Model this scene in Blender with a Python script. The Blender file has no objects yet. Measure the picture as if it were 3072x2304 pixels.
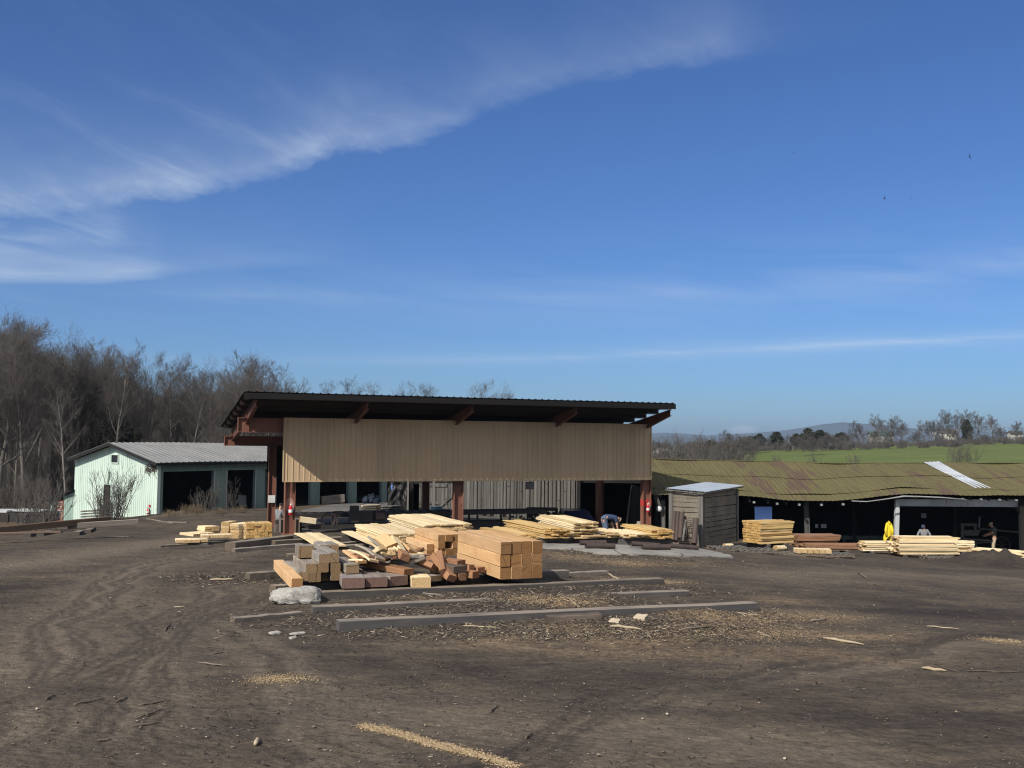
import bpy, bmesh, math, random
import numpy as np
from mathutils import Vector, Matrix

rnd = random.Random(11)
SC = bpy.context.scene
COL = SC.collection
R = math.radians
V = Vector

# ------------------------------------------------------------------ camera
F = 3000.0            # focal length in photo pixels (3072 wide)
CZ = 3.5
PITCH, ROLL = math.atan(169 / F), R(0.62)
FW = V((0, math.cos(PITCH), math.sin(PITCH)))
UP0 = V((0, -math.sin(PITCH), math.cos(PITCH)))
RT = V((1, 0, 0)) * math.cos(ROLL) + UP0 * math.sin(ROLL)
UPV = UP0 * math.cos(ROLL) - V((1, 0, 0)) * math.sin(ROLL)
CAM = V((0, 0, CZ))


def ray(px, py):
    return FW + RT * ((px - 1536) / F) + UPV * ((1152 - py) / F)


def P(px, py, d):
    r = ray(px, py)
    return CAM + r * (d / r.y)


cam = bpy.data.cameras.new('camera')
cam.sensor_width = 36
cam.lens = 36 * F / 3072
cam.clip_start = 0.1
cam.clip_end = 30000
co = bpy.data.objects.new('camera', cam)
m = Matrix.Identity(4)
for i in range(3):
    m[i][0], m[i][1], m[i][2], m[i][3] = RT[i], UPV[i], -FW[i], CAM[i]
co.matrix_world = m
COL.objects.link(co)
SC.camera = co

# ------------------------------------------------------------------ noise
def _hash(ix, iy, seed):
    h = (ix.astype(np.int64) * 374761393 + iy.astype(np.int64) * 668265263 + seed * 69069) & 0xffffffff
    h = ((h ^ (h >> 13)) * 1274126177) & 0xffffffff
    h = h ^ (h >> 16)
    return (h & 0xffff) / 65535.0


def vnoise(x, y, seed=0):
    x = np.asarray(x, float); y = np.asarray(y, float)
    ix, iy = np.floor(x), np.floor(y)
    fx, fy = x - ix, y - iy
    fx = fx * fx * (3 - 2 * fx); fy = fy * fy * (3 - 2 * fy)
    a = _hash(ix, iy, seed); b = _hash(ix + 1, iy, seed)
    c = _hash(ix, iy + 1, seed); d = _hash(ix + 1, iy + 1, seed)
    return (a + (b - a) * fx) * (1 - fy) + (c + (d - c) * fx) * fy


def fbm(x, y, seed=0, octs=4):
    s = 0; a = 1; t = 0
    for i in range(octs):
        s = s + a * vnoise(x * 2 ** i + 13.7 * i, y * 2 ** i - 7.1 * i, seed + i)
        t += a; a *= 0.5
    return s / t


def smooth(a, b, x):
    t = np.clip((x - a) / (b - a), 0, 1)
    return t * t * (3 - 2 * t)


# ------------------------------------------------------------------ ground height
CP = [(-300, 2304, 10.4), (0, 2304, 10.4), (800, 2304, 10.4), (1536, 2304, 10.5), (2300, 2304, 10.7), (3072, 2304, 11.0), (3400, 2304, 11.2),
      (0, 1950, 16.0), (700, 1950, 16.3), (1500, 1950, 16.6), (2300, 1950, 17.3), (3000, 1950, 18.0),
      (0, 1760, 23.5), (600, 1760, 23.7), (1200, 1760, 24.0), (1640, 1750, 24.8), (2100, 1760, 25.3), (2500, 1760, 27.5), (3000, 1770, 29.0),
      (0, 1625, 40.0), (400, 1625, 38.0), (690, 1622, 37.5), (878, 1612, 43.0), (1200, 1645, 33.5), (1500, 1640, 34.5), (1850, 1640, 35.5),
      (2160, 1648, 39.5), (2480, 1668, 42.5), (2760, 1678, 46.5), (3060, 1700, 45.5), (3060, 1668, 54.0), (2700, 1655, 53.0), (2300, 1630, 50.0),
      (1900, 1603, 51.0), (1500, 1573, 54.0), (1200, 1558, 54.0), (820, 1586, 49.0),
      (482, 1548, 58.0), (234, 1563, 64.4), (120, 1575, 66.0), (0, 1580, 62), (600, 1535, 60.5), (800, 1522, 66), (1065, 1509, 72.0), (1500, 1552, 60.0)]
_W = np.array([[*P(*c)] for c in CP])
_W = np.vstack([_W, [[-70, 60, -3], [-60, 100, -2.2], [-20, 100, -2.0], [20, 100, -5.0], [70, 100, -6.0], [70, 60, -4.5], [60, 25, -1.5],
                     [-60, 20, 0.0], [0, 0, 0.15], [-30, -30, 0.3], [30, -30, 0.2], [0, 80, -2.0], [30, 72, -4.2]]])
_XY, _Z = _W[:, :2], _W[:, 2]


def _U(r2):
    return np.where(r2 > 0, r2 * np.log(np.maximum(r2, 1e-12)), 0)


_n = len(_XY)
_A = np.zeros((_n + 3, _n + 3))
_d = ((_XY[:, None] - _XY[None]) ** 2).sum(2)
_A[:_n, :_n] = _U(_d) + np.eye(_n) * 25.0
_A[:_n, _n] = 1; _A[:_n, _n + 1:] = _XY
_A[_n, :_n] = 1; _A[_n + 1:, :_n] = _XY.T
_S = np.linalg.solve(_A, np.concatenate([_Z, [0, 0, 0]]))


def z_near(x, y):
    x = np.asarray(x, float); y = np.asarray(y, float)
    sh = x.shape
    x = x.ravel(); y = y.ravel()
    out = np.empty(len(x))
    for s in range(0, len(x), 40000):
        q = np.stack([x[s:s + 40000], y[s:s + 40000]], 1)
        d2 = ((q[:, None] - _XY[None]) ** 2).sum(2)
        out[s:s + 40000] = _U(d2) @ _S[:_n] + _S[_n] + q @ _S[_n + 1:]
    return out.reshape(sh)


def z_far(x, y):
    r = np.hypot(x, y)
    right = smooth(10, 50, x)
    fieldz = -2.4 + (x - 100) * 0.040 - 2.6 * smooth(360, 180, y) - 5.0 * smooth(190, 90, y)
    fieldz = np.clip(fieldz, -9, 9)
    low = -4.5 - 9 * smooth(150, 700, r) - 40 * smooth(700, 4000, r)
    back = smooth(430, 900, y)
    rf = fieldz * (1 - back) + (-9 - 40 * smooth(700, 4000, r)) * back
    lf = low
    return CZ + rf * right + lf * (1 - right)


MOUNDS = [(2985, 1694, 44.3, 2.6, 0.75), (620, 1545, 57.0, 5.0, .35), (1790, 1790, 22.4, 1.6, 0.12), (1510, 1800, 22.3, 1.3, 0.10), (2010, 1880, 19.2, 1.6, 0.10), (700, 1720, 25.5, 1.0, 0.10),
          (1500, 1830, 20.8, 1.5, .10), (1760, 1885, 19.2, 1.1, .09), (1330, 1860, 19.6, 1.0, .07), (2060, 1830, 20.9, 1.1, .10), (1900, 1668, 33.0, 1.2, 0.10), (1650, 1660, 31.5, 1.0, 0.12)]
_MP = [(P(a, b, d), s, h) for a, b, d, s, h in MOUNDS]


def gz(x, y):
    x = np.asarray(x, float); y = np.asarray(y, float)
    r = np.hypot(x, y)
    t = smooth(68, 110, r)
    z = np.where(t < 1, z_near(np.clip(x, -90, 90), np.clip(y, -60, 110)), 0) * (1 - t) + z_far(x, y) * t
    yard = smooth(75, 55, r)
    z = z + yard * (0.10 * (fbm(x * .35, y * .35, 3) - .5) + 0.05 * (fbm(x * 1.3, y * 1.3, 5) - .5))
    for p, s, h in _MP:
        q = ((x - p.x) / s) ** 2 + ((y - p.y) / (s * .8)) ** 2
        z = z + h * np.exp(-q * 2) * (0.7 + 0.6 * fbm(x * 3, y * 3, 9))
    return z


def g(x, y):
    return float(gz(np.array([x]), np.array([y]))[0])


def G(px, py):
    """the ground point seen at a photo pixel"""
    r = ray(px, py); r = r / r.y
    ys = np.concatenate([np.arange(6, 30, .05), np.arange(30, 90, .1)])
    zs = CAM.z + r.z * ys
    gs = gz(r.x * ys, ys)
    k = np.argmax(zs <= gs)
    if zs[k] > gs[k]:
        k = len(ys) - 1
    return V((r.x * ys[k], ys[k], gs[k]))


# ------------------------------------------------------------------ object helpers
def tag(o, label=None, cat=None, group=None, kind=None):
    if label: o['label'] = label
    if cat: o['category'] = cat
    if group: o['group'] = group
    if kind: o['kind'] = kind
    return o


def empty(name, loc=(0, 0, 0), rz=0, label=None, cat=None, group=None):
    o = bpy.data.objects.new(name, None)
    o.empty_display_size = .3
    o.location = loc; o.rotation_euler = (0, 0, rz)
    COL.objects.link(o)
    return tag(o, label, cat, group)


def link(name, me, parent=None, loc=None):
    o = bpy.data.objects.new(name, me)
    if parent: o.parent = parent
    if loc is not None: o.location = loc
    COL.objects.link(o)
    return o


def children(o):
    return [c for c in o.children]


def copy_tree(o, parent=None):
    c = o.copy(); COL.objects.link(c)
    if parent: c.parent = parent
    for ch in children(o):
        copy_tree(ch, c)
    return c


def wloc(o):
    l = V(o.location)
    return l + (wloc(o.parent) if o.parent else V())


class MB:
    def __init__(s):
        s.v = []; s.f = []; s.mi = []

    def add(s, vs, fs, mi=0):
        b = len(s.v)
        s.v += [tuple(v) for v in vs]
        s.f += [tuple(b + i for i in f) for f in fs]
        s.mi += [mi] * len(fs)
        return s

    def hexa(s, p, mi=0):      # 8 points: bottom ring of 4, top ring of 4
        return s.add(p, [(3, 2, 1, 0), (4, 5, 6, 7), (0, 1, 5, 4), (1, 2, 6, 5), (2, 3, 7, 6), (3, 0, 4, 7)], mi)

    def box(s, c, size, rot=None, mi=0):
        x, y, z = size[0] / 2, size[1] / 2, size[2] / 2
        q = [V(t) for t in ((-x, -y, -z), (x, -y, -z), (x, y, -z), (-x, y, -z), (-x, -y, z), (x, -y, z), (x, y, z), (-x, y, z))]
        if rot is not None: q = [rot @ t for t in q]
        return s.hexa([t + V(c) for t in q], mi)

    def bar(s, a, b, w, h, up=V((0, 0, 1)), mi=0):
        """square bar from a to b, centred"""
        a, b = V(a), V(b)
        d = (b - a).normalized()
        sx = d.cross(up)
        if sx.length < 1e-4: sx = d.cross(V((1, 0, 0)))
        sx.normalize(); u = sx.cross(d)
        sx *= w / 2; u *= h / 2
        return s.hexa([a - sx - u, a + sx - u, b + sx - u, b - sx - u, a - sx + u, a + sx + u, b + sx + u, b - sx + u], mi)

    def tube(s, pts, rad, n=8, cap=True, mi=0):
        pts = [V(p) for p in pts]
        if not hasattr(rad, '__len__'): rad = [rad] * len(pts)
        vs, fs = [], []
        for i, p in enumerate(pts):
            d = (pts[min(i + 1, len(pts) - 1)] - pts[max(i - 1, 0)]).normalized()
            a = d.cross(V((0, 0, 1))) if abs(d.z) < .95 else d.cross(V((1, 0, 0)))
            a.normalize(); b = d.cross(a)
            for k in range(n):
                t = 2 * math.pi * k / n
                vs.append(p + (a * math.cos(t) + b * math.sin(t)) * rad[i])
        for i in range(len(pts) - 1):
            for k in range(n):
                fs.append((i * n + k, i * n + (k + 1) % n, (i + 1) * n + (k + 1) % n, (i + 1) * n + k))
        if cap:
            fs.append(tuple(range(n - 1, -1, -1)))
            fs.append(tuple((len(pts) - 1) * n + k for k in range(n)))
        return s.add(vs, fs, mi)

    def pipe(s, a, b, r, t, n=16, mi=0):
        """hollow pipe"""
        a, b = V(a), V(b)
        d = (b - a).normalized()
        u = d.cross(V((0, 0, 1))) if abs(d.z) < .95 else d.cross(V((1, 0, 0)))
        u.normalize(); w = d.cross(u)
        vs, fs = [], []
        for p, q in ((a, r), (b, r), (b, r - t), (a, r - t)):
            for k in range(n):
                th = 2 * math.pi * k / n
                vs.append(p + (u * math.cos(th) + w * math.sin(th)) * q)
        for j in range(4):
            for k in range(n):
                fs.append((j * n + k, j * n + (k + 1) % n, ((j + 1) % 4) * n + (k + 1) % n, ((j + 1) % 4) * n + k))
        return s.add(vs, fs, mi)

    def ribbed(s, o, ex, ey, n, h, prof=((0, 0), (.62, 0), (.7, 1), (.9, 1)), m=1, fn=None, mi=0):
        """ribbed metal sheet: ribs run along ey, n of them side by side along ex"""
        o, ex, ey = V(o), V(ex), V(ey)
        nn = ex.cross(ey).normalized()
        us = [((i + u) / n, k) for i in range(n) for u, k in prof] + [(1.0, prof[0][1])]
        vs = []
        for j in range(m + 1):
            t = j / m
            for u, k in us:
                p = o + ex * u + ey * t + nn * (k * h)
                if fn: p = fn(p, u, t)
                vs.append(p)
        w = len(us)
        fs = [(j * w + i, j * w + i + 1, (j + 1) * w + i + 1, (j + 1) * w + i) for j in range(m) for i in range(w - 1)]
        return s.add(vs, fs, mi)

    def ibeam(s, a, b, w, h, t=.025, up=V((0, 0, 1)), mi=0):
        """I section, flanges top and bottom (along up)"""
        a, b = V(a), V(b)
        d = (b - a).normalized(); sx = d.cross(up).normalized(); u = sx.cross(d)
        for k in (1, -1):
            s.bar(a + u * k * (h / 2 - t / 2), b + u * k * (h / 2 - t / 2), w, t, u, mi)
        s.bar(a, b, t * .8, h - 2 * t - .001, u, mi)
        return s

    def build(s, name, mats, parent=None, smooth_=False, loc=None):
        me = bpy.data.meshes.new(name)
        off = wloc(parent) if parent else (V(loc) if loc is not None else V())
        me.from_pydata([(x - off.x, y - off.y, z - off.z) for x, y, z in s.v], [], s.f)
        if not isinstance(mats, (list, tuple)): mats = [mats]
        for mt in mats: me.materials.append(mt)
        if len(mats) > 1:
            me.polygons.foreach_set('material_index', s.mi)
        if smooth_:
            me.polygons.foreach_set('use_smooth', [True] * len(me.polygons))
        me.update()
        return link(name, me, parent, None if parent else (off if loc is not None else None))


def lbuild(mb, name, mat, parent, sm=False):
    """mesh given in the parent's own coordinates"""
    me = bpy.data.meshes.new(name); me.from_pydata([tuple(v) for v in mb.v], [], mb.f)
    mats = mat if isinstance(mat, (list, tuple)) else [mat]
    for q in mats: me.materials.append(M[q] if isinstance(q, str) else q)
    if sm: me.polygons.foreach_set('use_smooth', [True] * len(me.polygons))
    me.update()
    return link(name, me, parent)



ORD = ['first', 'second', 'third', 'fourth', 'fifth', 'sixth', 'seventh', 'eighth', 'ninth', 'tenth', 'eleventh', 'twelfth', 'thirteenth',
       'fourteenth', 'fifteenth', 'sixteenth', 'seventeenth', 'eighteenth', 'nineteenth', 'twentieth']
ORD += ['twenty ' + o for o in ORD[:9]] + ['thirtieth'] + ['thirty ' + o for o in ORD[:9]] + ['fortieth'] + ['forty ' + o for o in ORD[:9]] + ['fiftieth'] + ['fifty ' + o for o in ORD[:9]] + ['sixtieth'] + ['sixty ' + o for o in ORD[:9]] + ['seventieth'] + ['seventy ' + o for o in ORD[:9]]

# ------------------------------------------------------------------ materials
class NT:
    def __init__(s, tree):
        s.t = tree

    def n(s, typ, ins=None, **props):
        nd = s.t.nodes.new(typ)
        for k, v in props.items(): setattr(nd, k, v)
        for k, v in (ins or {}).items():
            s.set(nd.inputs[k], v)
        return nd

    def set(s, sock, v):
        if isinstance(v, bpy.types.NodeSocket): s.t.links.new(v, sock)
        elif isinstance(v, bpy.types.Node): s.t.links.new(v.outputs[0], sock)
        elif isinstance(v, (tuple, list)) and len(v) == 3 and sock.type == 'RGBA': sock.default_value = (*v, 1)
        else: sock.default_value = v

    def math(s, op, a, b=0.0, c=None, clamp=False):
        ins = {0: a, 1: b}
        if c is not None: ins[2] = c
        return s.n('ShaderNodeMath', ins, operation=op, use_clamp=clamp).outputs[0]

    def vmul(s, v, k):
        return s.n('ShaderNodeVectorMath', {0: v, 1: k}, operation='MULTIPLY').outputs[0]

    def vadd(s, v, k):
        return s.n('ShaderNodeVectorMath', {0: v, 1: k}, operation='ADD').outputs[0]

    def noise(s, vec, scale, detail=4, rough=.55, dist=0.0):
        return s.n('ShaderNodeTexNoise', {'Vector': vec, 'Scale': scale, 'Detail': detail, 'Roughness': rough, 'Distortion': dist}).outputs[0]

    def mix(s, f, a, b, mode='MIX'):
        nd = s.n('ShaderNodeMix', data_type='RGBA', blend_type=mode)
        s.set(nd.inputs[0], f); s.set(nd.inputs[6], a); s.set(nd.inputs[7], b)
        return nd.outputs[2]

    def rng(s, v, a, b, c=0.0, d=1.0):
        return s.n('ShaderNodeMapRange', {0: v, 1: a, 2: b, 3: c, 4: d}).outputs[0]

    def ramp(s, f, stops):
        nd = s.n('ShaderNodeValToRGB', {0: f})
        e = nd.color_ramp.elements
        while len(e) < len(stops): e.new(.5)
        for i, (p, c) in enumerate(stops):
            e[i].position = p; e[i].color = (*c, 1)
        return nd.outputs[0]

    def bump(s, h, strength=.4, dist=.02):
        return s.n('ShaderNodeBump', {'Strength': strength, 'Distance': dist, 'Height': h}).outputs[0]


def material(name):
    mt = bpy.data.materials.new(name); mt.use_nodes = True
    mt.node_tree.nodes.clear()
    t = NT(mt.node_tree)
    t.mat = mt
    return t


def finish(t, col, rough=.8, metal=0.0, normal=None, spec=.3, extra=None):
    ins = {'Base Color': col, 'Roughness': rough, 'Metallic': metal, 'Specular IOR Level': spec}
    if normal is not None: ins['Normal'] = normal
    if extra: ins.update(extra)
    b = t.n('ShaderNodeBsdfPrincipled', ins)
    o = t.n('ShaderNodeOutputMaterial', {0: b.outputs[0]})
    return t.mat


def dirty(name, col, col2=None, scale=1.5, rough=.7, metal=0.0, bump=.15, spec=.3, streak=False, amt=1.0, speck=None):
    """painted or plain surface with worn patches; streak stretches them downward"""
    t = material(name)
    tc = t.n('ShaderNodeTexCoord').outputs['Object']
    v = t.vmul(tc, (1, 1, .18)) if streak else tc
    n1 = t.noise(v, scale, 6, .62)
    n2 = t.noise(tc, scale * 14, 3, .6)
    col2 = col2 or tuple(c * .6 for c in col)
    f = t.rng(t.math('ADD', t.math('MULTIPLY', n1, .75), t.math('MULTIPLY', n2, .25)), .38, .66, 0, amt)
    c = t.mix(f, col, col2)
    if speck:
        c = t.mix(t.rng(t.noise(v, scale * 3, 5, .7), .60, .68), c, speck)
    return finish(t, c, rough, metal, t.bump(n2, bump), spec)


def wood(name, c1, c2, c3=None, grain=16, rough=.75, end=None, streaks=.35, var=.22, bump=.3, patch=None, top=None):
    """sawn wood, grain along local Y, rings on the end faces"""
    t = material(name)
    tc = t.n('ShaderNodeTexCoord')
    oi = t.n('ShaderNodeObjectInfo')
    rv = oi.outputs['Random']
    off = t.n('ShaderNodeCombineXYZ', {0: t.math('MULTIPLY', rv, 37.0), 1: t.math('MULTIPLY', rv, 91.0), 2: t.math('MULTIPLY', rv, 53.0)}).outputs[0]
    ob = t.vadd(tc.outputs['Object'], off)
    gv = t.vmul(ob, (grain, .7, grain))
    n1 = t.noise(gv, 1.0, 5, .6, .4)
    n2 = t.noise(t.vmul(ob, (3, .9, 3)), 1.0, 4, .6)
    f = t.rng(n1, .32, .7)
    c = t.mix(f, c1, c2)
    c = t.mix(t.math('MULTIPLY', t.rng(n2, .5, .72), streaks), c, c3 or tuple(x * .5 for x in c2))
    if patch:
        c = t.mix(t.rng(t.noise(ob, 1.6, 5, .65), .55, .62), c, patch)
    # end grain
    nrm = t.n('ShaderNodeSeparateXYZ', {0: tc.outputs['Normal']})
    if top:
        c = t.mix(t.math('MULTIPLY', t.rng(nrm.outputs[2], .5, .9), t.rng(n2, .3, .55, .35, 1.0)), c, top)
    isend = t.rng(t.math('ABSOLUTE', nrm.outputs[1]), .8, .95)
    sp = t.n('ShaderNodeSeparateXYZ', {0: t.vadd(tc.outputs['Object'], t.n('ShaderNodeCombineXYZ', {0: t.math('MULTIPLY', t.math('SUBTRACT', rv, .5), .4), 2: t.math('MULTIPLY', rv, -.3)}).outputs[0])})
    rad = t.math('SQRT', t.math('ADD', t.math('MULTIPLY', sp.outputs[0], sp.outputs[0]), t.math('MULTIPLY', sp.outputs[2], sp.outputs[2])))
    rings = t.math('ADD', t.math('MULTIPLY', t.math('SINE', t.math('ADD', t.math('MULTIPLY', rad, 105.0), t.math('MULTIPLY', n2, 9.0))), .5), .5)
    e = end or tuple(x * .75 for x in c1)
    ec = t.mix(t.math('MULTIPLY', rings, .6), e, tuple(x * .58 for x in e))
    th_ = t.math('MULTIPLY', rv, 61.0)
    ln_ = t.math('ABSOLUTE', t.math('ADD', t.math('MULTIPLY', sp.outputs[0], t.math('COSINE', th_)), t.math('MULTIPLY', sp.outputs[2], t.math('SINE', th_))))
    crack = t.math('MULTIPLY', t.rng(ln_, .010, .004), t.math('GREATER_THAN', t.math('FRACT', t.math('MULTIPLY', rv, 23.7)), .45))
    ec = t.mix(t.math('MULTIPLY', t.rng(t.noise(ob, 9, 4, .6), .5, .7), .5), ec, tuple(x * .55 for x in e))
    ec = t.mix(t.math('MULTIPLY', crack, .8), ec, tuple(x * .2 for x in e))
    c = t.mix(isend, c, ec)
    c = t.mix(t.math('MULTIPLY', t.math('FRACT', t.math('MULTIPLY', rv, 7.1)), .55), c, t.mix(1.0, c, (1.12, 1.22, 1.5), 'MULTIPLY'))
    bright = t.math('ADD', 1 - var, t.math('MULTIPLY', t.math('FRACT', t.math('MULTIPLY', rv, 17.3)), 2 * var))
    c = t.mix(1.0, c, t.n('ShaderNodeCombineColor', {0: bright, 1: t.math('POWER', bright, 1.08), 2: t.math('POWER', bright, 1.25)}).outputs[0], 'MULTIPLY')
    return finish(t, c, rough, 0, t.bump(n1, bump, .01), .2)


M = {}
M['board'] = wood('pale_board', (.72, .58, .35), (.62, .47, .26), (.36, .25, .12), streaks=.45, end=(.46, .31, .15), var=.17)
M['board_gold'] = wood('golden_board', (.56, .39, .17), (.47, .31, .12), (.30, .18, .07), streaks=.45, end=(.48, .29, .10), var=.18)
M['timber'] = wood('fresh_timber', (.57, .36, .18), (.48, .29, .13), (.33, .18, .08), grain=10, streaks=.4, end=(.245, .125, .048), var=.15, patch=(.46, .27, .125))
M['timber_old'] = wood('greyed_timber', (.30, .26, .20), (.21, .18, .145), (.10, .085, .07), grain=12, streaks=.7, end=(.24, .155, .08), var=.22, patch=(.17, .14, .11))
M['timber_red'] = wood('red_timber', (.30, .16, .085), (.24, .12, .06), (.13, .06, .035), grain=10, streaks=.5, end=(.20, .10, .055), var=.2)
M['slab'] = wood('grey_slab', (.27, .23, .20), (.20, .16, .14), (.10, .075, .065), grain=8, streaks=.55, end=(.16, .095, .07), var=.08)
M['tie'] = wood('dark_tie', (.075, .068, .061), (.05, .046, .043), (.14, .115, .085), grain=9, streaks=.45, end=(.09, .08, .07), var=.1, top=(.23, .185, .135))
M['skid'] = wood('weathered_skid', (.15, .125, .10), (.10, .085, .068), (.05, .042, .035), grain=12, streaks=.5, end=(.14, .11, .08), var=.2, top=(.25, .205, .155))
M['redboard'] = wood('red_brown_board', (.30, .17, .10), (.22, .115, .065), (.12, .06, .04), grain=14, streaks=.5, end=(.24, .13, .07), var=.2)
M['greywall'] = wood('weathered_plank', (.17, .16, .15), (.10, .095, .09), (.035, .033, .03), grain=11, streaks=.7, end=(.1, .09, .08), var=.1)
M['shackwood'] = wood('shack_plank', (.23, .19, .145), (.155, .125, .095), (.08, .065, .05), grain=12, streaks=.6, end=(.14, .11, .08), var=.12)
M['bark'] = wood('bark', (.12, .09, .07), (.07, .055, .042), (.2, .16, .11), grain=14, streaks=.4, var=.2, bump=.8)
M['dark'] = dirty('dark_shaded_wood', (.018, .017, .016), (.008, .008, .008), 1.2, .9)  # deep shade of the bays put into a near-black colour; also dark boards
M['steel'] = dirty('red_oxide_steel', (.225, .098, .064), (.12, .052, .036), 1.1, .6, bump=.1, streak=True, speck=(.30, .15, .10))
M['tan'] = dirty('tan_siding', (.455, .33, .203), (.385, .275, .165), .5, .5, bump=.03, amt=.8, streak=True)
def tan_siding():
    t = material('tan_siding')
    tc = t.n('ShaderNodeTexCoord').outputs['Object']
    d = t.n('ShaderNodeVectorMath', {0: tc, 1: (.927, .375, 0)}, operation='DOT_PRODUCT').outputs['Value']
    sheet = t.n('ShaderNodeTexWhiteNoise', {'W': t.math('FLOOR', t.math('DIVIDE', d, 1.03))}, noise_dimensions='1D').outputs[0]
    st = t.noise(t.vmul(tc, (3.5, 3.5, .15)), 1.0, 5, .6)
    big = t.noise(tc, .5, 4, .6)
    c = t.mix(t.rng(big, .35, .65), (.455, .33, .203), (.415, .30, .183))
    c = t.mix(t.math('MULTIPLY', t.rng(st, .5, .7), .4), c, (.33, .235, .145))
    k = t.math('ADD', .93, t.math('MULTIPLY', sheet, .12))
    c = t.mix(1.0, c, t.n('ShaderNodeCombineColor', {0: k, 1: k, 2: k}).outputs[0], 'MULTIPLY')
    return finish(t, c, .5, 0, None, .3)


M['tan'] = tan_siding()
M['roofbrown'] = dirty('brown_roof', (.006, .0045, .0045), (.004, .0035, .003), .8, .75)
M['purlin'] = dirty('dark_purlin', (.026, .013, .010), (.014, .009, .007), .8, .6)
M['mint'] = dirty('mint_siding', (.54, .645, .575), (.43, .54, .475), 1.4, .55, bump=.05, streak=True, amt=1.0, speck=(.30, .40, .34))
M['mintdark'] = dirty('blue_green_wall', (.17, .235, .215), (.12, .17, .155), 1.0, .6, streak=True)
M['gutter'] = dirty('old_gutter', (.26, .265, .27), (.17, .17, .17), 3, .7)
M['chunk'] = wood('pale_chunk', (.42, .34, .24), (.34, .27, .18), (.25, .19, .12))
M['mintshade'] = dirty('tree_shaded_mint', (.30, .41, .36), (.2, .28, .24), 1.6, .6, streak=True)  # annex wall: shade of trees and bush put into a darker mint
M['galv'] = dirty('galvanised_roof', (.235, .235, .23), (.15, .15, .147), .9, .6, 0, bump=.08, amt=.8)
M['concrete'] = dirty('concrete', (.30, .285, .26), (.20, .19, .17), .9, .9, bump=.3)
M['stone'] = dirty('pale_stone', (.44, .425, .395), (.24, .225, .205), 4.0, .95, bump=1.0, speck=(.15, .14, .125))
M['black'] = dirty('black_steel', (.022, .021, .021), (.045, .036, .03), 2.0, .55, bump=.1)
M['rustpipe'] = dirty('rusty_pipe', (.075, .052, .046), (.045, .034, .032), 2.5, .7, bump=.25)
M['red'] = dirty('red_paint', (.50, .022, .03), (.40, .02, .025), 3, .35)
M['redband'] = dirty('red_band', (.48, .035, .035), (.3, .05, .04), 4, .6)
M['white'] = dirty('white_paint', (.70, .70, .70), (.55, .55, .54), 2, .6)
M['whitemetal'] = dirty('white_metal', (.50, .53, .55), (.36, .37, .37), 1.4, .5, streak=True, speck=(.30, .15, .08))
M['blue'] = dirty('blue_sheet', (.12, .25, .62), (.09, .19, .5), 2, .5)
M['barrel'] = dirty('blue_barrel', (.07, .16, .22), (.05, .11, .16), 2, .5)
M['yellow'] = dirty('yellow_cloth', (.72, .55, .03), (.55, .40, .02), 3, .8)
M['plastic'] = dirty('black_plastic', (.018, .018, .019), (.03, .03, .032), 4, .5, spec=.3)
M['glass'] = dirty('dark_glass', (.015, .017, .02), (.02, .02, .025), 3, .1, spec=.6)
M['carblue'] = dirty('dark_blue_paint', (.018, .025, .07), (.015, .02, .05), 2, .25, spec=.6)
M['rubber'] = dirty('rubber', (.02, .02, .02), (.03, .03, .03), 6, .85)
M['rustdoor'] = dirty('rusty_door', (.28, .11, .06), (.16, .07, .045), 5, .8, speck=(.35, .34, .31))
M['skin'] = dirty('skin', (.48, .27, .19), (.42, .22, .15), 6, .6)
M['navy'] = dirty('navy_cloth', (.035, .055, .11), (.025, .04, .08), 5, .9)
M['denim'] = dirty('denim', (.10, .14, .22), (.06, .09, .15), 6, .9)
M['greycloth'] = dirty('grey_cloth', (.20, .20, .21), (.15, .15, .16), 5, .9)
M['greengrey'] = dirty('green_grey_cloth', (.115, .11, .09), (.085, .08, .065), 5, .9)
M['khaki'] = dirty('khaki_cloth', (.42, .35, .24), (.33, .27, .18), 5, .9)
M['blackcloth'] = dirty('black_cloth', (.02, .02, .022), (.03, .03, .03), 5, .9)
M['hair'] = dirty('brown_hair', (.05, .032, .02), (.03, .02, .015), 9, .8)
M['birdblack'] = dirty('black_feather', (.012, .011, .01), (.02, .018, .016), 9, .8)
M['twig'] = dirty('twig_bark', (.112, .101, .093), (.072, .065, .060), 1.5, .9)
M['trunkbark'] = dirty('trunk_bark', (.162, .146, .131), (.08, .072, .065), 2.5, .95, bump=.6, streak=True)
M['palebark'] = dirty('pale_bark', (.215, .195, .178), (.12, .108, .098), 2.5, .95, bump=.5, streak=True)
M['evergreen'] = dirty('evergreen_foliage', (.030, .034, .018), (.018, .020, .012), 1.2, .9)
M['drygrass'] = dirty('dry_grass', (.20, .155, .10), (.12, .09, .06), 2, .9)
M['hillwood'] = dirty('hill_forest', (.045, .048, .035), (.03, .032, .026), .01, .95)
M['greenroof'] = dirty('green_metal_roof', (.055, .095, .085), (.045, .08, .07), 1, .5)
M['housewall'] = dirty('house_wall', (.46, .45, .42), (.38, .37, .35), 1, .7)
M['houseroof'] = dirty('house_roof', (.09, .08, .075), (.06, .055, .05), 1, .8)


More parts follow.
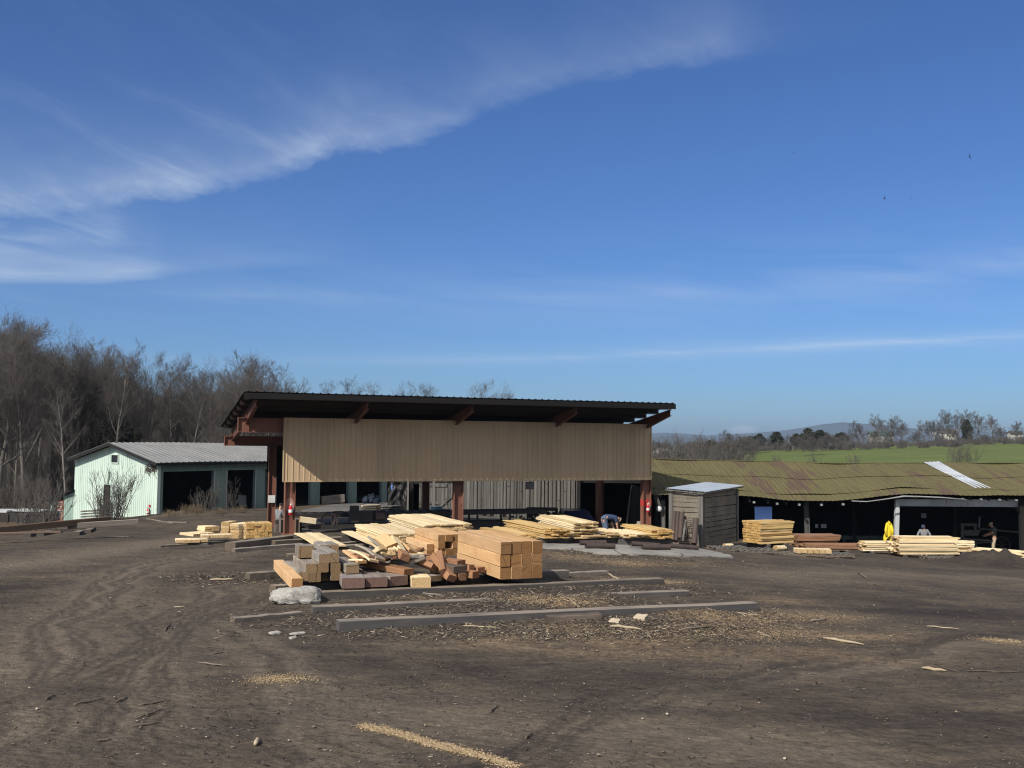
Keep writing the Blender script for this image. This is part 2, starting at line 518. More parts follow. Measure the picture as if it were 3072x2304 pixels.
def moss_material():
    t = material('mossy_metal_roof')
    tc = t.n('ShaderNodeTexCoord').outputs['Object']
    str_ = t.vmul(tc, (1, .16, 1))
    n1 = t.noise(str_, .55, 6, .62, .3)
    n2 = t.noise(tc, 9, 4, .6)
    n3 = t.noise(t.vmul(tc, (5, .35, 1)), 1, 4, .6)
    c = t.mix(t.rng(n2, .3, .7), (.142, .125, .056), (.088, .079, .038))
    c = t.mix(t.math('MULTIPLY', t.rng(n3, .48, .66), .7), c, (.085, .068, .036))
    rust = t.rng(t.math('ADD', t.math('MULTIPLY', n1, .66), t.math('MULTIPLY', n3, .34)), .535, .585)
    c = t.mix(t.math('MULTIPLY', rust, .85), c, (.095, .062, .05))
    return finish(t, c, .9, 0, t.bump(n2, .3), .15)


M['moss'] = moss_material()


def ground_material():
    t = material('yard_dirt')
    tc = t.n('ShaderNodeTexCoord').outputs['Object']
    A = lambda nm: t.n('ShaderNodeAttribute', attribute_name=nm).outputs['Fac']
    big = t.noise(t.vmul(tc, (.22, .33, .3)), 1.0, 5, .6, .6)
    mid = t.noise(t.vmul(tc, (.9, 1.4, 1)), 1.0, 5, .62, .4)
    fine = t.noise(tc, 9, 6, .7)
    grit = t.noise(t.vmul(tc, (26, 40, 30)), 1.0, 4, .7)
    ruts = t.noise(t.vmul(t.n('ShaderNodeVectorRotate', {'Vector': tc, 'Angle': -.22}, rotation_type='Z_AXIS').outputs[0], (.35, 4.5, 1)), 1.0, 5, .6, .9)
    strk = t.noise(t.vmul(t.n('ShaderNodeVectorRotate', {'Vector': tc, 'Angle': .35}, rotation_type='Z_AXIS').outputs[0], (3.0, 14, 8)), 1.0, 4, .65, .8)
    c = t.mix(t.rng(big, .36, .62), (.120, .096, .071), (.070, .058, .048))
    c = t.mix(t.math('MULTIPLY', t.rng(mid, .44, .66), .75), c, (.052, .043, .038))
    c = t.mix(t.math('MULTIPLY', t.rng(mid, .46, .30), .6), c, (.135, .107, .077))
    c = t.mix(t.math('MULTIPLY', t.rng(ruts, .5, .66), .5), c, (.056, .046, .040))
    c = t.mix(t.math('MULTIPLY', t.rng(ruts, .45, .32), .35), c, (.15, .118, .086))
    c = t.mix(t.math('MULTIPLY', A('track'), .85), c, (.185, .150, .114))
    c = t.mix(t.math('MULTIPLY', A('dark'), .85), c, (.028, .024, .024))
    sd = t.math('MULTIPLY', A('sawdust'), t.rng(t.math('ADD', t.math('MULTIPLY', fine, .6), t.math('MULTIPLY', grit, .4)), .36, .58), clamp=True)
    c = t.mix(t.math('MULTIPLY', sd, .85), c, (.36, .25, .145))
    k = t.math('ADD', t.math('MULTIPLY', t.rng(fine, .25, .75), .55), t.math('MULTIPLY', t.rng(grit, .25, .75), .55))
    k = t.math('ADD', .06, t.math('MULTIPLY', t.math('ADD', k, t.math('MULTIPLY', t.rng(strk, .3, .7), .55)), 1.02))
    c = t.mix(1.0, c, t.n('ShaderNodeCombineColor', {0: k, 1: k, 2: k}).outputs[0], 'MULTIPLY')
    # pale flecks of bark and chips
    vo = t.n('ShaderNodeTexVoronoi', {'Vector': t.vmul(tc, (16, 30, 20)), 'Scale': 1.0}, feature='F1')
    fleck = t.math('MULTIPLY', t.rng(vo.outputs['Distance'], .22, .12), t.rng(t.n('ShaderNodeSeparateColor', {0: vo.outputs['Color']}).outputs[0], .93, .95))
    c = t.mix(t.math('MULTIPLY', fleck, .4), c, (.30, .255, .20))
    # grass
    gn = t.noise(tc, .05, 5, .6)
    gcol = t.mix(t.rng(gn, .35, .65), (.092, .122, .030), (.118, .142, .045))
    gcol = t.mix(t.rng(t.noise(t.vmul(tc, (.02, .3, 1)), 1, 4, .6), .45, .65), gcol, (.085, .108, .034))
    c = t.mix(A('grass'), c, gcol)
    c = t.mix(A('leaf'), c, t.mix(t.rng(fine, .3, .7), (.12, .085, .055), (.065, .05, .035)))
    h = t.math('ADD', t.math('MULTIPLY', fine, .6), t.math('ADD', t.math('MULTIPLY', grit, .35), t.math('MULTIPLY', strk, .3)))
    return finish(t, c, .95, 0, t.bump(h, .75, .06), .12)


M['ground'] = ground_material()

# ------------------------------------------------------------------ light
SUN_EL = R(38.5)
SD = V((-.574, -.819, 0)).normalized()          # horizontal direction toward the sun
sun_dir = V((SD.x * math.cos(SUN_EL), SD.y * math.cos(SUN_EL), math.sin(SUN_EL)))
sl = bpy.data.lights.new('sun', 'SUN'); sl.energy = 4.6; sl.angle = R(.5); sl.color = (1, .94, .84)
so = bpy.data.objects.new('sun', sl); so.rotation_euler = sun_dir.to_track_quat('Z', 'Y').to_euler(); so.location = (-30, -20, 40)
COL.objects.link(so)

w = bpy.data.worlds.new('World'); SC.world = w; w.use_nodes = True
w.node_tree.nodes.clear()
t = NT(w.node_tree)
sky = t.n('ShaderNodeTexSky', sky_type='NISHITA', sun_disc=False)
sky.sun_elevation = SUN_EL
sky.sun_rotation = math.atan2(SD.x, SD.y)
sky.altitude = 200; sky.air_density = 1.0; sky.dust_density = .45; sky.ozone_density = 2.5
dirv = t.n('ShaderNodeTexCoord').outputs['Generated']
sx = t.n('ShaderNodeSeparateXYZ', {0: dirv})
az = t.math('ARCTAN2', sx.outputs[0], sx.outputs[1])
el = t.math('ARCSINE', sx.outputs[2])


def ang(px, py):
    r = ray(px, py).normalized()
    return math.atan2(r.x, r.y), math.asin(r.z)


AZ0, AZ1, EL1 = -.75, .75, .6


def edge_curve(pts):
    nd = t.n('ShaderNodeFloatCurve', {1: t.rng(az, AZ0, AZ1)})
    cu = nd.mapping.curves[0]
    q = [(a, e) for a, e in (ang(*p) for p in pts)]
    q = [(AZ0, q[0][1])] + q + [(AZ1, q[-1][1])]
    for i, (a, e) in enumerate(q):
        x, y = (a - AZ0) / (AZ1 - AZ0), max(0, min(1, e / EL1))
        if i == 0: cu.points[0].location = (x, y)
        elif i == len(q) - 1: cu.points[1].location = (x, y)
        else: cu.points.new(x, y)
    nd.mapping.update()
    return t.math('MULTIPLY', nd.outputs[0], EL1)


def amp_curve(pts):        # (px, value)
    nd = t.n('ShaderNodeFloatCurve', {1: t.rng(az, AZ0, AZ1)})
    cu = nd.mapping.curves[0]
    q = [((ang(p, 600)[0] - AZ0) / (AZ1 - AZ0), v) for p, v in pts]
    q = [(0, q[0][1])] + q + [(1, q[-1][1])]
    for i, (x, y) in enumerate(q):
        if i == 0: cu.points[0].location = (x, y)
        elif i == len(q) - 1: cu.points[1].location = (x, y)
        else: cu.points.new(x, y)
    nd.mapping.update()
    return nd.outputs[0]


sky_uv = t.n('ShaderNodeCombineXYZ', {0: az, 1: el}).outputs[0]


def streaks(angle, sc_along, sc_across, detail=7, rough=.6, dist=.6, seed=0.0):
    rot = t.n('ShaderNodeVectorRotate', {'Vector': sky_uv, 'Angle': angle}, rotation_type='Z_AXIS').outputs[0]
    return t.noise(t.vadd(t.vmul(rot, (sc_along, sc_across, 1)), (seed, seed * .7, seed)), 1.0, detail, rough, dist)


wob = t.math('MULTIPLY', t.math('SUBTRACT', streaks(0, 12, 16, 4, .55, .3, 3), .5), .022)
# main cirrus band
e1 = edge_curve([(0, 632), (152, 594), (325, 566), (542, 548), (760, 508), (933, 456), (993, 425), (1100, 414), (1273, 374), (1388, 340), (1456, 296),
                 (1578, 258), (1781, 203), (1917, 178), (2208, 126)])
dv = t.math('ADD', t.math('ADD', t.math('SUBTRACT', el, e1), wob), .010)
low = t.rng(t.math('ADD', dv, t.math('MULTIPLY', t.math('SUBTRACT', streaks(.1, 30, 60, 5, .65, .4, 8), .5), .022)), -.006, .014)
sA = streaks(.36, 5, 17, 9, .62, .5, 1)
sB = streaks(-.22, 5, 13, 9, .62, .5, 5)
tex = t.math('ADD', t.math('MULTIPLY', t.rng(sA, .36, .72), .65), t.math('MULTIPLY', t.rng(sB, .4, .75), .35))
fall = t.math('EXPONENT', t.math('MULTIPLY', t.math('MAXIMUM', dv, 0.0), -30.0))
fall2 = t.math('EXPONENT', t.math('MULTIPLY', t.math('MAXIMUM', dv, 0.0), -11.0))
a1 = amp_curve([(0, .75), (300, .85), (560, 1.0), (760, .9), (1000, 1.0), (1130, .85), (1400, .5), (1800, .42), (2100, .46), (2215, .24), (2420, .06), (2800, .0)])
band = t.math('MULTIPLY', t.math('MULTIPLY', low, a1), t.math('ADD', t.math('MULTIPLY', fall, t.math('ADD', .42, t.math('MULTIPLY', tex, .85))), t.math('MULTIPLY', fall2, t.math('MULTIPLY', t.math('MULTIPLY', t.rng(sA, .50, .74), .34), t.rng(az, .0, -.3)))))
# lower streaks on the left
e2 = edge_curve([(0, 862), (200, 850), (420, 838), (520, 822), (700, 806), (1050, 790)])
dv2 = t.math('ADD', t.math('SUBTRACT', el, e2), t.math('MULTIPLY', wob, .4))
a2 = amp_curve([(0, 1.5), (380, 1.2), (520, .5), (1000, .12), (1150, 0.0)])
b2 = t.math('MULTIPLY', t.math('MULTIPLY', t.rng(dv2, -.003, .008), t.math('EXPONENT', t.math('MULTIPLY', t.math('MAXIMUM', dv2, 0.0), -42.0))), a2)
b2 = t.math('MULTIPLY', b2, t.math('ADD', .45, t.math('MULTIPLY', t.rng(streaks(0, 5, 50, 6, .6, .5, 9), .35, .7), .6)))
e3 = edge_curve([(0, 760), (130, 745), (260, 728), (400, 722), (700, 730)])
dv3 = t.math('ADD', t.math('SUBTRACT', el, e3), wob)
a3 = amp_curve([(0, .95), (250, .95), (360, .6), (470, .0), (700, .0)])
b3 = t.math('MULTIPLY', t.math('MULTIPLY', t.rng(dv3, -.006, .01), t.math('EXPONENT', t.math('MULTIPLY', t.math('MAXIMUM', dv3, 0.0), -40.0))), a3)
b3 = t.math('MULTIPLY', b3, t.rng(streaks(.12, 9, 40, 7, .62, .8, 14), .35, .7))
# thin long lines to the right
e4 = edge_curve([(1000, 1098), (1500, 1078), (2200, 1050), (3072, 1010)])
dv4 = t.math('SUBTRACT', el, e4)
b4 = t.math('MULTIPLY', t.math('EXPONENT', t.math('MULTIPLY', t.math('ABSOLUTE', dv4), -210.0)), amp_curve([(900, 0.0), (1500, .35), (2400, .8), (3072, .6)]))
b4 = t.math('MULTIPLY', b4, t.rng(streaks(.05, 6, 60, 5, .6, .3, 21), .2, .6))
e5 = edge_curve([(1700, 930), (2300, 862), (3072, 790)])
dv5 = t.math('SUBTRACT', el, e5)
b5 = t.math('MULTIPLY', t.math('EXPONENT', t.math('MULTIPLY', t.math('ABSOLUTE', dv5), -48.0)), amp_curve([(1600, 0.0), (2200, .42), (3072, .5)]))
b5 = t.math('MULTIPLY', b5, t.rng(streaks(.08, 5, 40, 5, .6, .5, 31), .3, .7))
# small white cloud on the horizon
ac, ec = ang(2228, 1290)
q1 = t.math('DIVIDE', t.math('SUBTRACT', az, ac), .017); q2 = t.math('DIVIDE', t.math('SUBTRACT', el, ec), .006)
puff = t.math('SUBTRACT', 1.0, t.math('ADD', t.math('MULTIPLY', q1, q1), t.math('MULTIPLY', q2, q2)))
puff = t.rng(t.math('ADD', puff, t.math('MULTIPLY', t.math('SUBTRACT', streaks(0, 120, 160, 5, .6, .3, 2), .5), 2.0)), .1, .9)
cl = t.math('ADD', t.math('ADD', t.math('ADD', band, b2), t.math('ADD', b3, b4)), b5)
cl = t.math('MULTIPLY', t.math('MINIMUM', cl, 1.0), .60)
cl = t.math('MAXIMUM', cl, t.math('MULTIPLY', puff, .55))
skyc = t.mix(1.0, sky.outputs[0], (.405, .622, .985), 'MULTIPLY')
skyc = t.mix(cl, skyc, (6.7, 7.6, 8.8))
# added bright cloud behind the view, unseen, lifting fill on shaded faces
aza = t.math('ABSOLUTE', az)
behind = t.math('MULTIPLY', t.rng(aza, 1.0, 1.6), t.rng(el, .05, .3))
fill_veil = t.math('MULTIPLY', behind, t.rng(t.noise(t.vmul(dirv, (2.2, 2.2, 4)), 1.0, 6, .6, .5), .36, .60, .15, .95))
skyc = t.mix(fill_veil, skyc, (10.0, 9.7, 8.9))
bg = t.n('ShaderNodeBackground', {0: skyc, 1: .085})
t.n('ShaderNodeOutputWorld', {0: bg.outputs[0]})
SC.view_settings.view_transform = 'Standard'
SC.view_settings.look = 'None'
SC.view_settings.exposure = 0.25
SC.view_settings.gamma = 1.0
SC.cycles.use_denoising = True
SC.cycles.denoiser = 'OPENIMAGEDENOISE'
SC.cycles.denoising_prefilter = 'ACCURATE'
SC.cycles.denoising_input_passes = 'RGB_ALBEDO_NORMAL'
SC.cycles.filter_width = 1.15
SC.cycles.use_adaptive_sampling = False
SC.cycles.max_bounces = 5
SC.cycles.diffuse_bounces = 3
SC.cycles.sample_clamp_indirect = 3.0
w.cycles.sampling_method = 'MANUAL'
w.cycles.sample_map_resolution = 2048

# ------------------------------------------------------------------ ground
def build_ground():
    ang_f = np.linspace(-R(31), R(31), 820)
    ang_c = np.linspace(R(31), 2 * math.pi - R(31), 72)[1:-1]
    th = np.concatenate([ang_f, ang_c])
    rr = [0.5]
    while rr[-1] < 9: rr.append(rr[-1] + .6)
    while rr[-1] < 70: rr.append(rr[-1] + max(.03, rr[-1] ** 2 / 3500 * 1.15))
    while rr[-1] < 14000: rr.append(rr[-1] * 1.045)
    rr = np.array(rr)
    T, RR = np.meshgrid(th, rr)
    x = RR * np.sin(T); y = RR * np.cos(T)
    z = gz(x, y)
    # fine relief of the churned yard
    yard = smooth(60, 35, RR)
    z = z + yard * (.028 * (fbm(x * 4, y * 5, 21, 4) - .5) + .014 * (vnoise(x * 15, y * 22, 31) - .5))
    nr, nt = x.shape
    vs = np.stack([x.ravel(), y.ravel(), z.ravel()], 1)
    i = np.arange(nr - 1)[:, None] * nt; j = np.arange(nt)[None]
    j2 = (j + 1) % nt
    fs = np.stack([i + j, i + j2, i + nt + j2, i + nt + j], 2).reshape(-1, 4)[:, ::-1]
    me = bpy.data.meshes.new('ground')
    me.from_pydata(vs.tolist(), [], fs.tolist())
    me.polygons.foreach_set('use_smooth', [True] * len(me.polygons))
    me.materials.append(M['ground'])
    X, Y = vs[:, 0], vs[:, 1]
    rad = np.hypot(X, Y)
    wx = X + 1.2 * (fbm(X * .6, Y * .6, 41) - .5); wy = Y + 1.2 * (fbm(X * .6, Y * .6, 43) - .5)

    def blobs(lst):
        o = np.zeros(len(X))
        for a, b, sx_, sy_, k in lst:
            p = G(a, b)
            o = np.maximum(o, k * np.exp(-(((wx - p.x) / sx_) ** 2 + ((wy - p.y) / sy_) ** 2)))
        return o

    def path(pxs, width, k, wx=wx, wy=wy):
        o = np.zeros(len(X))
        pts = [G(*p) for p in pxs]
        for a, b in zip(pts[:-1], pts[1:]):
            ax, ay, bx, by = a.x, a.y, b.x, b.y
            l2 = (bx - ax) ** 2 + (by - ay) ** 2
            tt = np.clip(((wx - ax) * (bx - ax) + (wy - ay) * (by - ay)) / l2, 0, 1)
            d = np.hypot(wx - ax - tt * (bx - ax), wy - ay - tt * (by - ay))
            o = np.maximum(o, k * np.exp(-(d / width) ** 2))
        return o

    saw = blobs([(1640, 1800, .9, .5, 1.2), (1560, 1790, .6, .3, .9), (1940, 1745, .9, .35, 1.0), (1880, 1690, .8, .6, .8), (2170, 1850, .9, .6, .9), (2100, 1890, 1.1, .5, .9),
                 (1900, 1925, 1.6, .5, .6), (2250, 1900, 1.4, .6, .7), (2420, 1850, 1.1, .5, .7), (2540, 1905, 1.4, .5, .6), (1700, 1890, 1.0, .4, .6), (835, 2040, .32, .2, 1.0),
                 (3020, 1925, .35, .3, 1.1), (2350, 1800, .9, .5, .5), (1290, 1795, .6, .25, .7), (2060, 1690, 1.6, .6, .45), (1730, 1668, 1.4, .7, .6), (1500, 1930, 1.0, .4, .5), (2050, 1955, 2.6, .5, .42), (2420, 1965, 2.2, .5, .40), (1700, 1950, 1.8, .4, .35)])
    saw = np.maximum(saw, path([(1090, 2182), (1230, 2212), (1360, 2252), (1540, 2302)], .08, 1.15, X, Y))
    trk = np.maximum(path([(40, 2260), (130, 2000), (230, 1840), (430, 1700), (760, 1640)], .9, .8), path([(330, 2304), (420, 2060), (520, 1880), (700, 1740)], .8, .65))
    trk = np.maximum(trk, path([(0, 1700), (400, 1640), (620, 1610)], 1.6, .8))
    for off in (-.75, -.45, .45, .75):
        for pa in ([(40, 2260), (130, 2000), (230, 1840), (430, 1700), (760, 1640)], [(330, 2304), (420, 2060), (520, 1880), (700, 1740)], [(1000, 2290), (900, 2050), (700, 1900), (380, 1800)], [(1700, 2290), (2100, 2080), (2700, 1960), (3072, 1930)]):
            o_ = path([(px + off * 150 * (py - 1320) / 900, py) for px, py in pa], .16, .5); trk = np.maximum(trk * 1.0, o_)
    trk = np.maximum(trk, path([(3072, 1740), (2700, 1720), (2300, 1730)], 1.5, .6))
    trk = np.maximum(trk, path([(1000, 2120), (1900, 2200), (2500, 2280)], .9, .5))
    drk = np.maximum(blobs([(2850, 1840, 3.2, 1.0, .95), (2600, 1800, 2.0, .6, .6), (690, 1730, 1.1, .5, .8), (200, 2080, 1.1, .7, .8), (300, 2260, 1.3, .6, .6), (2150, 2060, 2.2, .8, .6),
                            (2750, 2150, 1.6, .9, .6), (560, 1645, 1.6, .5, .6), (30, 1760, 1.2, .8, .7), (1350, 1990, 1.6, .5, .6), (2000, 2150, 1.3, .3, .6), (1850, 1720, 2.2, .7, .5),
                            (2985, 1690, 2.0, 1.6, .8)]), 0)
    for pa in ([(40, 2260), (130, 2000), (230, 1840), (430, 1700), (760, 1640)], [(330, 2304), (420, 2060), (520, 1880), (700, 1740)], [(0, 2120), (330, 1990), (600, 1860), (720, 1780)], [(1500, 2304), (1900, 2100), (2500, 1980), (3072, 1900)]):
        for off in (-.6, -.3, .3, .6):
            drk = np.maximum(drk, path([(px + off * 170 * (py - 1320) / 900, py) for px, py in pa], .09, .62))
    grass = smooth(70, 85, rad) * smooth(.02, .10, np.arctan2(X, np.maximum(Y, .1))) * (Y > 0)
    leaf = smooth(60, 70, rad + 6 * (fbm(X * .2, Y * .2, 51) - .5)) * (1 - grass)
    for nm, arr in (('sawdust', saw), ('track', trk), ('dark', drk), ('grass', grass), ('leaf', leaf)):
        me.attributes.new(nm, 'FLOAT', 'POINT').data.foreach_set('value', arr.astype(np.float32))
    tag(link('ground', me), 'churned brown dirt yard running out to a green field', kind='structure')


build_ground()
# ------------------------------------------------------------------ main open shed
A_ = V((.927, .375, 0)).normalized(); W_ = V((-.375, .927, 0)).normalized()
SO = V((-8.84, 39.0, 0))
PL = 16.3
KS = 1.13


def S(a, w_, z):
    return (SO + A_ * a + W_ * w_ + V((0, 0, z))) * KS + V((0, 0, CZ))


def a_at(px, w_):
    """axis coordinate seen at pixel column px on the line w_ of the shed"""
    k = (px - 1536) / F
    p = SO + W_ * w_
    return (k * p.y - p.x) / (A_.x - k * A_.y)


def gS(a, w_):
    p = S(a, w_, 0)
    return (g(p.x, p.y) - CZ) / KS


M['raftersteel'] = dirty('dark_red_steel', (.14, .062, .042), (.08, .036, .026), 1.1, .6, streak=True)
shed = empty('steel_shed', S(0, 0, -3.8), 0, 'big open lumber shed with tan hanging siding and dark brown roof on red posts', 'shed')
mb = MB()
rib = ((0, 0), (.10, .0), (.13, 1), (.22, 1), (.25, 0), (.6, 0), (.62, .18), (.68, .18), (.70, 0))
mb.ribbed(S(0, 0, -1.70), A_ * PL * KS, V((0, 0, 2.46 * KS)), 72, .022, ((0, 0), (.40, 0), (.46, 1), (.60, 1), (.66, 0)))
mb.ribbed(S(PL, .03, -1.70), A_ * -PL * KS, V((0, 0, 2.46 * KS)), 72, .01, ((0, 0), (.40, 0), (.46, 1), (.60, 1), (.66, 0)))
mb.build('front_siding', M['tan'], shed)
mb = MB()
for z in (-1.70, .775):
    mb.bar(S(-.02, .0, z), S(PL + .05, .0, z), .08, .035)
mb.bar(S(-.02, -.01, -1.69), S(-.02, -.01, .76), .07, .05, A_)
mb.bar(S(PL + .02, -.01, -1.69), S(PL + .02, -.01, .76), .07, .05, A_)
mb.build('trim', M['tan'], shed)
RP = .155


def rz_(w_):
    return 1.66 - RP * (w_ + 2.2)


ra0, ra1 = -1.84, a_at(2026, -2.2)
wb = 5.5
mb = MB()
for off, fl in ((.0, 1), (-.03, -1)):
    o = S(ra0, -2.25, rz_(-2.25) + off)
    ey = S(ra0, wb, rz_(wb) + off) - o
    mb.ribbed(o, A_ * (ra1 - ra0) * KS, ey, 62, .035, ((0, 0), (.40, 0), (.46, 1), (.58, 1), (.64, 0)))
mb.build('roof', M['roofbrown'], shed)
mb = MB()
mb.bar(S(ra0, -2.26, rz_(-2.26) - .15), S(ra1, -2.26, rz_(-2.26) - .15), .03, .24)
mb.build('fascia', M['roofbrown'], shed)
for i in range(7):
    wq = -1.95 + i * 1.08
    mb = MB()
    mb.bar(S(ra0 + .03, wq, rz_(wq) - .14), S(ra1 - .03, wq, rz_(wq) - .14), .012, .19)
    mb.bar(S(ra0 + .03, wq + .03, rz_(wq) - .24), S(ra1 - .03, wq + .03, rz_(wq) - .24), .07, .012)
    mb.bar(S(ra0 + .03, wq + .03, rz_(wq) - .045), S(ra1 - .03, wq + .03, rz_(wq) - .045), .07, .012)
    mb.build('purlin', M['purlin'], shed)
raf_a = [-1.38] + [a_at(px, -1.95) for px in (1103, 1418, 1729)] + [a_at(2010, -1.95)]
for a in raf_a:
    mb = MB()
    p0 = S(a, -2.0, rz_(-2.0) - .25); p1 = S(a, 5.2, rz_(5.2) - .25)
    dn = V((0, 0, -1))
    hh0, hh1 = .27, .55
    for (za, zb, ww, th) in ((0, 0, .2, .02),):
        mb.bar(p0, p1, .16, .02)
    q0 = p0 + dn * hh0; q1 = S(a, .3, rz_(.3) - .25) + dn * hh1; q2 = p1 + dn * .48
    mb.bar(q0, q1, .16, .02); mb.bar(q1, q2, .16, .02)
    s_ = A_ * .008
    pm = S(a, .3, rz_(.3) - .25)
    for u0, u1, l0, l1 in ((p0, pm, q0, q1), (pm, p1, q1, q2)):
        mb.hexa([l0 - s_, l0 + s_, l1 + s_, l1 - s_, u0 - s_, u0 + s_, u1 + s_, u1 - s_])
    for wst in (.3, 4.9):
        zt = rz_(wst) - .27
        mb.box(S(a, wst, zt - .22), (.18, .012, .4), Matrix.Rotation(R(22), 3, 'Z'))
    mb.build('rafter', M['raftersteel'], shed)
for nm, w_, zt, zb, a0 in (('front_header', .32, .77, .20, -1.75), ('rear_header', 4.9, .06, -.36, -1.75)):
    mb = MB()
    mb.ibeam(S(a0, w_, (zt + zb) / 2), S(PL, w_, (zt + zb) / 2), .24, (zt - zb) * KS, .03)
    for a in (a0 + .02, a0 + .42):
        mb.bar(S(a, w_ - .1, (zt + zb) / 2), S(a, w_ + .1, (zt + zb) / 2), .02, (zt - zb) * KS - .06)
    mb.build(nm, M['steel'], shed)
mb = MB()
mb.ribbed(S(.1, 5.08, -1.66), A_ * (PL - .2) * KS, V((0, 0, 1.3 * KS)), 72, .02, ((0, 0), (.40, 0), (.46, 1), (.60, 1), (.66, 0)))
mb.bar(S(.1, 5.0, -1.62), S(PL - .1, 5.0, -1.62), .1, .12)
mb.bar(S(.1, 5.0, -.95), S(PL - .1, 5.0, -.95), .08, .1)
mb.build('rear_siding', M['roofbrown'], shed)
col_px = [(876, .32), (1378, .32), (1939, .32)]
cols = {}
for px, w_ in col_px:
    a = a_at(px, w_)
    for wq in (w_, 4.9):
        zb = gS(a, wq) - .25
        zt = .20 if wq < 1 else -.36
        if wq > 1 and px == 1378: zt = -.36
        mb = MB()
        dp = .30 if wq < 1 else .24; wd = .44 if wq < 1 else .34
        for k in (-1, 1):
            mb.bar(S(a + k * wd / 2 / KS, wq, zb), S(a + k * wd / 2 / KS, wq, zt), .022, dp, W_)
        mb.bar(S(a, wq, zb), S(a, wq, zt), wd - .024, .016, W_)
        c = mb.build('post', M['steel'], shed)
        mb = MB(); mb.box(S(a, wq, gS(a, wq) + .03), (wd + .16, dp + .12, .05), Matrix.Rotation(R(22), 3, 'Z')); mb.build('base_plate', M['steel'], c)
        cols[(px, wq < 1)] = (a, c)
# red band and pale paint patch on two posts
a, c = cols[(1939, True)]
mb = MB()
zr = (P(1939, 1512, 44.6 * KS).z - CZ) / KS
for k in (-1, 1):
    mb.box(S(a + k * .22 / KS, .32 - .152 / KS, zr), (.045, .004, .33), Matrix.Rotation(R(22), 3, 'Z'))
    mb.box(S(a + k * .234 / KS, .32, zr), (.003, .30, .33), Matrix.Rotation(R(22), 3, 'Z'))
mb.box(S(a, .32 - .012, zr), (.36, .005, .33), Matrix.Rotation(R(22), 3, 'Z'))
mb.build('red_band', M['redband'], c)
a, c = cols[(876, True)]
mb = MB()
M['pinkpaint'] = dirty('faded_pink_paint', (.40, .24, .19), (.30, .15, .11), 6, .7)
zr = (P(880, 1515, 39.3 * KS).z - CZ) / KS
vs = [S(a, .32 - .0095, zr)] + [S(a + .18 * math.cos(2 * math.pi * k / 24), .32 - .0095, zr + .27 * math.sin(2 * math.pi * k / 24)) for k in range(24)]
mb.add(vs, [(0, 1 + k, 1 + (k + 1) % 24) for k in range(24)]); mb.build('paint_patch', M['pinkpaint'], c)
a, c = cols[(876, False)]


def extinguisher(loc, face, label, h=.5, mat='red'):
    e = empty('fire_extinguisher', loc, face, label, 'fire extinguisher', 'red fire extinguishers on walls and posts')
    r = h * .15
    mb = MB()
    mb.tube([(0, 0, 0), (0, 0, .02 * h), (0, 0, .58 * h), (0, 0, .68 * h), (0, 0, .73 * h)], [r * .85, r, r, r * .75, r * .35], 16); lbuild(mb, 'cylinder', mat, e, True)
    mb = MB(); mb.tube([(0, 0, .2 * h), (0, 0, .42 * h)], r * 1.015, 16, False); lbuild(mb, 'label', 'white', e, True)
    mb = MB(); mb.tube([(0, 0, .72 * h), (0, 0, .84 * h)], r * .4, 10); mb.bar((0, 0, .84 * h), (.0, -r * 1.6, .93 * h), .02, .015); mb.bar((0, 0, .86 * h), (0, -r * 1.5, .84 * h), .02, .012)
    lbuild(mb, 'handle', 'white', e)
    mb = MB(); mb.tube([(0, -r * .3, .8 * h), (r * .9, -r * .5, .74 * h), (r * 1.15, -r * .4, .5 * h), (r * 1.1, -r * .3, .25 * h)], .012, 8); lbuild(mb, 'hose', 'white', e, True)
    mb = MB(); mb.box((0, r * 1.02, .45 * h), (r * .9, .01, h * .7)); lbuild(mb, 'bracket', 'steel', e)
    return e


a, c = cols[(876, True)]
p = S(a + .02, .32 - .17, 0); extinguisher((p.x, p.y, P(881, 1546, 39.2 * KS).z), R(22), 'silver topped red fire extinguisher on left front post of lumber shed', .60)
a, c = cols[(1939, True)]
p = S(a + .02, .32 - .17, 0); extinguisher((p.x, p.y, P(1941, 1540, 44.7 * KS).z), R(22), 'white and red fire extinguisher hung on the red banded shed post', .56)

# notice on the rear left post
a, c = cols[(876, False)]
mb = MB(); mb.box(S(a - .02, 4.9 - .135, (P(814, 1497, 43.5 * KS).z - CZ) / KS), (.34, .01, .36), Matrix.Rotation(R(22), 3, 'Z'))
n_ = mb.build('notice', M['white'], loc=S(a, 4.76, -2.6)); tag(n_, 'white paper notice fixed on the rear left post of the shed', 'notice')

# ------------------------------------------------------------------ green garage
def frame(o, dx):
    dx = V((*dx, 0)).normalized()
    return lambda s, q, z: V((o[0], o[1], 0)) + dx * s + V((-dx.y, dx.x, 0)) * q + V((0, 0, CZ + z))


GK = (-20.4, 58.0)
LD = V((.545, .839, 0)).normalized(); GD = V((-LD.y, LD.x, 0))


def K(l, q, z):
    return V((GK[0], GK[1], CZ + z)) + LD * l + GD * q


def l_at(px):
    k = (px - 1536) / F
    return (k * GK[1] - GK[0]) / (LD.x - k * LD.y)


def q_at(px):
    k = (px - 1536) / F
    return (k * GK[1] - GK[0]) / (GD.x - k * GD.y)


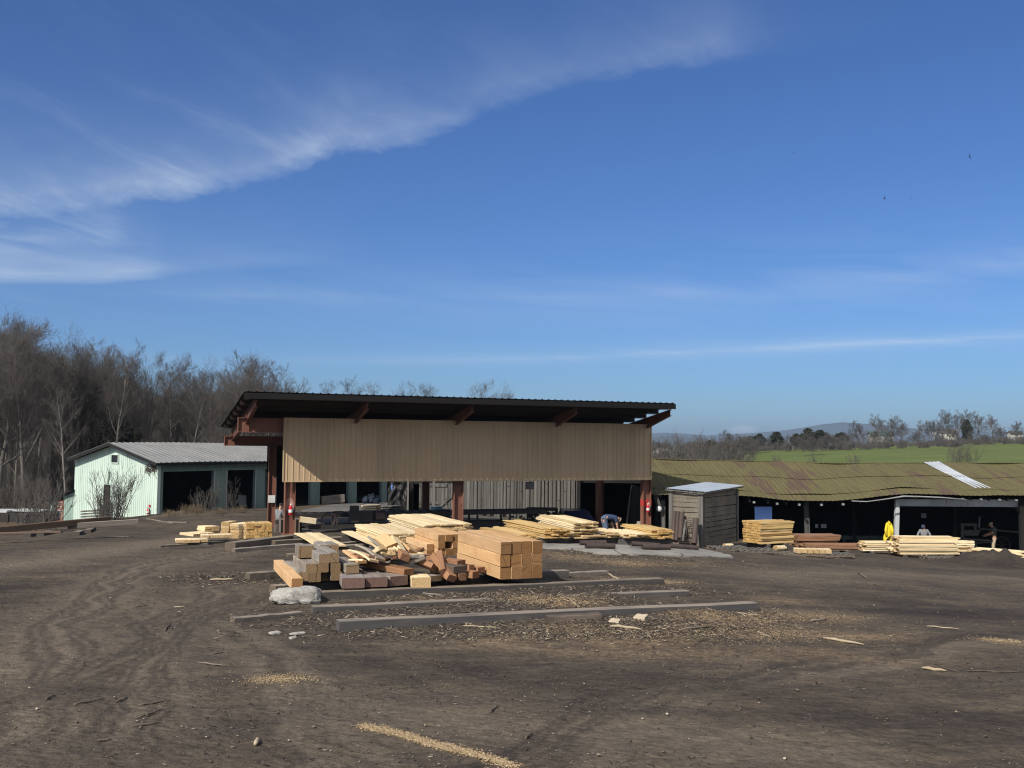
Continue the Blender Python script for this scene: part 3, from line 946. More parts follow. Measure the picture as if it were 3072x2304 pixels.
garage = empty('green_garage', K(0, 0, -4.6), 0, 'mint green metal garage with grey corrugated gable roof and open dark bays', 'garage')
ZE = -1.50; GW = q_at(232); ZR = -.50; GL = 23.0
mb = MB()
n = 44
prof = ((0, 0), (.55, 0), (.63, 1), (.80, 1), (.88, 0))
us = [((i + u) / n, k) for i in range(n) for u, k in prof] + [(1.0, 0)]
dq0, dq1 = q_at(341), q_at(322)      # dark door slot
wq0, wq1 = q_at(363), q_at(342)      # attic window
lo, up = [], []
for (ua, ka), (ub, kb) in zip(us[:-1], us[1:]):
    qa, qb = ua * GW, ub * GW
    top = lambda q: ZE + (ZR - ZE) * (1 - abs(q - GW / 2) / (GW / 2))
    segs = [(-6.3, None)]
    mid = (qa + qb) / 2
    zdoor = P(330, 1453, 61).z - CZ
    zw0, zw1 = P(350, 1388, 61.0).z - CZ, P(350, 1363, 61.0).z - CZ
    ivs = [(-6.6, top)]
    A0 = lambda q: -6.6
    parts = []
    if min(dq0, dq1) < mid < max(dq0, dq1): parts = [(zdoor, None)]
    elif min(wq0, wq1) < mid < max(wq0, wq1): parts = [(-6.6, zw0), (zw1, None)]
    else: parts = [(-6.6, None)]
    for b_, t_ in parts:
        za, zb2 = (top(qa), top(qb)) if t_ is None else (t_, t_)
        mb.add([K(-ka * .025, qa, b_), K(-kb * .025, qb, b_), K(-kb * .025, qb, zb2), K(-ka * .025, qa, za)], [(0, 1, 2, 3)][::1])
mb.build('gable_wall', M['mint'], garage)
# shell: other walls, dark inside
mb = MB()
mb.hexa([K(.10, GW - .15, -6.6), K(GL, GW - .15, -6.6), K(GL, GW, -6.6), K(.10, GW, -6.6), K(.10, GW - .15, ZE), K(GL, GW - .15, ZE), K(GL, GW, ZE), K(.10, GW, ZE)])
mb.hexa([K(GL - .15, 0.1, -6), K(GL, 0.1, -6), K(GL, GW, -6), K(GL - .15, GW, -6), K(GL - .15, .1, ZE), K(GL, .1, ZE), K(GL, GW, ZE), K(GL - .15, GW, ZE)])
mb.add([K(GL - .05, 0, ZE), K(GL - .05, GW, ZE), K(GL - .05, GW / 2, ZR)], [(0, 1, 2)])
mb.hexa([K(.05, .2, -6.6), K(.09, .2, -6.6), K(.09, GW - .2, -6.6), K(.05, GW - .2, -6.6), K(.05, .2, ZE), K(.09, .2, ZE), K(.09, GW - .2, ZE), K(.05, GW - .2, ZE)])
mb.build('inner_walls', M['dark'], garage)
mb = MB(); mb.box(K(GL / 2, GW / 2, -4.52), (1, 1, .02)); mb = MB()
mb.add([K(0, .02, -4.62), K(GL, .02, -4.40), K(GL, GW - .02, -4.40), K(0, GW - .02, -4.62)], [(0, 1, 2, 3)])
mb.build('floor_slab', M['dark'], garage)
# front wall: header band and piers
zh = P(560, 1415, 59).z - CZ
mb = MB()
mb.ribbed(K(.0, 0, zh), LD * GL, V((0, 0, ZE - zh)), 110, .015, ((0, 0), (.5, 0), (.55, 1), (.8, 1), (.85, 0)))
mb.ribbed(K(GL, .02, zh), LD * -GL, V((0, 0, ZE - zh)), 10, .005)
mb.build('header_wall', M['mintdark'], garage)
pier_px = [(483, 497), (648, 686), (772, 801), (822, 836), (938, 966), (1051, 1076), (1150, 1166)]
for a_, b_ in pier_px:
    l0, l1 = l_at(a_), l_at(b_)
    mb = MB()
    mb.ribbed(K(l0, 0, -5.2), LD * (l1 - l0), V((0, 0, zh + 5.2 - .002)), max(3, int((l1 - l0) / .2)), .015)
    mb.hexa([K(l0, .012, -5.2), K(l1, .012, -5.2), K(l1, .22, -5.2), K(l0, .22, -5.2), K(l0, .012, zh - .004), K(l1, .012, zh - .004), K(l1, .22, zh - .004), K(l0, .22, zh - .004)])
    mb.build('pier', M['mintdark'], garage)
# corner trim
mb = MB(); mb.bar(K(-.03, .06, -5.4), K(-.03, .06, ZE - .02), .02, .2, GD); mb.bar(K(.06, -.03, -5.4), K(.06, -.03, ZE - .02), .2, .02, GD); mb.build('corner_trim', M['mint'], garage)
# white door edges
for px in (649, 686, 772):
    mb = MB(); l = l_at(px); mb.bar(K(l, -.03, -4.7), K(l, -.03, zh), .05, .04, LD)
    mb.build('door_edge', M['whitemetal'], garage)
mb = MB()
wv = lambda p, u, t_: p + V((0, 0, .02 * math.sin(u * 60) * 0 + .03 * math.sin(u * 9)))
ov = .45; ovg = .5
sl_ = (ZR - ZE) / (GW / 2)
for sgn in (0, 1):
    if sgn == 0:
        o = K(-ovg, GW / 2, ZR + .10); e = K(-ovg, -ov, ZE - sl_ * ov + .10)
    else:
        o = K(GL + .2, GW / 2, ZR + .10); e = K(GL + .2, GW + .1, ZE - sl_ * .1 + .10)
    ex = LD * (GL + ovg + .2) * (1 if sgn == 0 else -1)
    mb.ribbed(e, ex, o - e, 60, .03, ((0, 0), (.62, 0), (.72, 1), (.86, 1)), 4, wv)
mb.build('roof', M['galv'], garage)
mb = MB()
for q0, q1 in ((GW / 2, -ov), (GW / 2, GW + .1)):
    z1 = ZE - sl_ * (ov if q1 < 0 else .1)
    mb.bar(K(-ovg + .02, q0, ZR - .0), K(-ovg + .02, q1, z1 - .0), .04, .16)
mb.bar(K(-ovg + .02, -ov + .03, ZE - sl_ * ov - .0), K(GL, -ov + .03, ZE - sl_ * ov - .0), .04, .13)
mb.build('rake_board', M['dark'], garage)
mb = MB()   # window frame and dark pane
qa, qb = sorted((wq0, wq1)); zc = (zw0 + zw1) / 2
for q in (qa, qb): mb.bar(K(-.04, q, zw0), K(-.04, q, zw1), .06, .06, GD)
for z in (zw0, zw1): mb.bar(K(-.04, qa, z), K(-.04, qb, z), .06, .06)
wf = mb.build('window', M['mint'], garage)
mb = MB(); mb.hexa([K(.0, qa, zw0), K(.02, qa, zw0), K(.02, qb, zw0), K(.0, qb, zw0), K(.0, qa, zw1), K(.02, qa, zw1), K(.02, qb, zw1), K(.0, qb, zw1)]); mb.build('pane', M['glass'], wf)
mb = MB(); qa, qb = sorted((dq0, dq1))
mb.hexa([K(.02, qa, -6), K(.05, qa, -6), K(.05, qb, -6), K(.02, qb, -6), K(.02, qa, zdoor), K(.05, qa, zdoor), K(.05, qb, zdoor), K(.02, qb, zdoor)])
mb.build('door', M['dark'], garage)
mb = MB(); mb.bar(K(-.05, q_at(334), P(332, 1450, 61).z - CZ), K(-.05, q_at(338), P(332, 1413, 61).z - CZ), .10, .03, LD); mb.build('vent_slot', M['mintdark'], garage)
# lean-to
qe = q_at(163)
mb = MB()
zl0 = P(232, 1467, 64.3).z - CZ; zl1 = P(163, 1490, 66.5).z - CZ
nl = 14
for i in range(nl):
    for u0, k0, u1, k1 in ((0, 0, .55, 0), (.55, 0, .63, 1), (.63, 1, .8, 1), (.8, 1, .88, 0), (.88, 0, 1, 0)):
        q0 = GW + (qe - GW) * (i + u0) / nl; q1 = GW + (qe - GW) * (i + u1) / nl
        zz = lambda q: zl0 + (zl1 - zl0) * (q - GW) / (qe - GW) - .1
        if min(q_at(204), q_at(177)) < (q0 + q1) / 2 < max(q_at(204), q_at(177)): continue
        mb.add([K(-k0 * .025, q0, -6.8), K(-k1 * .025, q1, -6.8), K(-k1 * .025, q1, zz(q1)), K(-k0 * .025, q0, zz(q0))], [(0, 1, 2, 3)])
for l0, q0, l1, q1 in ((0, qe, 6, qe), (6, qe, 6, GW)):
    mb.add([K(l0, q0, -6.8), K(l1, q1, -6.8), K(l1, q1, zl1 - .05), K(l0, q0, zl1 - .05)], [(0, 1, 2, 3)])
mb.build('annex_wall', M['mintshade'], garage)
mb = MB(); mb.hexa([K(-.4, GW - .1, zl0 - .02), K(-.4, qe + .4, zl1 - .12), K(6.2, qe + .4, zl1 - .12), K(6.2, GW - .1, zl0 - .02), K(-.4, GW - .1, zl0 + .06), K(-.4, qe + .4, zl1 - .04), K(6.2, qe + .4, zl1 - .04), K(6.2, GW - .1, zl0 + .06)])
mb.build('annex_roof', M['dark'], garage)
qa, qb = sorted((q_at(203), q_at(178)))
zt_ = P(190, 1494, 65.5).z - CZ
mb = MB(); mb.hexa([K(.0, qa, -6.8), K(.04, qa, -6.8), K(.04, qb, -6.8), K(.0, qb, -6.8), K(.0, qa, zt_), K(.04, qa, zt_), K(.04, qb, zt_), K(.0, qb, zt_)])
mb.bar(K(-.01, qa + .04, -6.8), K(-.01, qa + .04, zt_), .02, .09, GD); mb.bar(K(-.01, qb - .04, -6.8), K(-.01, qb - .04, zt_), .02, .09, GD)
dr = mb.build('annex_door', M['rustdoor'], garage)
mb = MB()
for i in range(4):
    q = qa + .12 + (qb - qa - .24) * i / 3; mb.bar(K(-.02, q, zt_ - 1.1), K(-.02, q, zt_ - .15), .02, .025, GD)
for i in range(5):
    z = zt_ - 1.1 + .95 * i / 4; mb.bar(K(-.025, qa + .12, z), K(-.025, qb - .12, z), .02, .025)
mb.build('lattice', M['whitemetal'], dr)
# extinguisher and red plate on the gable wall
q = q_at(460)
extinguisher(K(-.13, q, P(460, 1541, 58.8).z - CZ), math.atan2(GD.y, GD.x) + math.pi, 'red fire extinguisher on mint green wall corner below its red plate', .46)
mb = MB(); mb.box(K(-.04, q, P(460, 1516, 58.8).z - CZ), (.16, .01, .14), Matrix.Rotation(math.atan2(GD.y, GD.x), 3, 'Z'))
tag(mb.build('red_plate', M['red'], loc=K(-.04, q, P(460, 1516, 58.8).z - CZ)), 'small square red sign on the mint green garage corner', 'sign')
# dead vine on the gable corner
vine = empty('dead_vine', K(-.05, q_at(462), P(462, 1388, 58.5).z - CZ), 0, 'dark dead vine clinging to the top corner of the mint gable', 'vine')
mb = MB()
for k in range(46):
    q0 = q_at(rnd.uniform(448, 476)); z0 = P(460, rnd.uniform(1390, 1412), 58.5).z
    a = K(-.06, q0, z0 - CZ); mb.tube([a, a + GD * rnd.uniform(-.18, .18) + V((0, 0, rnd.uniform(-.28, .1))) - LD * rnd.uniform(0, .06), a + GD * rnd.uniform(-.3, .3) + V((0, 0, rnd.uniform(-.5, .05)))], [.02, .016, .008], 4)
mb.build('stems', M['bark'], vine)
# white sheet and odds inside the second bay
mb = MB(); b = P(727, 1527, 66.5); mb.bar(b, P(727, 1486, 67.0), .5, .03, V((.3, -1, 0))); tag(mb.build('white_sheet', M['whitemetal'], loc=b), 'white sheet standing upright inside the second dark garage bay', 'sheet')
mb = MB()
b = P(790, 1525, 65.0)
mb.hexa([P(771, 1412, 65.6), P(801, 1412, 65.2), P(801, 1412, 65.4), P(771, 1412, 65.8), P(776, 1528, 65.0), P(798, 1528, 65), P(798, 1528, 65.2), P(776, 1528, 65.2)])
tag(mb.build('hanging_sheet', M['mintdark'], loc=b), 'loose grey blue sheet hanging at the right edge of the second bay', 'sheet')
# timber blocks inside right bays
def simple_beam(name, label, cat, a, b, w_, h, mat, group=None, **k):
    return beam(name, label, cat, a, b, w_, h, mat, group, **k)


def beam(name, label, cat, a, b, w_, h, mat, group=None, wob=.004, ch=.010, seg=3, roll=0.0, taper=1.0, bow=0.0):
    """sawn timber; a and b are the middles of the bottom edges of its two ends, local Y runs along it"""
    a, b = V(a), V(b)
    d = b - a; L = d.length
    vs, fs = [], []
    for i in range(seg + 1):
        t_ = i / seg
        ww = w_ * (1 + (taper - 1) * t_) / 2; hh = h * (1 + (taper - 1) * t_)
        jx, jz = rnd.uniform(-wob, wob), rnd.uniform(-wob, wob) + bow * (4 * t_ * (1 - t_))
        for x, z in ((-ww + ch, 0), (ww - ch, 0), (ww, ch), (ww, hh - ch), (ww - ch, hh), (-ww + ch, hh), (-ww, hh - ch), (-ww, ch)):
            vs.append((x + jx + rnd.uniform(-wob, wob) * .4, L * t_, z + jz + rnd.uniform(-wob, wob) * .4))
    for i in range(seg):
        for k in range(8):
            fs.append((i * 8 + k, i * 8 + (k + 1) % 8, (i + 1) * 8 + (k + 1) % 8, (i + 1) * 8 + k))
    fs.append(tuple(range(7, -1, -1))); fs.append(tuple(seg * 8 + k for k in range(8)))
    fs = [tuple(reversed(f)) for f in fs]
    me = bpy.data.meshes.new(name); me.from_pydata(vs, [], fs); me.materials.append(M[mat] if isinstance(mat, str) else mat); me.update()
    bm = bmesh.new(); bm.from_mesh(me); bmesh.ops.recalc_face_normals(bm, faces=bm.faces); bm.to_mesh(me); bm.free()
    o = link(name, me)
    y = d.normalized(); x = y.cross(V((0, 0, 1))); x = V((1, 0, 0)) if x.length < 1e-3 else x.normalized(); z = x.cross(y)
    rm = Matrix((x, y, z)).transposed()
    if roll: rm = rm @ Matrix.Rotation(roll, 3, 'Y')
    o.rotation_euler = rm.to_euler(); o.location = a
    return tag(o, label, cat, group)


for (x0, y0, x1, y1, d, h) in ((962, 1514, 1030, 1506, 69.5, .55),):
    beam('timber_block', 'big pale squared timber lying inside a dark garage bay', 'timber', P(x0, y0, d), P(x1, y1, d + 1), .5, h, 'timber_old')
mb = MB()
b = P(1115, 1500, 71)
for dx, dz, r_ in ((-.4, .05, .26), (0, .1, .32), (.38, .03, .28), (.1, .30, .2), (-.22, .24, .18)):
    c_ = b + V((dx, rnd.uniform(-.15, .15), dz))
    mb.tube([c_ + V((rnd.uniform(-.06, .06), rnd.uniform(-.06, .06), z * r_)) for z in (-1, -.6, .1, .6, .95)], [r_ * .7, r_ * rnd.uniform(.9, 1.1), r_ * rnd.uniform(.85, 1.1), r_ * .6, r_ * .1], 9)
M['darktarp'] = dirty('dark_blue_tarp', (.012, .018, .035), (.02, .03, .05), 4, .6)
tag(mb.build('tarp_bundle', M['darktarp'], loc=b), 'crumpled blue tarp bundle inside the third dark bay', 'tarp bundle')

# ------------------------------------------------------------------ weathered barn
BY = 60.0
bx = lambda px, y=BY: (px - 1536) / F * y
barn = empty('plank_barn', (bx(1500), BY, P(1500, 1552, BY).z), 0, 'old barn of weathered grey vertical planks behind the tan lumber shed', 'barn')
zbt = CZ + .25
mb = MB()
x = bx(1388)
while x < bx(1732):
    wd = rnd.uniform(.11, .23)
    zb = P((x / BY) * F + 1536, 1552, BY).z + rnd.choice([0, 0, 0, .1, .25, -.1])
    zt = zbt
    th = rnd.uniform(.02, .045)
    yy = BY - rnd.uniform(0, .03)
    xm = x + wd / 2
    if bx(1582) < xm < bx(1608):
        zw0_ = P(1595, 1468, BY).z; zw1_ = P(1595, 1446, BY).z
        segs = [(zb, zw0_), (zw1_, zt)]
    elif rnd.random() < .22:
        zc = rnd.uniform(zb + .6, zb + 2.2)
        segs = [(zb, zc - .015), (zc + .015, zt)]
    else:
        segs = [(zb, zt)]
    for z0, z1 in segs:
        mb.hexa([(x, yy, z0), (x + wd, yy, z0), (x + wd, yy + th, z0), (x, yy + th, z0), (x + rnd.uniform(-.01, .01), yy, z1), (x + wd - .004, yy, z1), (x + wd - .004, yy + th, z1), (x, yy + th, z1)])
    x += wd + rnd.choice([.012, .02, .03, .05, .07])
def plank_grey():
    t = material('weathered_vertical_plank')
    tc = t.n('ShaderNodeTexCoord').outputs['Object']
    a = t.noise(t.vmul(tc, (5.2, 5.2, .02)), 1.0, 2, .5)
    b = t.noise(t.vmul(tc, (30, 30, .9)), 1.0, 5, .65)
    d = t.noise(t.vmul(tc, (2.5, 2.5, .8)), 1.0, 5, .65)
    c = t.mix(t.rng(a, .32, .68), (.062, .060, .057), (.195, .185, .170))
    c = t.mix(t.math('MULTIPLY', t.rng(b, .45, .68), .65), c, (.06, .057, .054))
    c = t.mix(t.math('MULTIPLY', t.rng(d, .55, .68), .5), c, (.05, .047, .044))
    return finish(t, c, .92, 0, t.bump(b, .5, .01), .15)


M['greyv'] = plank_grey()
mb.build('plank_wall', M['greyv'], barn)
xl, xr = bx(1195), bx(1925)
mb = MB()
def wallbox(x0, y0, x1, y1, z0, z1, t_=.12):
    if abs(y1 - y0) < .01: mb.hexa([(x0, y0, z0), (x1, y0, z0), (x1, y0 + t_, z0), (x0, y0 + t_, z0), (x0, y0, z1), (x1, y0, z1), (x1, y0 + t_, z1), (x0, y0 + t_, z1)])
    else: mb.hexa([(x0, y0, z0), (x0 + t_, y0, z0), (x0 + t_, y1, z0), (x0, y1, z0), (x0, y0, z1), (x0 + t_, y0, z1), (x0 + t_, y1, z1), (x0, y1, z1)])
zfl = P(1500, 1554, BY).z
wallbox(bx(1388), BY + .08, bx(1732), BY + .08, zfl - .3, zbt, .03)
wallbox(xl, BY + 8, xr, BY + 8, zfl - 1, zbt + .4)
wallbox(xl, BY + .1, xl, BY + 8, zfl - 1, zbt)
wallbox(xr, BY + .1, xr, BY + 8, zfl - 1, zbt)
wallbox(bx(1732), BY + .15, bx(1735), BY + 8, zfl - .5, zbt)
wallbox(xl, BY + .09, bx(1388), BY + .09, P(1300, 1452, BY).z, zbt)
wallbox(bx(1732), BY + .09, xr, BY + .09, P(1800, 1449, BY).z, zbt)
mb.hexa([(xl, BY + .1, zfl - .06), (xr, BY + .1, zfl - .6), (xr, BY + 8, zfl - .6), (xl, BY + 8, zfl - .06), (xl, BY + .1, zfl), (xr, BY + .1, zfl - .5), (xr, BY + 8, zfl - .5), (xl, BY + 8, zfl)])
mb.build('inner_walls', M['dark'], barn)
mb = MB()
zrg = zbt + .5
mb.hexa([(xl - .3, BY - .4, zbt - .02), (xr + .3, BY - .4, zbt - .02), (xr + .3, BY + 4, zrg), (xl - .3, BY + 4, zrg), (xl - .3, BY - .4, zbt + .06), (xr + .3, BY - .4, zbt + .06), (xr + .3, BY + 4, zrg + .08), (xl - .3, BY + 4, zrg + .08)])
mb.hexa([(xl - .3, BY + 4, zrg + .002), (xr + .3, BY + 4, zrg + .002), (xr + .3, BY + 8.4, zbt), (xl - .3, BY + 8.4, zbt), (xl - .3, BY + 4, zrg + .082), (xr + .3, BY + 4, zrg + .082), (xr + .3, BY + 8.4, zbt + .08), (xl - .3, BY + 8.4, zbt + .08)])
mb.build('roof', M['roofbrown'], barn)
mb = MB()
z0 = P(1595, 1468, BY).z; z1 = P(1595, 1446, BY).z
mb.box((bx(1595), BY + .05, (z0 + z1) / 2), (.5, .02, z1 - z0)); mb.build('loft_window', M['glass'], barn)
mb = MB()
mb.bar((bx(1738), BY - .05, zfl - .4), (bx(1738), BY - .05, zbt), .3, .2); mb.build('door_post', M['dark'], barn)
# plank door with brace, left
mb = MB()
x = bx(1262)
while x < bx(1372):
    wd = rnd.uniform(.16, .26)
    z1 = P(1300, rnd.uniform(1448, 1452), BY).z; z0 = P(1300, 1553, BY).z + rnd.uniform(0, .06)
    mb.hexa([(x, BY + .02, z0), (x + wd, BY + .02, z0), (x + wd, BY + .05, z0), (x, BY + .05, z0), (x, BY + .02, z1), (x + wd - .01, BY + .02, z1), (x + wd - .01, BY + .05, z1), (x, BY + .05, z1)])
    x += wd + .012
dd = mb.build('plank_door', M['greyv'], barn)
mb = MB()
mb.bar((bx(1262), BY - .01, P(1300, 1509, BY).z), (bx(1345), BY - .01, P(1300, 1509, BY).z), .04, .16)
mb.bar((bx(1262), BY - .01, P(1300, 1455, BY).z), (bx(1345), BY - .01, P(1300, 1455, BY).z), .04, .2)
mb.bar((bx(1316), BY - .03, P(1300, 1526, BY).z), (bx(1366), BY - .03, P(1300, 1482, BY).z), .04, .16)
mb.build('door_brace', M['greyv'], dd)
mb = MB(); mb.bar((bx(1306, 57), 57, P(1306, 1555, 57).z), (bx(1306, 57), 57, P(1306, 1440, 57).z), .14, .14)
tag(mb.build('wooden_post', M['greyv'], loc=(bx(1306, 57), 57, P(1306, 1555, 57).z)), 'pale grey upright post standing before the braced plank door', 'post')
mb = MB(); mb.bar((bx(1240, 59), 59, P(1240, 1560, 59).z), (bx(1240, 59), 59, P(1240, 1440, 59).z), .25, .2)
tag(mb.build('wooden_post', M['dark'], loc=(bx(1240, 59), 59, P(1240, 1560, 59).z)), 'dark upright post between the black tarp and plank door', 'post')
mb = MB(); mb.bar((bx(1229, 58), 58, P(1229, 1548, 58).z), (bx(1229, 58), 58, P(1229, 1440, 58).z), .13, .1)
tag(mb.build('wooden_post', M['greyv'], loc=(bx(1229, 58), 58, P(1229, 1548, 58).z)), 'slim grey post at the right edge of the black tarp', 'post')
# black plastic tarp
n = 26
vs, fs = [], []
for j in range(n + 1):
    for i in range(n + 1):
        u, v_ = i / n, j / n
        px = 1163 + 62 * u + (1 - v_) * 6 * math.sin(u * 3); py = 1447 + 92 * (1 - v_) + 6 * math.sin(u * 7 + 1) * (1 - v_)
        p = P(px, py, 58.4)
        fold = .10 * math.sin(u * 17 + 3 * math.sin(v_ * 4)) * (1 - v_ * .4) + .10 * math.sin(v_ * 22 + 9 * (u - .5) ** 2 * 4) * (v_) * .8
        vs.append(p + V((0, fold, 0)))
holes = {(4, 21), (5, 22), (4, 22), (4, 20), (4, 23), (5, 20), (5, 23), (11, 24), (16, 24), (22, 8), (21, 9), (23, 5)}
for j in range(n):
    for i in range(n):
        if (i, j) not in holes: fs.append((j * (n + 1) + i, j * (n + 1) + i + 1, (j + 1) * (n + 1) + i + 1, (j + 1) * (n + 1) + i))
mb = MB().add(vs, fs)
tp = mb.build('black_tarp', M['plastic'], smooth_=True, loc=P(1190, 1540, 58.4)); tag(tp, 'crumpled black plastic sheet hung at the barn corner with blue holes', 'tarp')
mb = MB(); mb.box(P(1177, 1467, 58.8), (.42, .02, .75)); tag(mb.build('blue_tarp', M['blue'], loc=P(1177, 1480, 58.8)), 'bright blue patch of tarp showing through the black plastic', 'tarp')

# ------------------------------------------------------------------ long mossy shed
LX0, LX1, YE, YR, YB = 7.15, 40.0, 52.0, 59.5, 67.0
zR = P(2500, 1391, YR).z; zE = P(2500, 1480, 52.8).z


def ridge_z(x):
    u = x / YR * F + 1536
    return np.interp(u, [1900, 1960, 2200, 2500, 2700, 3072, 3700], [P(1960, 1378, YR).z, P(1960, 1378, YR).z, P(2200, 1384, YR).z, P(2500, 1391, YR).z, P(2700, 1391, YR).z, P(3072, 1390, YR).z, P(3072, 1390, YR).z])


def eave_z(x, y=52.6):
    u = x / y * F + 1536
    return np.interp(u, [1900, 2000, 2200, 2350, 2480, 2600, 2700, 2800, 3072, 3700], [P(2000, 1464, y).z, P(2000, 1464, y).z, P(2200, 1471, y).z, P(2350, 1481, y).z, P(2480, 1482, y).z,
                                                                           P(2600, 1474, y).z, P(2700, 1465, y).z, P(2800, 1466, y).z, P(3072, 1472, y).z, P(3072, 1472, y).z])


longshed = empty('long_shed', (LX0, YE, P(2000, 1600, YE).z), 0, 'long low open sawmill shed under a sagging mossy corrugated metal roof', 'shed')
mb = MB()


def fn_up(p, u, t_):
    x = p.x
    z = ridge_z(x) * t_ + eave_z(x) * (1 - t_)
    nz = p.z - (zR * t_ + zE * (1 - t_))
    z += .035 * math.sin(x * 1.3 + t_ * 5) + .03 * math.sin(x * .7 - t_ * 3)
    return V((p.x, p.y, z + nz + (.03 if t_ < .47 and False else 0)))


nr_ = 130
o = V((LX0, 52.6, zE)); mid = V((LX0, 52.6, zE)).lerp(V((LX0, YR, zR)), .46)
pr = ((0, 0), (.25, .6), (.5, 1), (.75, .6))
mb.ribbed(o, V((LX1 - LX0, 0, 0)), mid - o, nr_, .019, pr, 5, lambda p, u, t_: fn_up(p, u, t_ * .46))
mid2 = mid + V((0, -.10, 0))
mb.ribbed(mid2 + V((0, 0, .006)), V((LX1 - LX0, 0, 0)), V((LX0, YR, zR)) - mid2, nr_, .019, pr, 5, lambda p, u, t_: fn_up(p - V((0, 0, .0)), u, .44 + .56 * t_))
mb.ribbed(V((LX1, YR + .01, zR)) , V((LX0 - LX1, 0, 0)), V((0, YB - YR, zE - zR)), nr_, -.02, pr, 3, lambda p, u, t_: V((p.x, p.y, ridge_z(p.x) - (zR - p.z))))
mb.build('roof', M['moss'], longshed)
mb = MB()
x = LX0
while x < LX1:
    mb.bar((x, YR, ridge_z(x) + .045), (x + 2.42, YR, ridge_z(x + 2.4) + .045), .22, .03)
    x += 2.4
mb.build('ridge_cap', M['moss'], longshed)
mb = MB()


def fn_lo(p, u, t_):
    y = 51.5 + t_ * 1.5
    sag = 0
    return V((p.x, y, eave_z(p.x) - (.018 + .05 * float(smooth(12, 9.5, p.x)) + .05 * float(smooth(12.5, 14, p.x) * smooth(19.5, 17.5, p.x)) + .03 * float(smooth(22.5, 23.5, p.x) * smooth(25, 24, p.x))) - (52.6 - y) * .20 - .02 * math.sin(p.x * .9) * (1 - t_) + (p.z - zE)))


mb.ribbed(V((LX0, 51.5, zE)), V((LX1 - LX0, 0, 0)), V((0, 1.5, 0)), nr_, .019, pr, 2, fn_lo)
mb.build('eave_strip', M['moss'], longshed)
# bright replacement sheet
mb = MB()
M['brightsheet'] = dirty('bright_metal_sheet', (.66, .69, .72), (.38, .40, .42), .5, .4, .2, streak=False, speck=(.45, .28, .16))
x0 = (2770 - 1536) / F * YR
mb.ribbed(V((x0, 53.0, zE + .06)), V((.95, 0, 0)), V((0, YR - 53.05, zR - zE)), 4, .03, pr, 6, lambda p, u, t_: V((p.x, p.y, fn_up(V((p.x, p.y, p.z - .06)), u, .06 + .94 * t_).z + .075)))
mb.build('new_sheet', M['brightsheet'], longshed)['label'] = 'bright unpainted metal sheet laid on the mossy roof'
mb = MB()
zf = lambda x: g(x, YB - 1) - .5
zfb = P(2500, 1650, 56).z - 1.2
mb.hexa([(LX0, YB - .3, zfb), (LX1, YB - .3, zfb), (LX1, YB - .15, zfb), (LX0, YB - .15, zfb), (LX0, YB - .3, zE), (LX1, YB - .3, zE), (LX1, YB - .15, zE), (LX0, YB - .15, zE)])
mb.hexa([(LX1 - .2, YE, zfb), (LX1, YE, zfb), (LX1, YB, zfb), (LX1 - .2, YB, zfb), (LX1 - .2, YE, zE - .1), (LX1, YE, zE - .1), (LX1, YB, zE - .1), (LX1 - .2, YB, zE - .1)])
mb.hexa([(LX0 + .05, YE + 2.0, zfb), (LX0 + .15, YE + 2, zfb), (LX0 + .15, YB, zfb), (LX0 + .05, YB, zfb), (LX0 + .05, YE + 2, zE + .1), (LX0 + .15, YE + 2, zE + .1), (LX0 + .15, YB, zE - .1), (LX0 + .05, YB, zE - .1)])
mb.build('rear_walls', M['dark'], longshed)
mb = MB()
for x in np.arange(LX0 + .4, LX1, .95):
    mb.bar((x, 51.7, eave_z(x) - .46), (x, YR, ridge_z(x) - .16), .06, .15)
mb.bar((LX0, YR, zR - .35), (LX1, YR, zR - .3), .12, .25)
mb.build('roof_frame', M['dark'], longshed)
for px in (2262, 2331, 2397, 2463, 2528):
    x = (px - 1536) / F * 51.55
    mb = MB(); mb.bar((x, 51.46, eave_z(x) - .50), (x, 51.62, eave_z(x) - .50), .09, .10); mb.build('rafter_tail', M['gutter'], longshed)
for px in (2885, 2940, 2995, 3045):
    x = (px - 1536) / F * 51.55
    mb = MB(); mb.bar((x, 51.46, eave_z(x) - .45), (x, 51.62, eave_z(x) - .45), .07, .09); mb.build('rafter_tail', M['gutter'], longshed)
# white header and post at the right
xp = lambda px, y: (px - 1536) / F * y
mb = MB()
zh1, zh0 = P(2700, 1497, 52.5).z, P(2700, 1516, 52.5).z
mb.hexa([(xp(2692, 52.5), 52.5, zh0), (LX1 - .3, 52.5, zh0 + .05), (LX1 - .3, 52.6, zh0 + .05), (xp(2692, 52.5), 52.6, zh0), (xp(2692, 52.5), 52.5, zh1), (LX1 - .3, 52.5, zh1 + .1), (LX1 - .3, 52.6, zh1 + .1), (xp(2692, 52.5), 52.6, zh1)])
mb.bar((xp(2692, 52.5), 52.49, zh0 - .02), (LX1 - .3, 52.49, zh0 + .03), .12, .03)
mb.build('header_beam', M['whitemetal'], longshed)
def lpost(px, y, pt, w_, mat, slant=0):
    x = xp(px, y); zb = g(x, y) - .3
    mb = MB(); mb.bar((x, y, zb), (x + slant, y, P(px, pt, y).z), w_, w_); return mb.build('post', M[mat], longshed)
lpost(2683, 52.3, 1499, .21, 'whitemetal', .12)
lpost(2423, 52.6, 1505, .22, 'greyv', -.10)
lpost(1990, 52.3, 1500, .22, 'greyv')
lpost(1972, 53.5, 1480, .2, 'dark')
lpost(2560, 56, 1490, .2, 'dark'); lpost(2860, 56, 1490, .2, 'dark'); lpost(3060, 52.2, 1500, .2, 'dark')
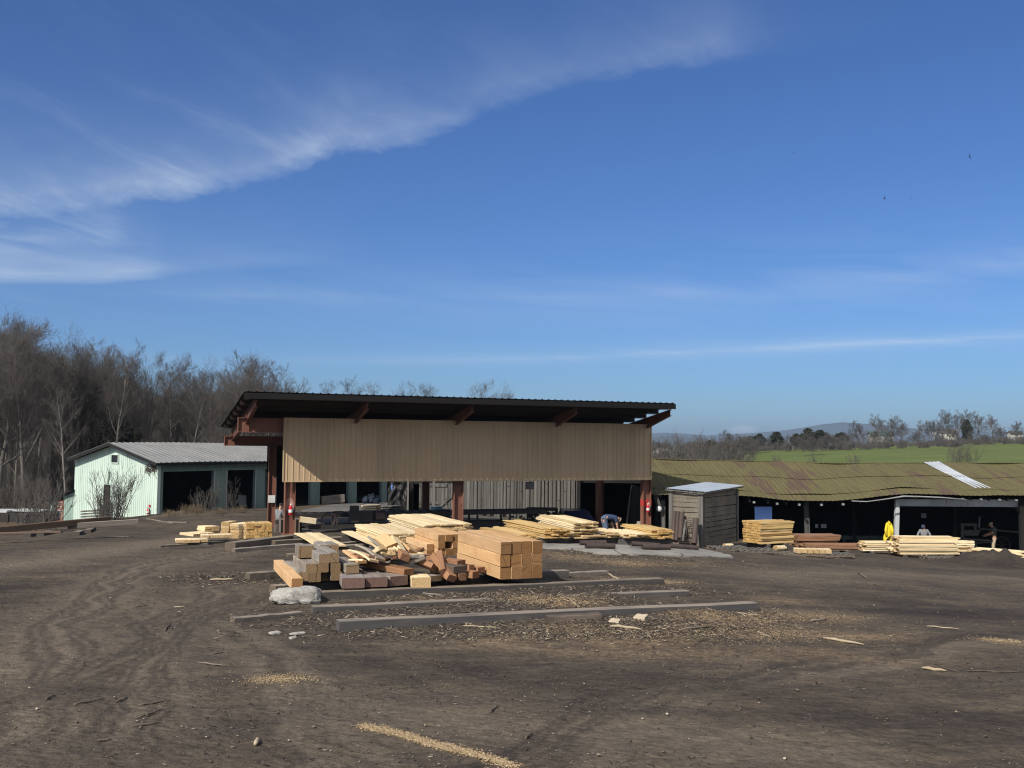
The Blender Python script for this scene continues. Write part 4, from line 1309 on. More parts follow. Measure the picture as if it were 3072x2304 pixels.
mb = MB(); mb.bar((xp(1962, 51.8), 51.8, P(1962, 1470, 51.8).z), (xp(1985, 51.8), 51.9, P(1985, 1490, 51.8).z), .12, .06); mb.bar((xp(1968, 51.8), 51.8, P(1968, 1485, 51.8).z), (xp(1978, 51.8), 51.9, P(1980, 1515, 51.8).z), .3, .06)
mb.build('broken_bracket', M['greyv'], longshed)
# loose gutter board under the eave
mb = MB(); mb.tube([P(2555, 1503, 51.3), P(2600, 1505, 51.3), P(2660, 1497, 51.3), P(2710, 1489, 51.3), P(2760, 1490, 51.3), P(2830, 1493, 51.3), P(2900, 1499, 51.3)], [.03, .03, .035, .05, .045, .04, .03], 6)
mb.build('loose_gutter', M['gutter'], longshed, True)
# floor of the shed
mb = MB()
mb.hexa([(LX0, 53.6, zfb), (LX1, 53.6, zfb), (LX1, YB, zfb), (LX0, YB, zfb), (LX0, 53.6, zfb + .1), (LX1, 53.6, zfb + .1), (LX1, YB, zfb + .1), (LX0, YB, zfb + .1)])
mb.build('floor_slab', M['dark'], longshed)
# roller bench deep in the dark bay
bench = empty('mill_bench', P(2560, 1650, 56), 0, 'long dark green roller bench deep in the middle bay of long shed', 'bench')
M['benchgreen'] = dirty('dark_green_steel', (.045, .065, .06), (.03, .04, .038), 3, .6)
zb_ = P(2560, 1612, 56).z
mb = MB(); mb.bar((xp(2440, 56), 56, zb_), (xp(2690, 56), 56, zb_ - .05), .12, .22); mb.bar((xp(2440, 56), 57, zb_), (xp(2690, 56), 57, zb_ - .05), .12, .22); mb.build('bed_rail', M['benchgreen'], bench)
for px in (2450, 2530, 2610, 2680):
    mb = MB(); mb.bar((xp(px, 56), 56, zb_ - 1.6), (xp(px, 56), 56, zb_), .14, .14); mb.build('leg', M['benchgreen'], bench)
for px in range(2448, 2690, 18):
    mb = MB(); mb.tube([(xp(px, 56), 56, zb_ + .06), (xp(px, 56), 57, zb_ + .06)], .07, 8); mb.build('roller', M['benchgreen'], bench)
# blue sheet standing inside
mb = MB(); b = P(2265, 1602, 52.9)
mb.ribbed(P(2265, 1590, 52.9), V((xp(2317, 52.9) - xp(2265, 52.9), 0, 0)), V((0, .08, P(2265, 1520, 52.9).z - P(2265, 1590, 52.9).z)), 9, .02, pr)
mb.bar(P(2265, 1584, 52.85), P(2317, 1585, 52.85), .03, .04)
M['bluepanel'] = dirty('light_blue_panel', (.30, .50, .98), (.25, .42, .9), 2, .5)
tag(mb.build('blue_sheet', M['bluepanel'], loc=b), 'light blue corrugated panel upright in the dark shed behind golden stack', 'panel')

# ------------------------------------------------------------------ shack
SKC = V((xp(2107, 41), 41.0, 0))
dL = V((-.83, .56, 0)).normalized(); dR = V((.56, .83, 0)).normalized()
k1 = (2010 - 1536) / F; lenL = (SKC.x - k1 * SKC.y) / (k1 * dL.y - dL.x) * -1
lenL = (k1 * SKC.y - SKC.x) / (dL.x - k1 * dL.y)
k2 = (2213 - 1536) / F; lenR = (k2 * SKC.y - SKC.x) / (dR.x - k2 * dR.y)
zs0 = P(2107, 1638, 41).z; zs1 = P(2107, 1478, 41).z
shack = empty('tool_shack', (SKC.x, SKC.y, zs0), 0, 'small tall wooden shack of grey horizontal planks with pale metal roof', 'shack')
for nm, d, L in (('left_wall', dL, lenL), ('right_wall', dR, lenR)):
    nn_ = V((d.y, -d.x, 0)); nn_ = -nn_ if nn_.y > 0 else nn_
    z = zs0 - .1; i = 0
    mb = MB()
    while z < zs1 - .02:
        h = rnd.uniform(.15, .21)
        a = SKC + d * .10; b = SKC + d * (L - .06)
        off = nn_ * rnd.uniform(-.012, .01)
        tilt = rnd.uniform(-.012, .012)
        z1_ = min(z + h, zs1)
        mb.hexa([a + off + V((0, 0, z)), b + off + V((0, 0, z + tilt)), b + off - nn_ * .035 + V((0, 0, z + tilt)), a + off - nn_ * .035 + V((0, 0, z)),
                 a + off + V((0, 0, z1_)), b + off + V((0, 0, z1_ + tilt)), b + off - nn_ * .035 + V((0, 0, z1_ + tilt)), a + off - nn_ * .035 + V((0, 0, z1_))])
        z = z1_ + rnd.choice([.014, .02, .03]); i += 1
    M['shack_' + nm] = dirty('shack_plank', (.195, .165, .128), (.105, .09, .076), 1.1, .9, bump=.5, speck=(.09, .075, .06))
    mb.build(nm, M['shack_' + nm], shack)
    mb = MB()
    for s_ in ((.06, .2), (L - .08, .17)):
        p = SKC + d * s_[0] + nn_ * .03
        mb.bar(p + V((0, 0, zs0 - .1)), p + V((0, 0, zs1 + .02)), s_[1], .05, nn_)
    mb.build('corner_board', M['greyv'], shack)
mb = MB()
far = SKC + dL * lenL + dR * lenR
for p0, p1 in ((SKC + dL * lenL, far), (SKC + dR * lenR, far)):
    mb.bar(p0.lerp(p1, .02) + V((0, 0, (zs0 + zs1) / 2)), p1 + V((0, 0, (zs0 + zs1) / 2)), .05, zs1 - zs0)
mb.bar(SKC + (dL + dR) * .06 + V((0, 0, (zs0 + zs1) / 2 - .04)), SKC + (dL + dR) * .1 + V((0, 0, (zs0 + zs1) / 2 - .04)), .1, zs1 - zs0 - .1)
mb.build('rear_wall', M['dark'], shack)
mb = MB()
o = SKC + dL * (lenL + .15) - dR * .22; zr1 = zs1 + .02
cr = lambda s, r_, z: SKC + dL * s + dR * r_ + V((0, 0, z))
a0 = cr(lenL + .12, -.18, zs1 + .12); a1 = cr(-.18, -.18, zs1 + .03); a2 = cr(-.18, lenR + .2, zs1 + .16)
mb.ribbed(a1, a0 - a1, a2 - a1, 16, -.03, pr, 1)
M['paleroof'] = dirty('pale_blue_metal', (.44, .49, .55), (.33, .37, .42), 1, .45, .1)
mb.build('roof', M['paleroof'], shack)
mb = MB(); mb.bar(a1 + V((0, 0, -.05)), a0 + V((0, 0, -.05)), .04, .05); mb.bar(a1 + V((0, 0, -.05)), a2 + V((0, 0, -.05)), .04, .05); mb.build('roof_edge', M['greyv'], shack)

# ------------------------------------------------------------------ concrete slab
def slab(name, label, px, h=.05, mat='concrete'):
    pts = [G(*p) for p in px]
    n = len(pts); c = sum(pts, V()) / n
    # subdivide so that it follows the ground
    vs, fs = [], []
    rings = 7
    for j in range(rings + 1):
        for p in pts:
            q = c.lerp(p, j / rings)
            vs.append(V((q.x, q.y, g(q.x, q.y) + h)))
    for j in range(rings):
        for i in range(n):
            fs.append((j * n + i, (j + 1) * n + i, (j + 1) * n + (i + 1) % n, j * n + (i + 1) % n))
    b = len(vs)
    for p in pts: vs.append(V((p.x, p.y, g(p.x, p.y) - .1)))
    for i in range(n): fs.append((rings * n + i, b + i, b + (i + 1) % n, rings * n + (i + 1) % n))
    o = MB().add(vs, fs).build(name, M[mat], loc=c)
    bm = bmesh.new(); bm.from_mesh(o.data); bmesh.ops.remove_doubles(bm, verts=bm.verts, dist=1e-4); bmesh.ops.recalc_face_normals(bm, faces=bm.faces); bm.to_mesh(o.data); bm.free()
    return tag(o, label, kind='structure')


def cracked_concrete():
    t = material('cracked_concrete')
    tc = t.n('ShaderNodeTexCoord').outputs['Object']
    n1 = t.noise(tc, .7, 6, .65); n2 = t.noise(tc, 12, 4, .6)
    c = t.mix(t.rng(n1, .35, .65), (.29, .275, .25), (.19, .18, .165))
    wv_ = t.vadd(tc, t.n('ShaderNodeVectorMath', {0: t.n('ShaderNodeTexNoise', {'Vector': tc, 'Scale': 1.2, 'Detail': 4.0}).outputs[1], 'Scale': .8}, operation='SCALE').outputs[0])
    vo = t.n('ShaderNodeTexVoronoi', {'Vector': wv_, 'Scale': .42}, feature='DISTANCE_TO_EDGE')
    c = t.mix(t.rng(vo.outputs['Distance'], .02, .006), c, (.06, .05, .045))
    c = t.mix(t.math('MULTIPLY', t.rng(n2, .5, .7), .4), c, (.14, .125, .105))
    return finish(t, c, .9, 0, t.bump(n2, .3), .2)


M['cracked'] = cracked_concrete()
slab('concrete_pad', 'cracked pale concrete pad beside the timber stack', [(1560, 1618), (1800, 1612), (2040, 1640), (2130, 1655), (2190, 1668), (2200, 1676), (2080, 1672), (1900, 1668), (1800, 1664), (1720, 1650), (1640, 1648), (1590, 1640)], .05, 'cracked')
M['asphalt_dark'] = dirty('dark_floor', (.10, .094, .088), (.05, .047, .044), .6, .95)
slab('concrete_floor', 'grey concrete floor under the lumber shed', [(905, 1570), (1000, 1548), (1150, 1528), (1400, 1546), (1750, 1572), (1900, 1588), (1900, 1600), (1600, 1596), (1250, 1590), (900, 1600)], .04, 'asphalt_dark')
M['asphalt'] = dirty('worn_asphalt', (.15, .14, .13), (.07, .066, .062), .5, .95, bump=.3)
slab('asphalt_apron', 'worn grey apron before the garage bays', [(895, 1556), (905, 1532), (1000, 1514), (1150, 1503), (1260, 1510), (1290, 1536), (1120, 1546), (1000, 1553)], .03, 'asphalt')
# ------------------------------------------------------------------ lumber
z4 = lambda x, y: (480 + x * .2803, 1480 + y * .2803)
z5 = lambda x, y: (780 + x * .2893, 1520 + y * .2893)
z6 = lambda x, y: (1300 + x * .2939, 1480 + y * .2939)
EX = V((.927, .375, 0)).normalized(); EY = V((-.375, .927, 0)).normalized()
NB = [0]


def dirs(az):
    a = R(az)
    return V((math.cos(a), -math.sin(a), 0)), V((math.sin(a), math.cos(a), 0))


def stack(where, group, o, az, L, ncol, nlay, bw, bt, mat='board', adj='pale', jag=.12, ljag=.25, name='board', side='left', gap=.012, skew=.03, drop=0.0, skid=True, lean=0.0, top_missing=0, end='near'):
    """o = middle of the near end at the bottom; boards run along az"""
    ex, ey = dirs(az)
    o = V(o)
    for i in range(nlay):
        nc = ncol
        if i == nlay - 1 and top_missing: nc = ncol - top_missing
        ws = [bw * rnd.uniform(.82, 1.14) for _ in range(nc)]
        x = -ncol * bw / 2 + rnd.uniform(-skew, skew)
        off = rnd.uniform(-jag, jag) * .5
        for j in range(nc):
            t_ = rnd.uniform(-jag, jag) + off
            l_ = L + rnd.uniform(-ljag, ljag)
            rot = rnd.uniform(-.006, .006)
            z = i * (bt + .006) + rnd.uniform(0, .012)
            a = o + ex * (x + ws[j] / 2) + ey * t_ + V((0, 0, z))
            b = a + ey * l_ + ex * rot * l_ + V((0, 0, lean * l_))
            lab = f"{adj} board {ORD[j]} from left in {ORD[nlay - 1 - i]} layer down, {where}"
            beam(name, lab, 'board', a, b, ws[j] - gap, bt * rnd.uniform(.8, 1.0), mat, group, wob=.008, ch=.004, seg=4)
            NB[0] += 1
            x += ws[j]
    if skid:
        w_ = ncol * bw
        for t_ in (.35, L - .5):
            p = o + ey * t_
            a, b = p - ex * (w_ / 2 + .1), p + ex * (w_ / 2 + .1)
            zb = min(g(a.x, a.y), g(b.x, b.y)) - .03
            h = o.z - .004 - zb
            if h < .04: continue
            a.z = b.z = zb
            beam('bolster', f"dark bolster under the {'near' if t_ < 1 else 'far'} end, {where}", 'timber', a, b, .12, h, 'tie', 'dark bolsters under the board stacks', seg=1)


A0_ = -21.5
stack('widest bright stack at middle post', 'boards of the widest bright stack', P(1346, 1606, 35.3), A0_, 5.0, 7, 7, .25, .05, jag=.10, ljag=.2)
stack('bright stack left of widest', 'boards of the bright stack left of the widest one', P(1213, 1633, 32.3), A0_, 4.0, 5, 6, .27, .05, jag=.10)
stack('flat layer right of extinguisher post', 'boards laid flat beside the left post', P(1000, 1641, 32.4), A0_, 4.5, 4, 1, .25, .05, jag=.12, ljag=.1)
stack('narrow pair left of bright stack', 'two narrow boards beside the bright stack', P(1148, 1640, 31.5), A0_, 5.0, 2, 1, .24, .05, jag=.05)
stack('low golden stack behind squared timbers', 'boards of the low golden stack', P(1578, 1617, 35.6), A0_, 3.2, 4, 3, .25, .045, 'board_gold', 'golden', jag=.2)
stack('golden stack left of tallest', 'boards of the golden stack', P(1672, 1615, 36.0), A0_, 3.9, 4, 7, .24, .045, 'board_gold', 'golden', jag=.13, top_missing=1)
stack('tallest stack behind concrete pad', 'boards of the tallest pale stack', P(1757, 1615, 36.5), -17, 4.0, 4, 10, .24, .052, jag=.15, ljag=.4)
stack('low stack right of tallest', 'boards of the low stack beside the bent man', P(1828, 1614, 36.8), -12, 1.9, 3, 4, .26, .045, jag=.12)
stack('thin stack below bent man', 'boards of the thin stack below the bent man', P(1908, 1614, 36.8), -10, 2.0, 4, 3, .24, .045, jag=.15)
stack('golden stack before banded post', 'boards of the golden stack before the red banded post', P(1988, 1616, 37.0), -19, 2.4, 4, 6, .22, .05, 'board_gold', 'golden', jag=.12)

# golden stack beside the shack, ends to the left
def side_stack(where, group, px, py, d, az, L, ncol, nlay, bw, bt, mat, adj, **k):
    stack(where, group, P(px, py, d), az, L, ncol, nlay, bw, bt, mat, adj, **k)


ex60, ey60 = dirs(62)
c0 = P(2284, 1633, 40.3)
stack('golden stack right of shack', 'boards of the golden stack beside the shack', c0 - ex60 * .55, 62, 1.75, 6, 9, .185, .092, 'board_gold', 'golden', jag=.03, ljag=.03, skew=.01)
c0 = P(2392, 1640, 43.2)
stack('upper red brown stack', 'boards of the red brown stack', c0 - dirs(78)[0] * .35, 78, 2.0, 3, 6, .26, .075, 'redboard', 'reddish', jag=.06, ljag=.1)
c0 = P(2420, 1652, 42.6)
stack('lower red brown stack', 'boards of the lower red brown stack', c0 - dirs(84)[0] * .3, 84, 2.3, 2, 4, .26, .065, 'redboard', 'reddish', jag=.06, ljag=.1)
c0 = P(2596, 1654, 48.5)
stack('ragged pile left of long stack', 'boards of the ragged pile', c0 - dirs(85)[0] * .3, 85, 2.2, 2, 5, .3, .085, 'board', 'pale', jag=.12, ljag=.15)
c0 = P(2694, 1664, 47.0)
stack('long stack before grey shirted man', 'boards of the long stack before the grey shirted man', c0 - dirs(86)[0] * .45, 86, 2.85, 3, 9, .3, .085, 'board', 'pale', jag=.14, ljag=.06)
c0 = P(2868, 1655, 48.6)
stack('short stack right of long one', 'boards of the short stack', c0 - dirs(86)[0] * .3, 86, .95, 2, 5, .3, .095, 'board', 'pale', jag=.06, ljag=.1)
c0 = P(2925, 1674, 45.6)
stack('slabs tipped behind dirt mound', 'boards tipped behind the dirt mound', c0 + V((0, 0, .12)), 92, 1.9, 3, 4, .25, .08, 'board', 'pale', jag=.35, ljag=.1, lean=-.06)
c0 = P(2960, 1660, 50)
stack('flat boards at right edge', 'flat boards at the right edge', c0 + V((0, 0, .0)), 88, 3.2, 2, 2, .3, .06, 'board', 'pale', jag=.2, ljag=.1)

# ---- squared timber stack
def squared(o, ncol, nlay, w_, h, L, who, group, mat='timber', skip=(), stag=.0, short={}):
    for i in range(nlay):
        for j in range(ncol):
            if (i, j) in skip: continue
            t_ = rnd.uniform(-.03, .03) + (stag * (nlay - 1 - i)) + short.get((i, j), 0)
            a = o + EX * ((j + .5) * (w_ + .008) + rnd.uniform(-.008, .008) + (nlay - 1 - i) * stag * -.0) + EY * t_ + V((0, 0, i * (h + .007)))
            lay = {0: 'bottom', nlay - 1: 'top'}.get(i, 'middle')
            beam('squared_timber', f"fresh squared timber {ORD[j]} from left in the {lay} row of the {who}", 'timber', a, a + EY * (L + rnd.uniform(-.06, .06)), w_ - rnd.uniform(0, .008), h - rnd.uniform(0, .006), mat, group, ch=.008, wob=.003)


squared(P(1500, 1739, 23.7), 4, 3, .262, .288, 3.1, 'big front stack', 'squared timbers of the big front stack')
squared(P(1313, 1668, 27.3), 4, 3, .20, .185, 2.2, 'smaller stack behind', 'squared timbers of the smaller stack', short={(1, 1): .35})
squared(P(1306, 1670, 27.6) - EX * .25, 1, 2, .20, .17, 2.0, 'smaller stack edge', 'squared timbers beside the smaller stack')

# ---- greyed timber pile
D0, XA = 22.7, -4.48


def dl(px, f=0):
    k = (px - 1536) / F
    return (D0 - .4045 * XA) / (1 - .4045 * k) - f


def pl4(x, y, f=0):
    px, py = z4(x, y)
    return P(px, py, dl(px, f))


def pl5(x, y, f=0):
    px, py = z5(x, y)
    return P(px, py, dl(px, f))


GP = 'greyed timbers of the left pile'
U4 = .00212


def pt(name, label, x, y, w_, h, L, mat='timber_old', f=0, az=-21.5, z5_=False, **k):
    a = (pl5 if z5_ else pl4)(x, y, f)
    ex, ey = dirs(az)
    rise = k.pop('rise', 0)
    return beam(name, label, 'timber', a, a + ey * L + V((0, 0, rise)), w_ * U4, h * U4, mat, k.pop('group', GP), **k)


pt('timber', 'greyed squared timber at bottom left corner of the left pile', 1532, 942, 105, 95, 2.2)
pt('timber', 'short squared timber end second from left in bottom row of left pile', 1654, 950, 128, 98, 1.9)
pt('timber', 'shaded recessed timber third from left in bottom row of left pile', 1775, 936, 105, 92, 1.4, f=-.45)
pt('timber', 'squared timber at the right end of the left pile bottom row', 1890, 935, 118, 92, 1.6)
pt('timber', 'long grey squared timber jutting over the left pile', 1617, 851, 118, 96, 1.75, 'timber_old', f=.0)
pt('timber', 'brown ended timber in the middle of the left pile', 1745, 845, 118, 94, 1.7)
pt('timber', 'brown ended timber right of the left pile middle', 1878, 840, 103, 96, 1.6)
pt('timber', 'light topped timber on top of the left pile', 1759, 748, 118, 98, 1.5)
pt('timber', 'dark cracked timber on top right of the left pile', 1868, 740, 95, 104, 1.5)
pt('timber', 'pale short timber lying alone right of the left pile', 2060, 856, 140, 96, 1.5, f=.2)
pt('timber', 'broad pale grey block standing behind the left pile', 1565, 690, 170, 130, .5, f=-.9)
pt('timber', 'small grey timber top behind the left pile', 1765, 640, 110, 90, .9, f=-1.6)
pt('timber', 'small grey timber with dark star mark behind left pile', 1868, 632, 90, 90, .8, f=-1.6)
a = P(*z4(1467, 1030), 21.7)
beam('timber', 'long yellow brown squared timber lying at an angle left of the pile', 'timber', a, a + dirs(-19.5)[1] * 3.5, .235, .235, 'timber', GP, ch=.008)
# grey slabs in front
GS = 'grey slabs and brown offcuts in front'
kw = dict(z5_=True, group=GS)
pt('slab_timber', 'wide grey slab with a long crack, left of the front slabs', 968, 846, 236, 108, 1.6, 'slab', f=.75, az=-14, **kw)
pt('slab_timber', 'wide grey slab with smooth top, middle of the front slabs', 1208, 834, 232, 100, 1.9, 'slab', f=.7, az=-16, **kw)
pt('slab_timber', 'grey slab turned aslant at right of the front slabs', 1440, 816, 222, 100, 1.5, 'slab', f=.55, az=-38, **kw)
pt('slab_timber', 'short pale block with cream top in front of brown offcuts', 1672, 838, 205, 108, .62, 'board', f=.7, az=-12, **kw)
pt('slab_timber', 'flat timber with pale end behind the cream block', 1810, 776, 205, 62, 1.3, 'timber_old', f=.2, az=-45, **kw)
pt('slab_timber', 'orange brown slab lying over the grey slabs', 1545, 708, 155, 64, 1.9, 'timber_red', f=.35, az=-52, rise=.12, **kw)
pt('slab_timber', 'big tilted rust brown slab on the offcut heap', 1800, 660, 150, 60, 1.15, 'timber_red', f=.1, az=-62, rise=.30, roll=R(28), **kw)
pt('slab_timber', 'dark brown plank sliding down the front of the heap', 1972, 775, 110, 75, .9, 'timber_red', f=.45, az=-30, rise=.42, roll=R(18), **kw)
pt('slab_timber', 'narrow brown plank crossing beside the sliding one', 1915, 720, 70, 90, .8, 'timber_red', f=.3, az=-10, rise=.36, roll=R(-22), **kw)
pt('slab_timber', 'rough bark edged slab end on the heap', 2075, 690, 185, 78, 1.0, 'bark', f=.3, az=-42, rise=.05, **kw)
rb = pt('slab_timber', 'red brown timber with a red painted end', 2088, 607, 140, 56, 1.9, 'timber_red', f=.0, az=-52, rise=.05, **kw)
mb = MB(); mb.box((0, -.004, .06), (.28, .004, .105)); mb.build('painted_end', M['red'], rb)
pt('slab_timber', 'small square timber end low in the heap', 2103, 766, 92, 74, .9, 'timber_red', f=.35, az=-30, **kw)
pt('slab_timber', 'small dark offcut beside the square timber end', 2018, 763, 66, 60, .8, 'timber_red', f=.4, az=-40, **kw)
a6 = lambda x, y, f=0: P(*z6(x, y), dl(z6(x, y)[0], f))
for lab, x, y, w_, h, L, az, f in (('low red brown timber end right of the heap', 435, 865, .27, .16, 1.3, -55, .2), ('flat brown timber end tucked beside the big stack', 490, 806, .26, .12, 1.4, -50, -.2),
                                   ('thin brown timber end high right in the heap', 392, 790, .18, .14, 1.2, -48, -.1)):
    a = a6(x, y, f); beam('slab_timber', lab, 'timber', a, a + dirs(az)[1] * L, w_, h, 'timber_red', GS)
# pale offcuts heap
for lab, (x0, y0), (x1, y1), f0, f1, w_, h, roll, bow, mat in (
        ('curved pale offcut low at left of the heap', (1180, 575), (960, 470), .1, -.9, .26, .05, 12, .04, 'board'),
        ('curved pale offcut bent over the left of the heap', (1250, 560), (1030, 420), .0, -1.0, .28, .05, 18, .05, 'timber_old'),
        ('long pale board leaning left on the heap', (1290, 505), (1110, 370), -.1, -1.3, .16, .05, 20, .03, 'board'),
        ('curved brown edged offcut beside the leaning board', (1290, 480), (1150, 350), -.2, -1.2, .26, .06, 35, .02, 'timber_old'),
        ('pale block on the crown of the heap', (1375, 430), (1250, 330), -.3, -.9, .30, .10, -20, 0, 'timber'),
        ('pale plank tipped down right from the heap crown', (1475, 470), (1385, 330), -.2, -.8, .20, .06, 25, 0, 'board'),
        ('narrow pale plank under the heap crown', (1440, 490), (1360, 420), -.1, -.6, .12, .06, 10, 0, 'timber'),
        ('small pale stub end below the heap crown', (1368, 478), (1350, 440), .0, -.5, .16, .07, 0, 0, 'board'),
        ('second small pale stub under the first', (1368, 505), (1345, 470), .05, -.5, .16, .07, 0, 0, 'board'),
        ('pale curved slab leaning right behind the heap', (1585, 490), (1460, 385), -.4, -1.2, .28, .07, 30, .02, 'timber'),
        ('flat pale board end under the curved offcuts', (1060, 590), (900, 470), .0, -1.5, .22, .06, 0, 0, 'timber'),
        ('brown block wedged against the tilted slab', (1490, 560), (1440, 500), .2, -.3, .22, .16, 20, 0, 'timber_red')):
    beam('offcut', lab, 'offcut', pl5(x0, y0, f0), pl5(x1, y1, f1), w_, h, mat, 'offcuts on the heap', roll=R(roll), bow=bow, seg=6)

# loose scraps filling the heap
for k in range(16):
    x0 = rnd.uniform(1010, 1560); y0 = np.interp(x0, [1010, 1300, 1560], [560, 480, 560]) + rnd.uniform(-30, 50)
    a = pl5(x0, y0, rnd.uniform(-.7, .15)); d_ = V((rnd.uniform(-1, 1), rnd.uniform(-.3, 1), rnd.uniform(-.25, .45))).normalized()
    beam('offcut', f"short scrap {'brown' if k % 3 == 0 else 'grey' if k % 3 == 1 else 'pale'} offcut, {ORD[k // 3]} of its colour in the heap", 'offcut', a, a + d_ * rnd.uniform(.35, .8), rnd.uniform(.1, .22), rnd.uniform(.04, .1), ('timber_red', 'timber_old', 'board')[k % 3], 'offcuts on the heap', roll=rnd.uniform(-.6, .6), seg=2)

# ---- ground ties
def tie(label, p0, p1, d0, d1, w_, h, mat='tie', sink=0.0, name='ground_tie', grp='half buried ties in the yard', **k):
    a, b = P(p0[0], p0[1], d0), P(p1[0], p1[1], d1)
    a.z -= sink; b.z -= sink
    return beam(name, label, 'timber', a, b, w_, h + sink, mat, grp, wob=.01, ch=.018, seg=10, **k)


def tie_g(label, p0, p1, w_, h, mat='tie', name='ground_tie', grp='half buried ties in the yard', ext=.0, lift=0.0, **k):
    a, b = G(*p0), G(*p1)
    a.z -= .05 - lift; b.z -= .05 - lift
    return beam(name, label, 'timber', a, b, w_, h + .05, mat, grp, wob=.008, ch=.012, seg=8, **k)


tie_g('longest dark tie lying nearest in the yard', (1012, 1893), (2262, 1832), .26, .185)
tie_g('second dark tie behind the longest one', (935, 1838), (2060, 1788), .25, .13)
tie_g('third dark tie behind the pale stone', (930, 1798), (1985, 1753), .26, .16)
tie_g('dark tie under the front edge of the timber stacks', (905, 1776), (1700, 1732), .26, .20)
tie_g('dark tie buried below the far end of the timber stacks', (860, 1722), (1500, 1690), .26, .20)
tie_g('weathered plank lying left of the second tie', (697, 1868), (900, 1848), .16, .09, 'skid')
tie_g('grey tie stub left of the yellow timber', (741, 1739), (862, 1730), .26, .17, 'skid')
tie_g('short grey tie stub before the yellow timber', (817, 1778), (880, 1772), .26, .16, 'skid')
tie_g('rotten broken slab lying against the longest tie', (1640, 1868), (1800, 1858), .24, .12, 'bark')
tie_g('thin tie on dirt right of timber stack', (1690, 1727), (1820, 1721), .20, .08, 'skid')
# skids in the left middle ground
GK_ = 'old skids on the ground by the left post'
for lab, p0, p1, w_, h, mat in (
        ('thick old log skid left of the extinguisher post', (690, 1652), (905, 1622), .38, .26, 'skid'),
        ('long old skid beside the thick log', (820, 1638), (1105, 1622), .22, .18, 'skid'),
        ('low old skid in front of the thick log', (700, 1658), (905, 1640), .2, .12, 'skid'),
        ('thin old skid at the far left of the block pile', (478, 1643), (560, 1638), .16, .08, 'skid'),
        ('old skid crossing under the flat boards', (900, 1655), (1140, 1641), .24, .14, 'skid'),
        ('old skid behind the flat board layer', (985, 1622), (1190, 1612), .22, .14, 'skid'),
        ('old skid under the block pile', (605, 1634), (900, 1618), .2, .1, 'tie'),
        ('grey plank skid between flat boards and left pile', (860, 1672), (1010, 1664), .22, .1, 'skid'),
        ('grey skid end under narrow board pair', (1020, 1640), (1150, 1630), .22, .14, 'skid')):
    tie_g(lab, p0, p1, w_, h, mat, 'old_skid', GK_)

# ---- block pile by the left post
GB = 'short pale blocks stacked left of the post'


def blocks(where, o, az, L, ncol, nlay, bw, bt, mat='board', jag=.03):
    ex, ey = dirs(az)
    for i in range(nlay):
        for j in range(ncol):
            a = o + ex * ((j - ncol / 2 + .5) * bw + rnd.uniform(-.01, .01)) + ey * rnd.uniform(-jag, jag) + V((0, 0, i * (bt + .003)))
            beam('block', f"pale sawn block {ORD[j]} from left, {ORD[nlay - 1 - i]} row down, {where}", 'block', a, a + ey * (L + rnd.uniform(-.03, .03)), bw - .008, bt - rnd.uniform(0, .006), mat, GB, ch=.006, seg=2)


blocks('right part of block pile', P(*z4(1060, 482), 37.4) + V((0, 0, .02)), -21.5, .9, 7, 5, .135, .105, 'board_gold')
for k, (x0, x1, y0, wh) in enumerate(((740, 850, 488, 'tall middle part of block pile'), (855, 935, 490, 'part right of pile middle'), (640, 740, 470, 'left part of block pile'))):
    blocks(wh, P(*z4((x0 + x1) / 2, y0), 37.2 + .1 * k) + V((0, 0, .02)), 22 - k * 8, .8, 1, 5 if k < 2 else 5, .40 if k == 0 else .31, .105)
blocks('low left part of block pile', P(*z4(555, 438), 37.8) + V((0, 0, .02)), -40, .7, 2, 3, .28, .09)
blocks('flat row left of block pile', P(*z4(470, 460), 37.0) + V((0, 0, .02)), -50, .9, 3, 1, .3, .09)
blocks('flat row before block pile', P(*z4(610, 490), 36.2) + V((0, 0, .05)), -20, .6, 4, 1, .27, .10)
blocks('four flat pieces nearest on a skid', P(*z4(340, 548), 34.9) + V((0, 0, .07)), -20, .65, 4, 1, .27, .10)
p0, p1 = z4(190, 556), z4(520, 552)
tie_g('thin dark skid under the four flat pieces', p0, p1, .3, .06, 'tie', 'old_skid', GK_)
# blocks on the pallet at right and the pallets
def pallet(label, px, py, d, az, w_=1.2, l_=1.0, tilt=0):
    o = P(px, py, d); o.z = g(o.x, o.y) + .0
    e = empty('pallet', o, R(az), label, 'pallet', 'weathered wooden pallets on the dirt')
    for k in range(3):
        mb = MB(); mb.box((0, -l_ / 2 + .06 + k * (l_ - .12) / 2, .075), (w_, .09, .09)); lbuild(mb, 'stringer', 'skid', e)
    for k in range(6):
        mb = MB(); mb.box((-w_ / 2 + .08 + k * (w_ - .16) / 5 + rnd.uniform(-.015, .015), 0, .132), (.13, l_, .022), Matrix.Rotation(rnd.uniform(-.03, .03), 3, 'Z')); lbuild(mb, 'deck_board', 'greyv', e)
    for k in range(3):
        mb = MB(); mb.box((-w_ / 2 + .08 + k * (w_ - .16) / 2, 0, .018), (.12, l_, .022)); lbuild(mb, 'base_board', 'skid', e)
    return e


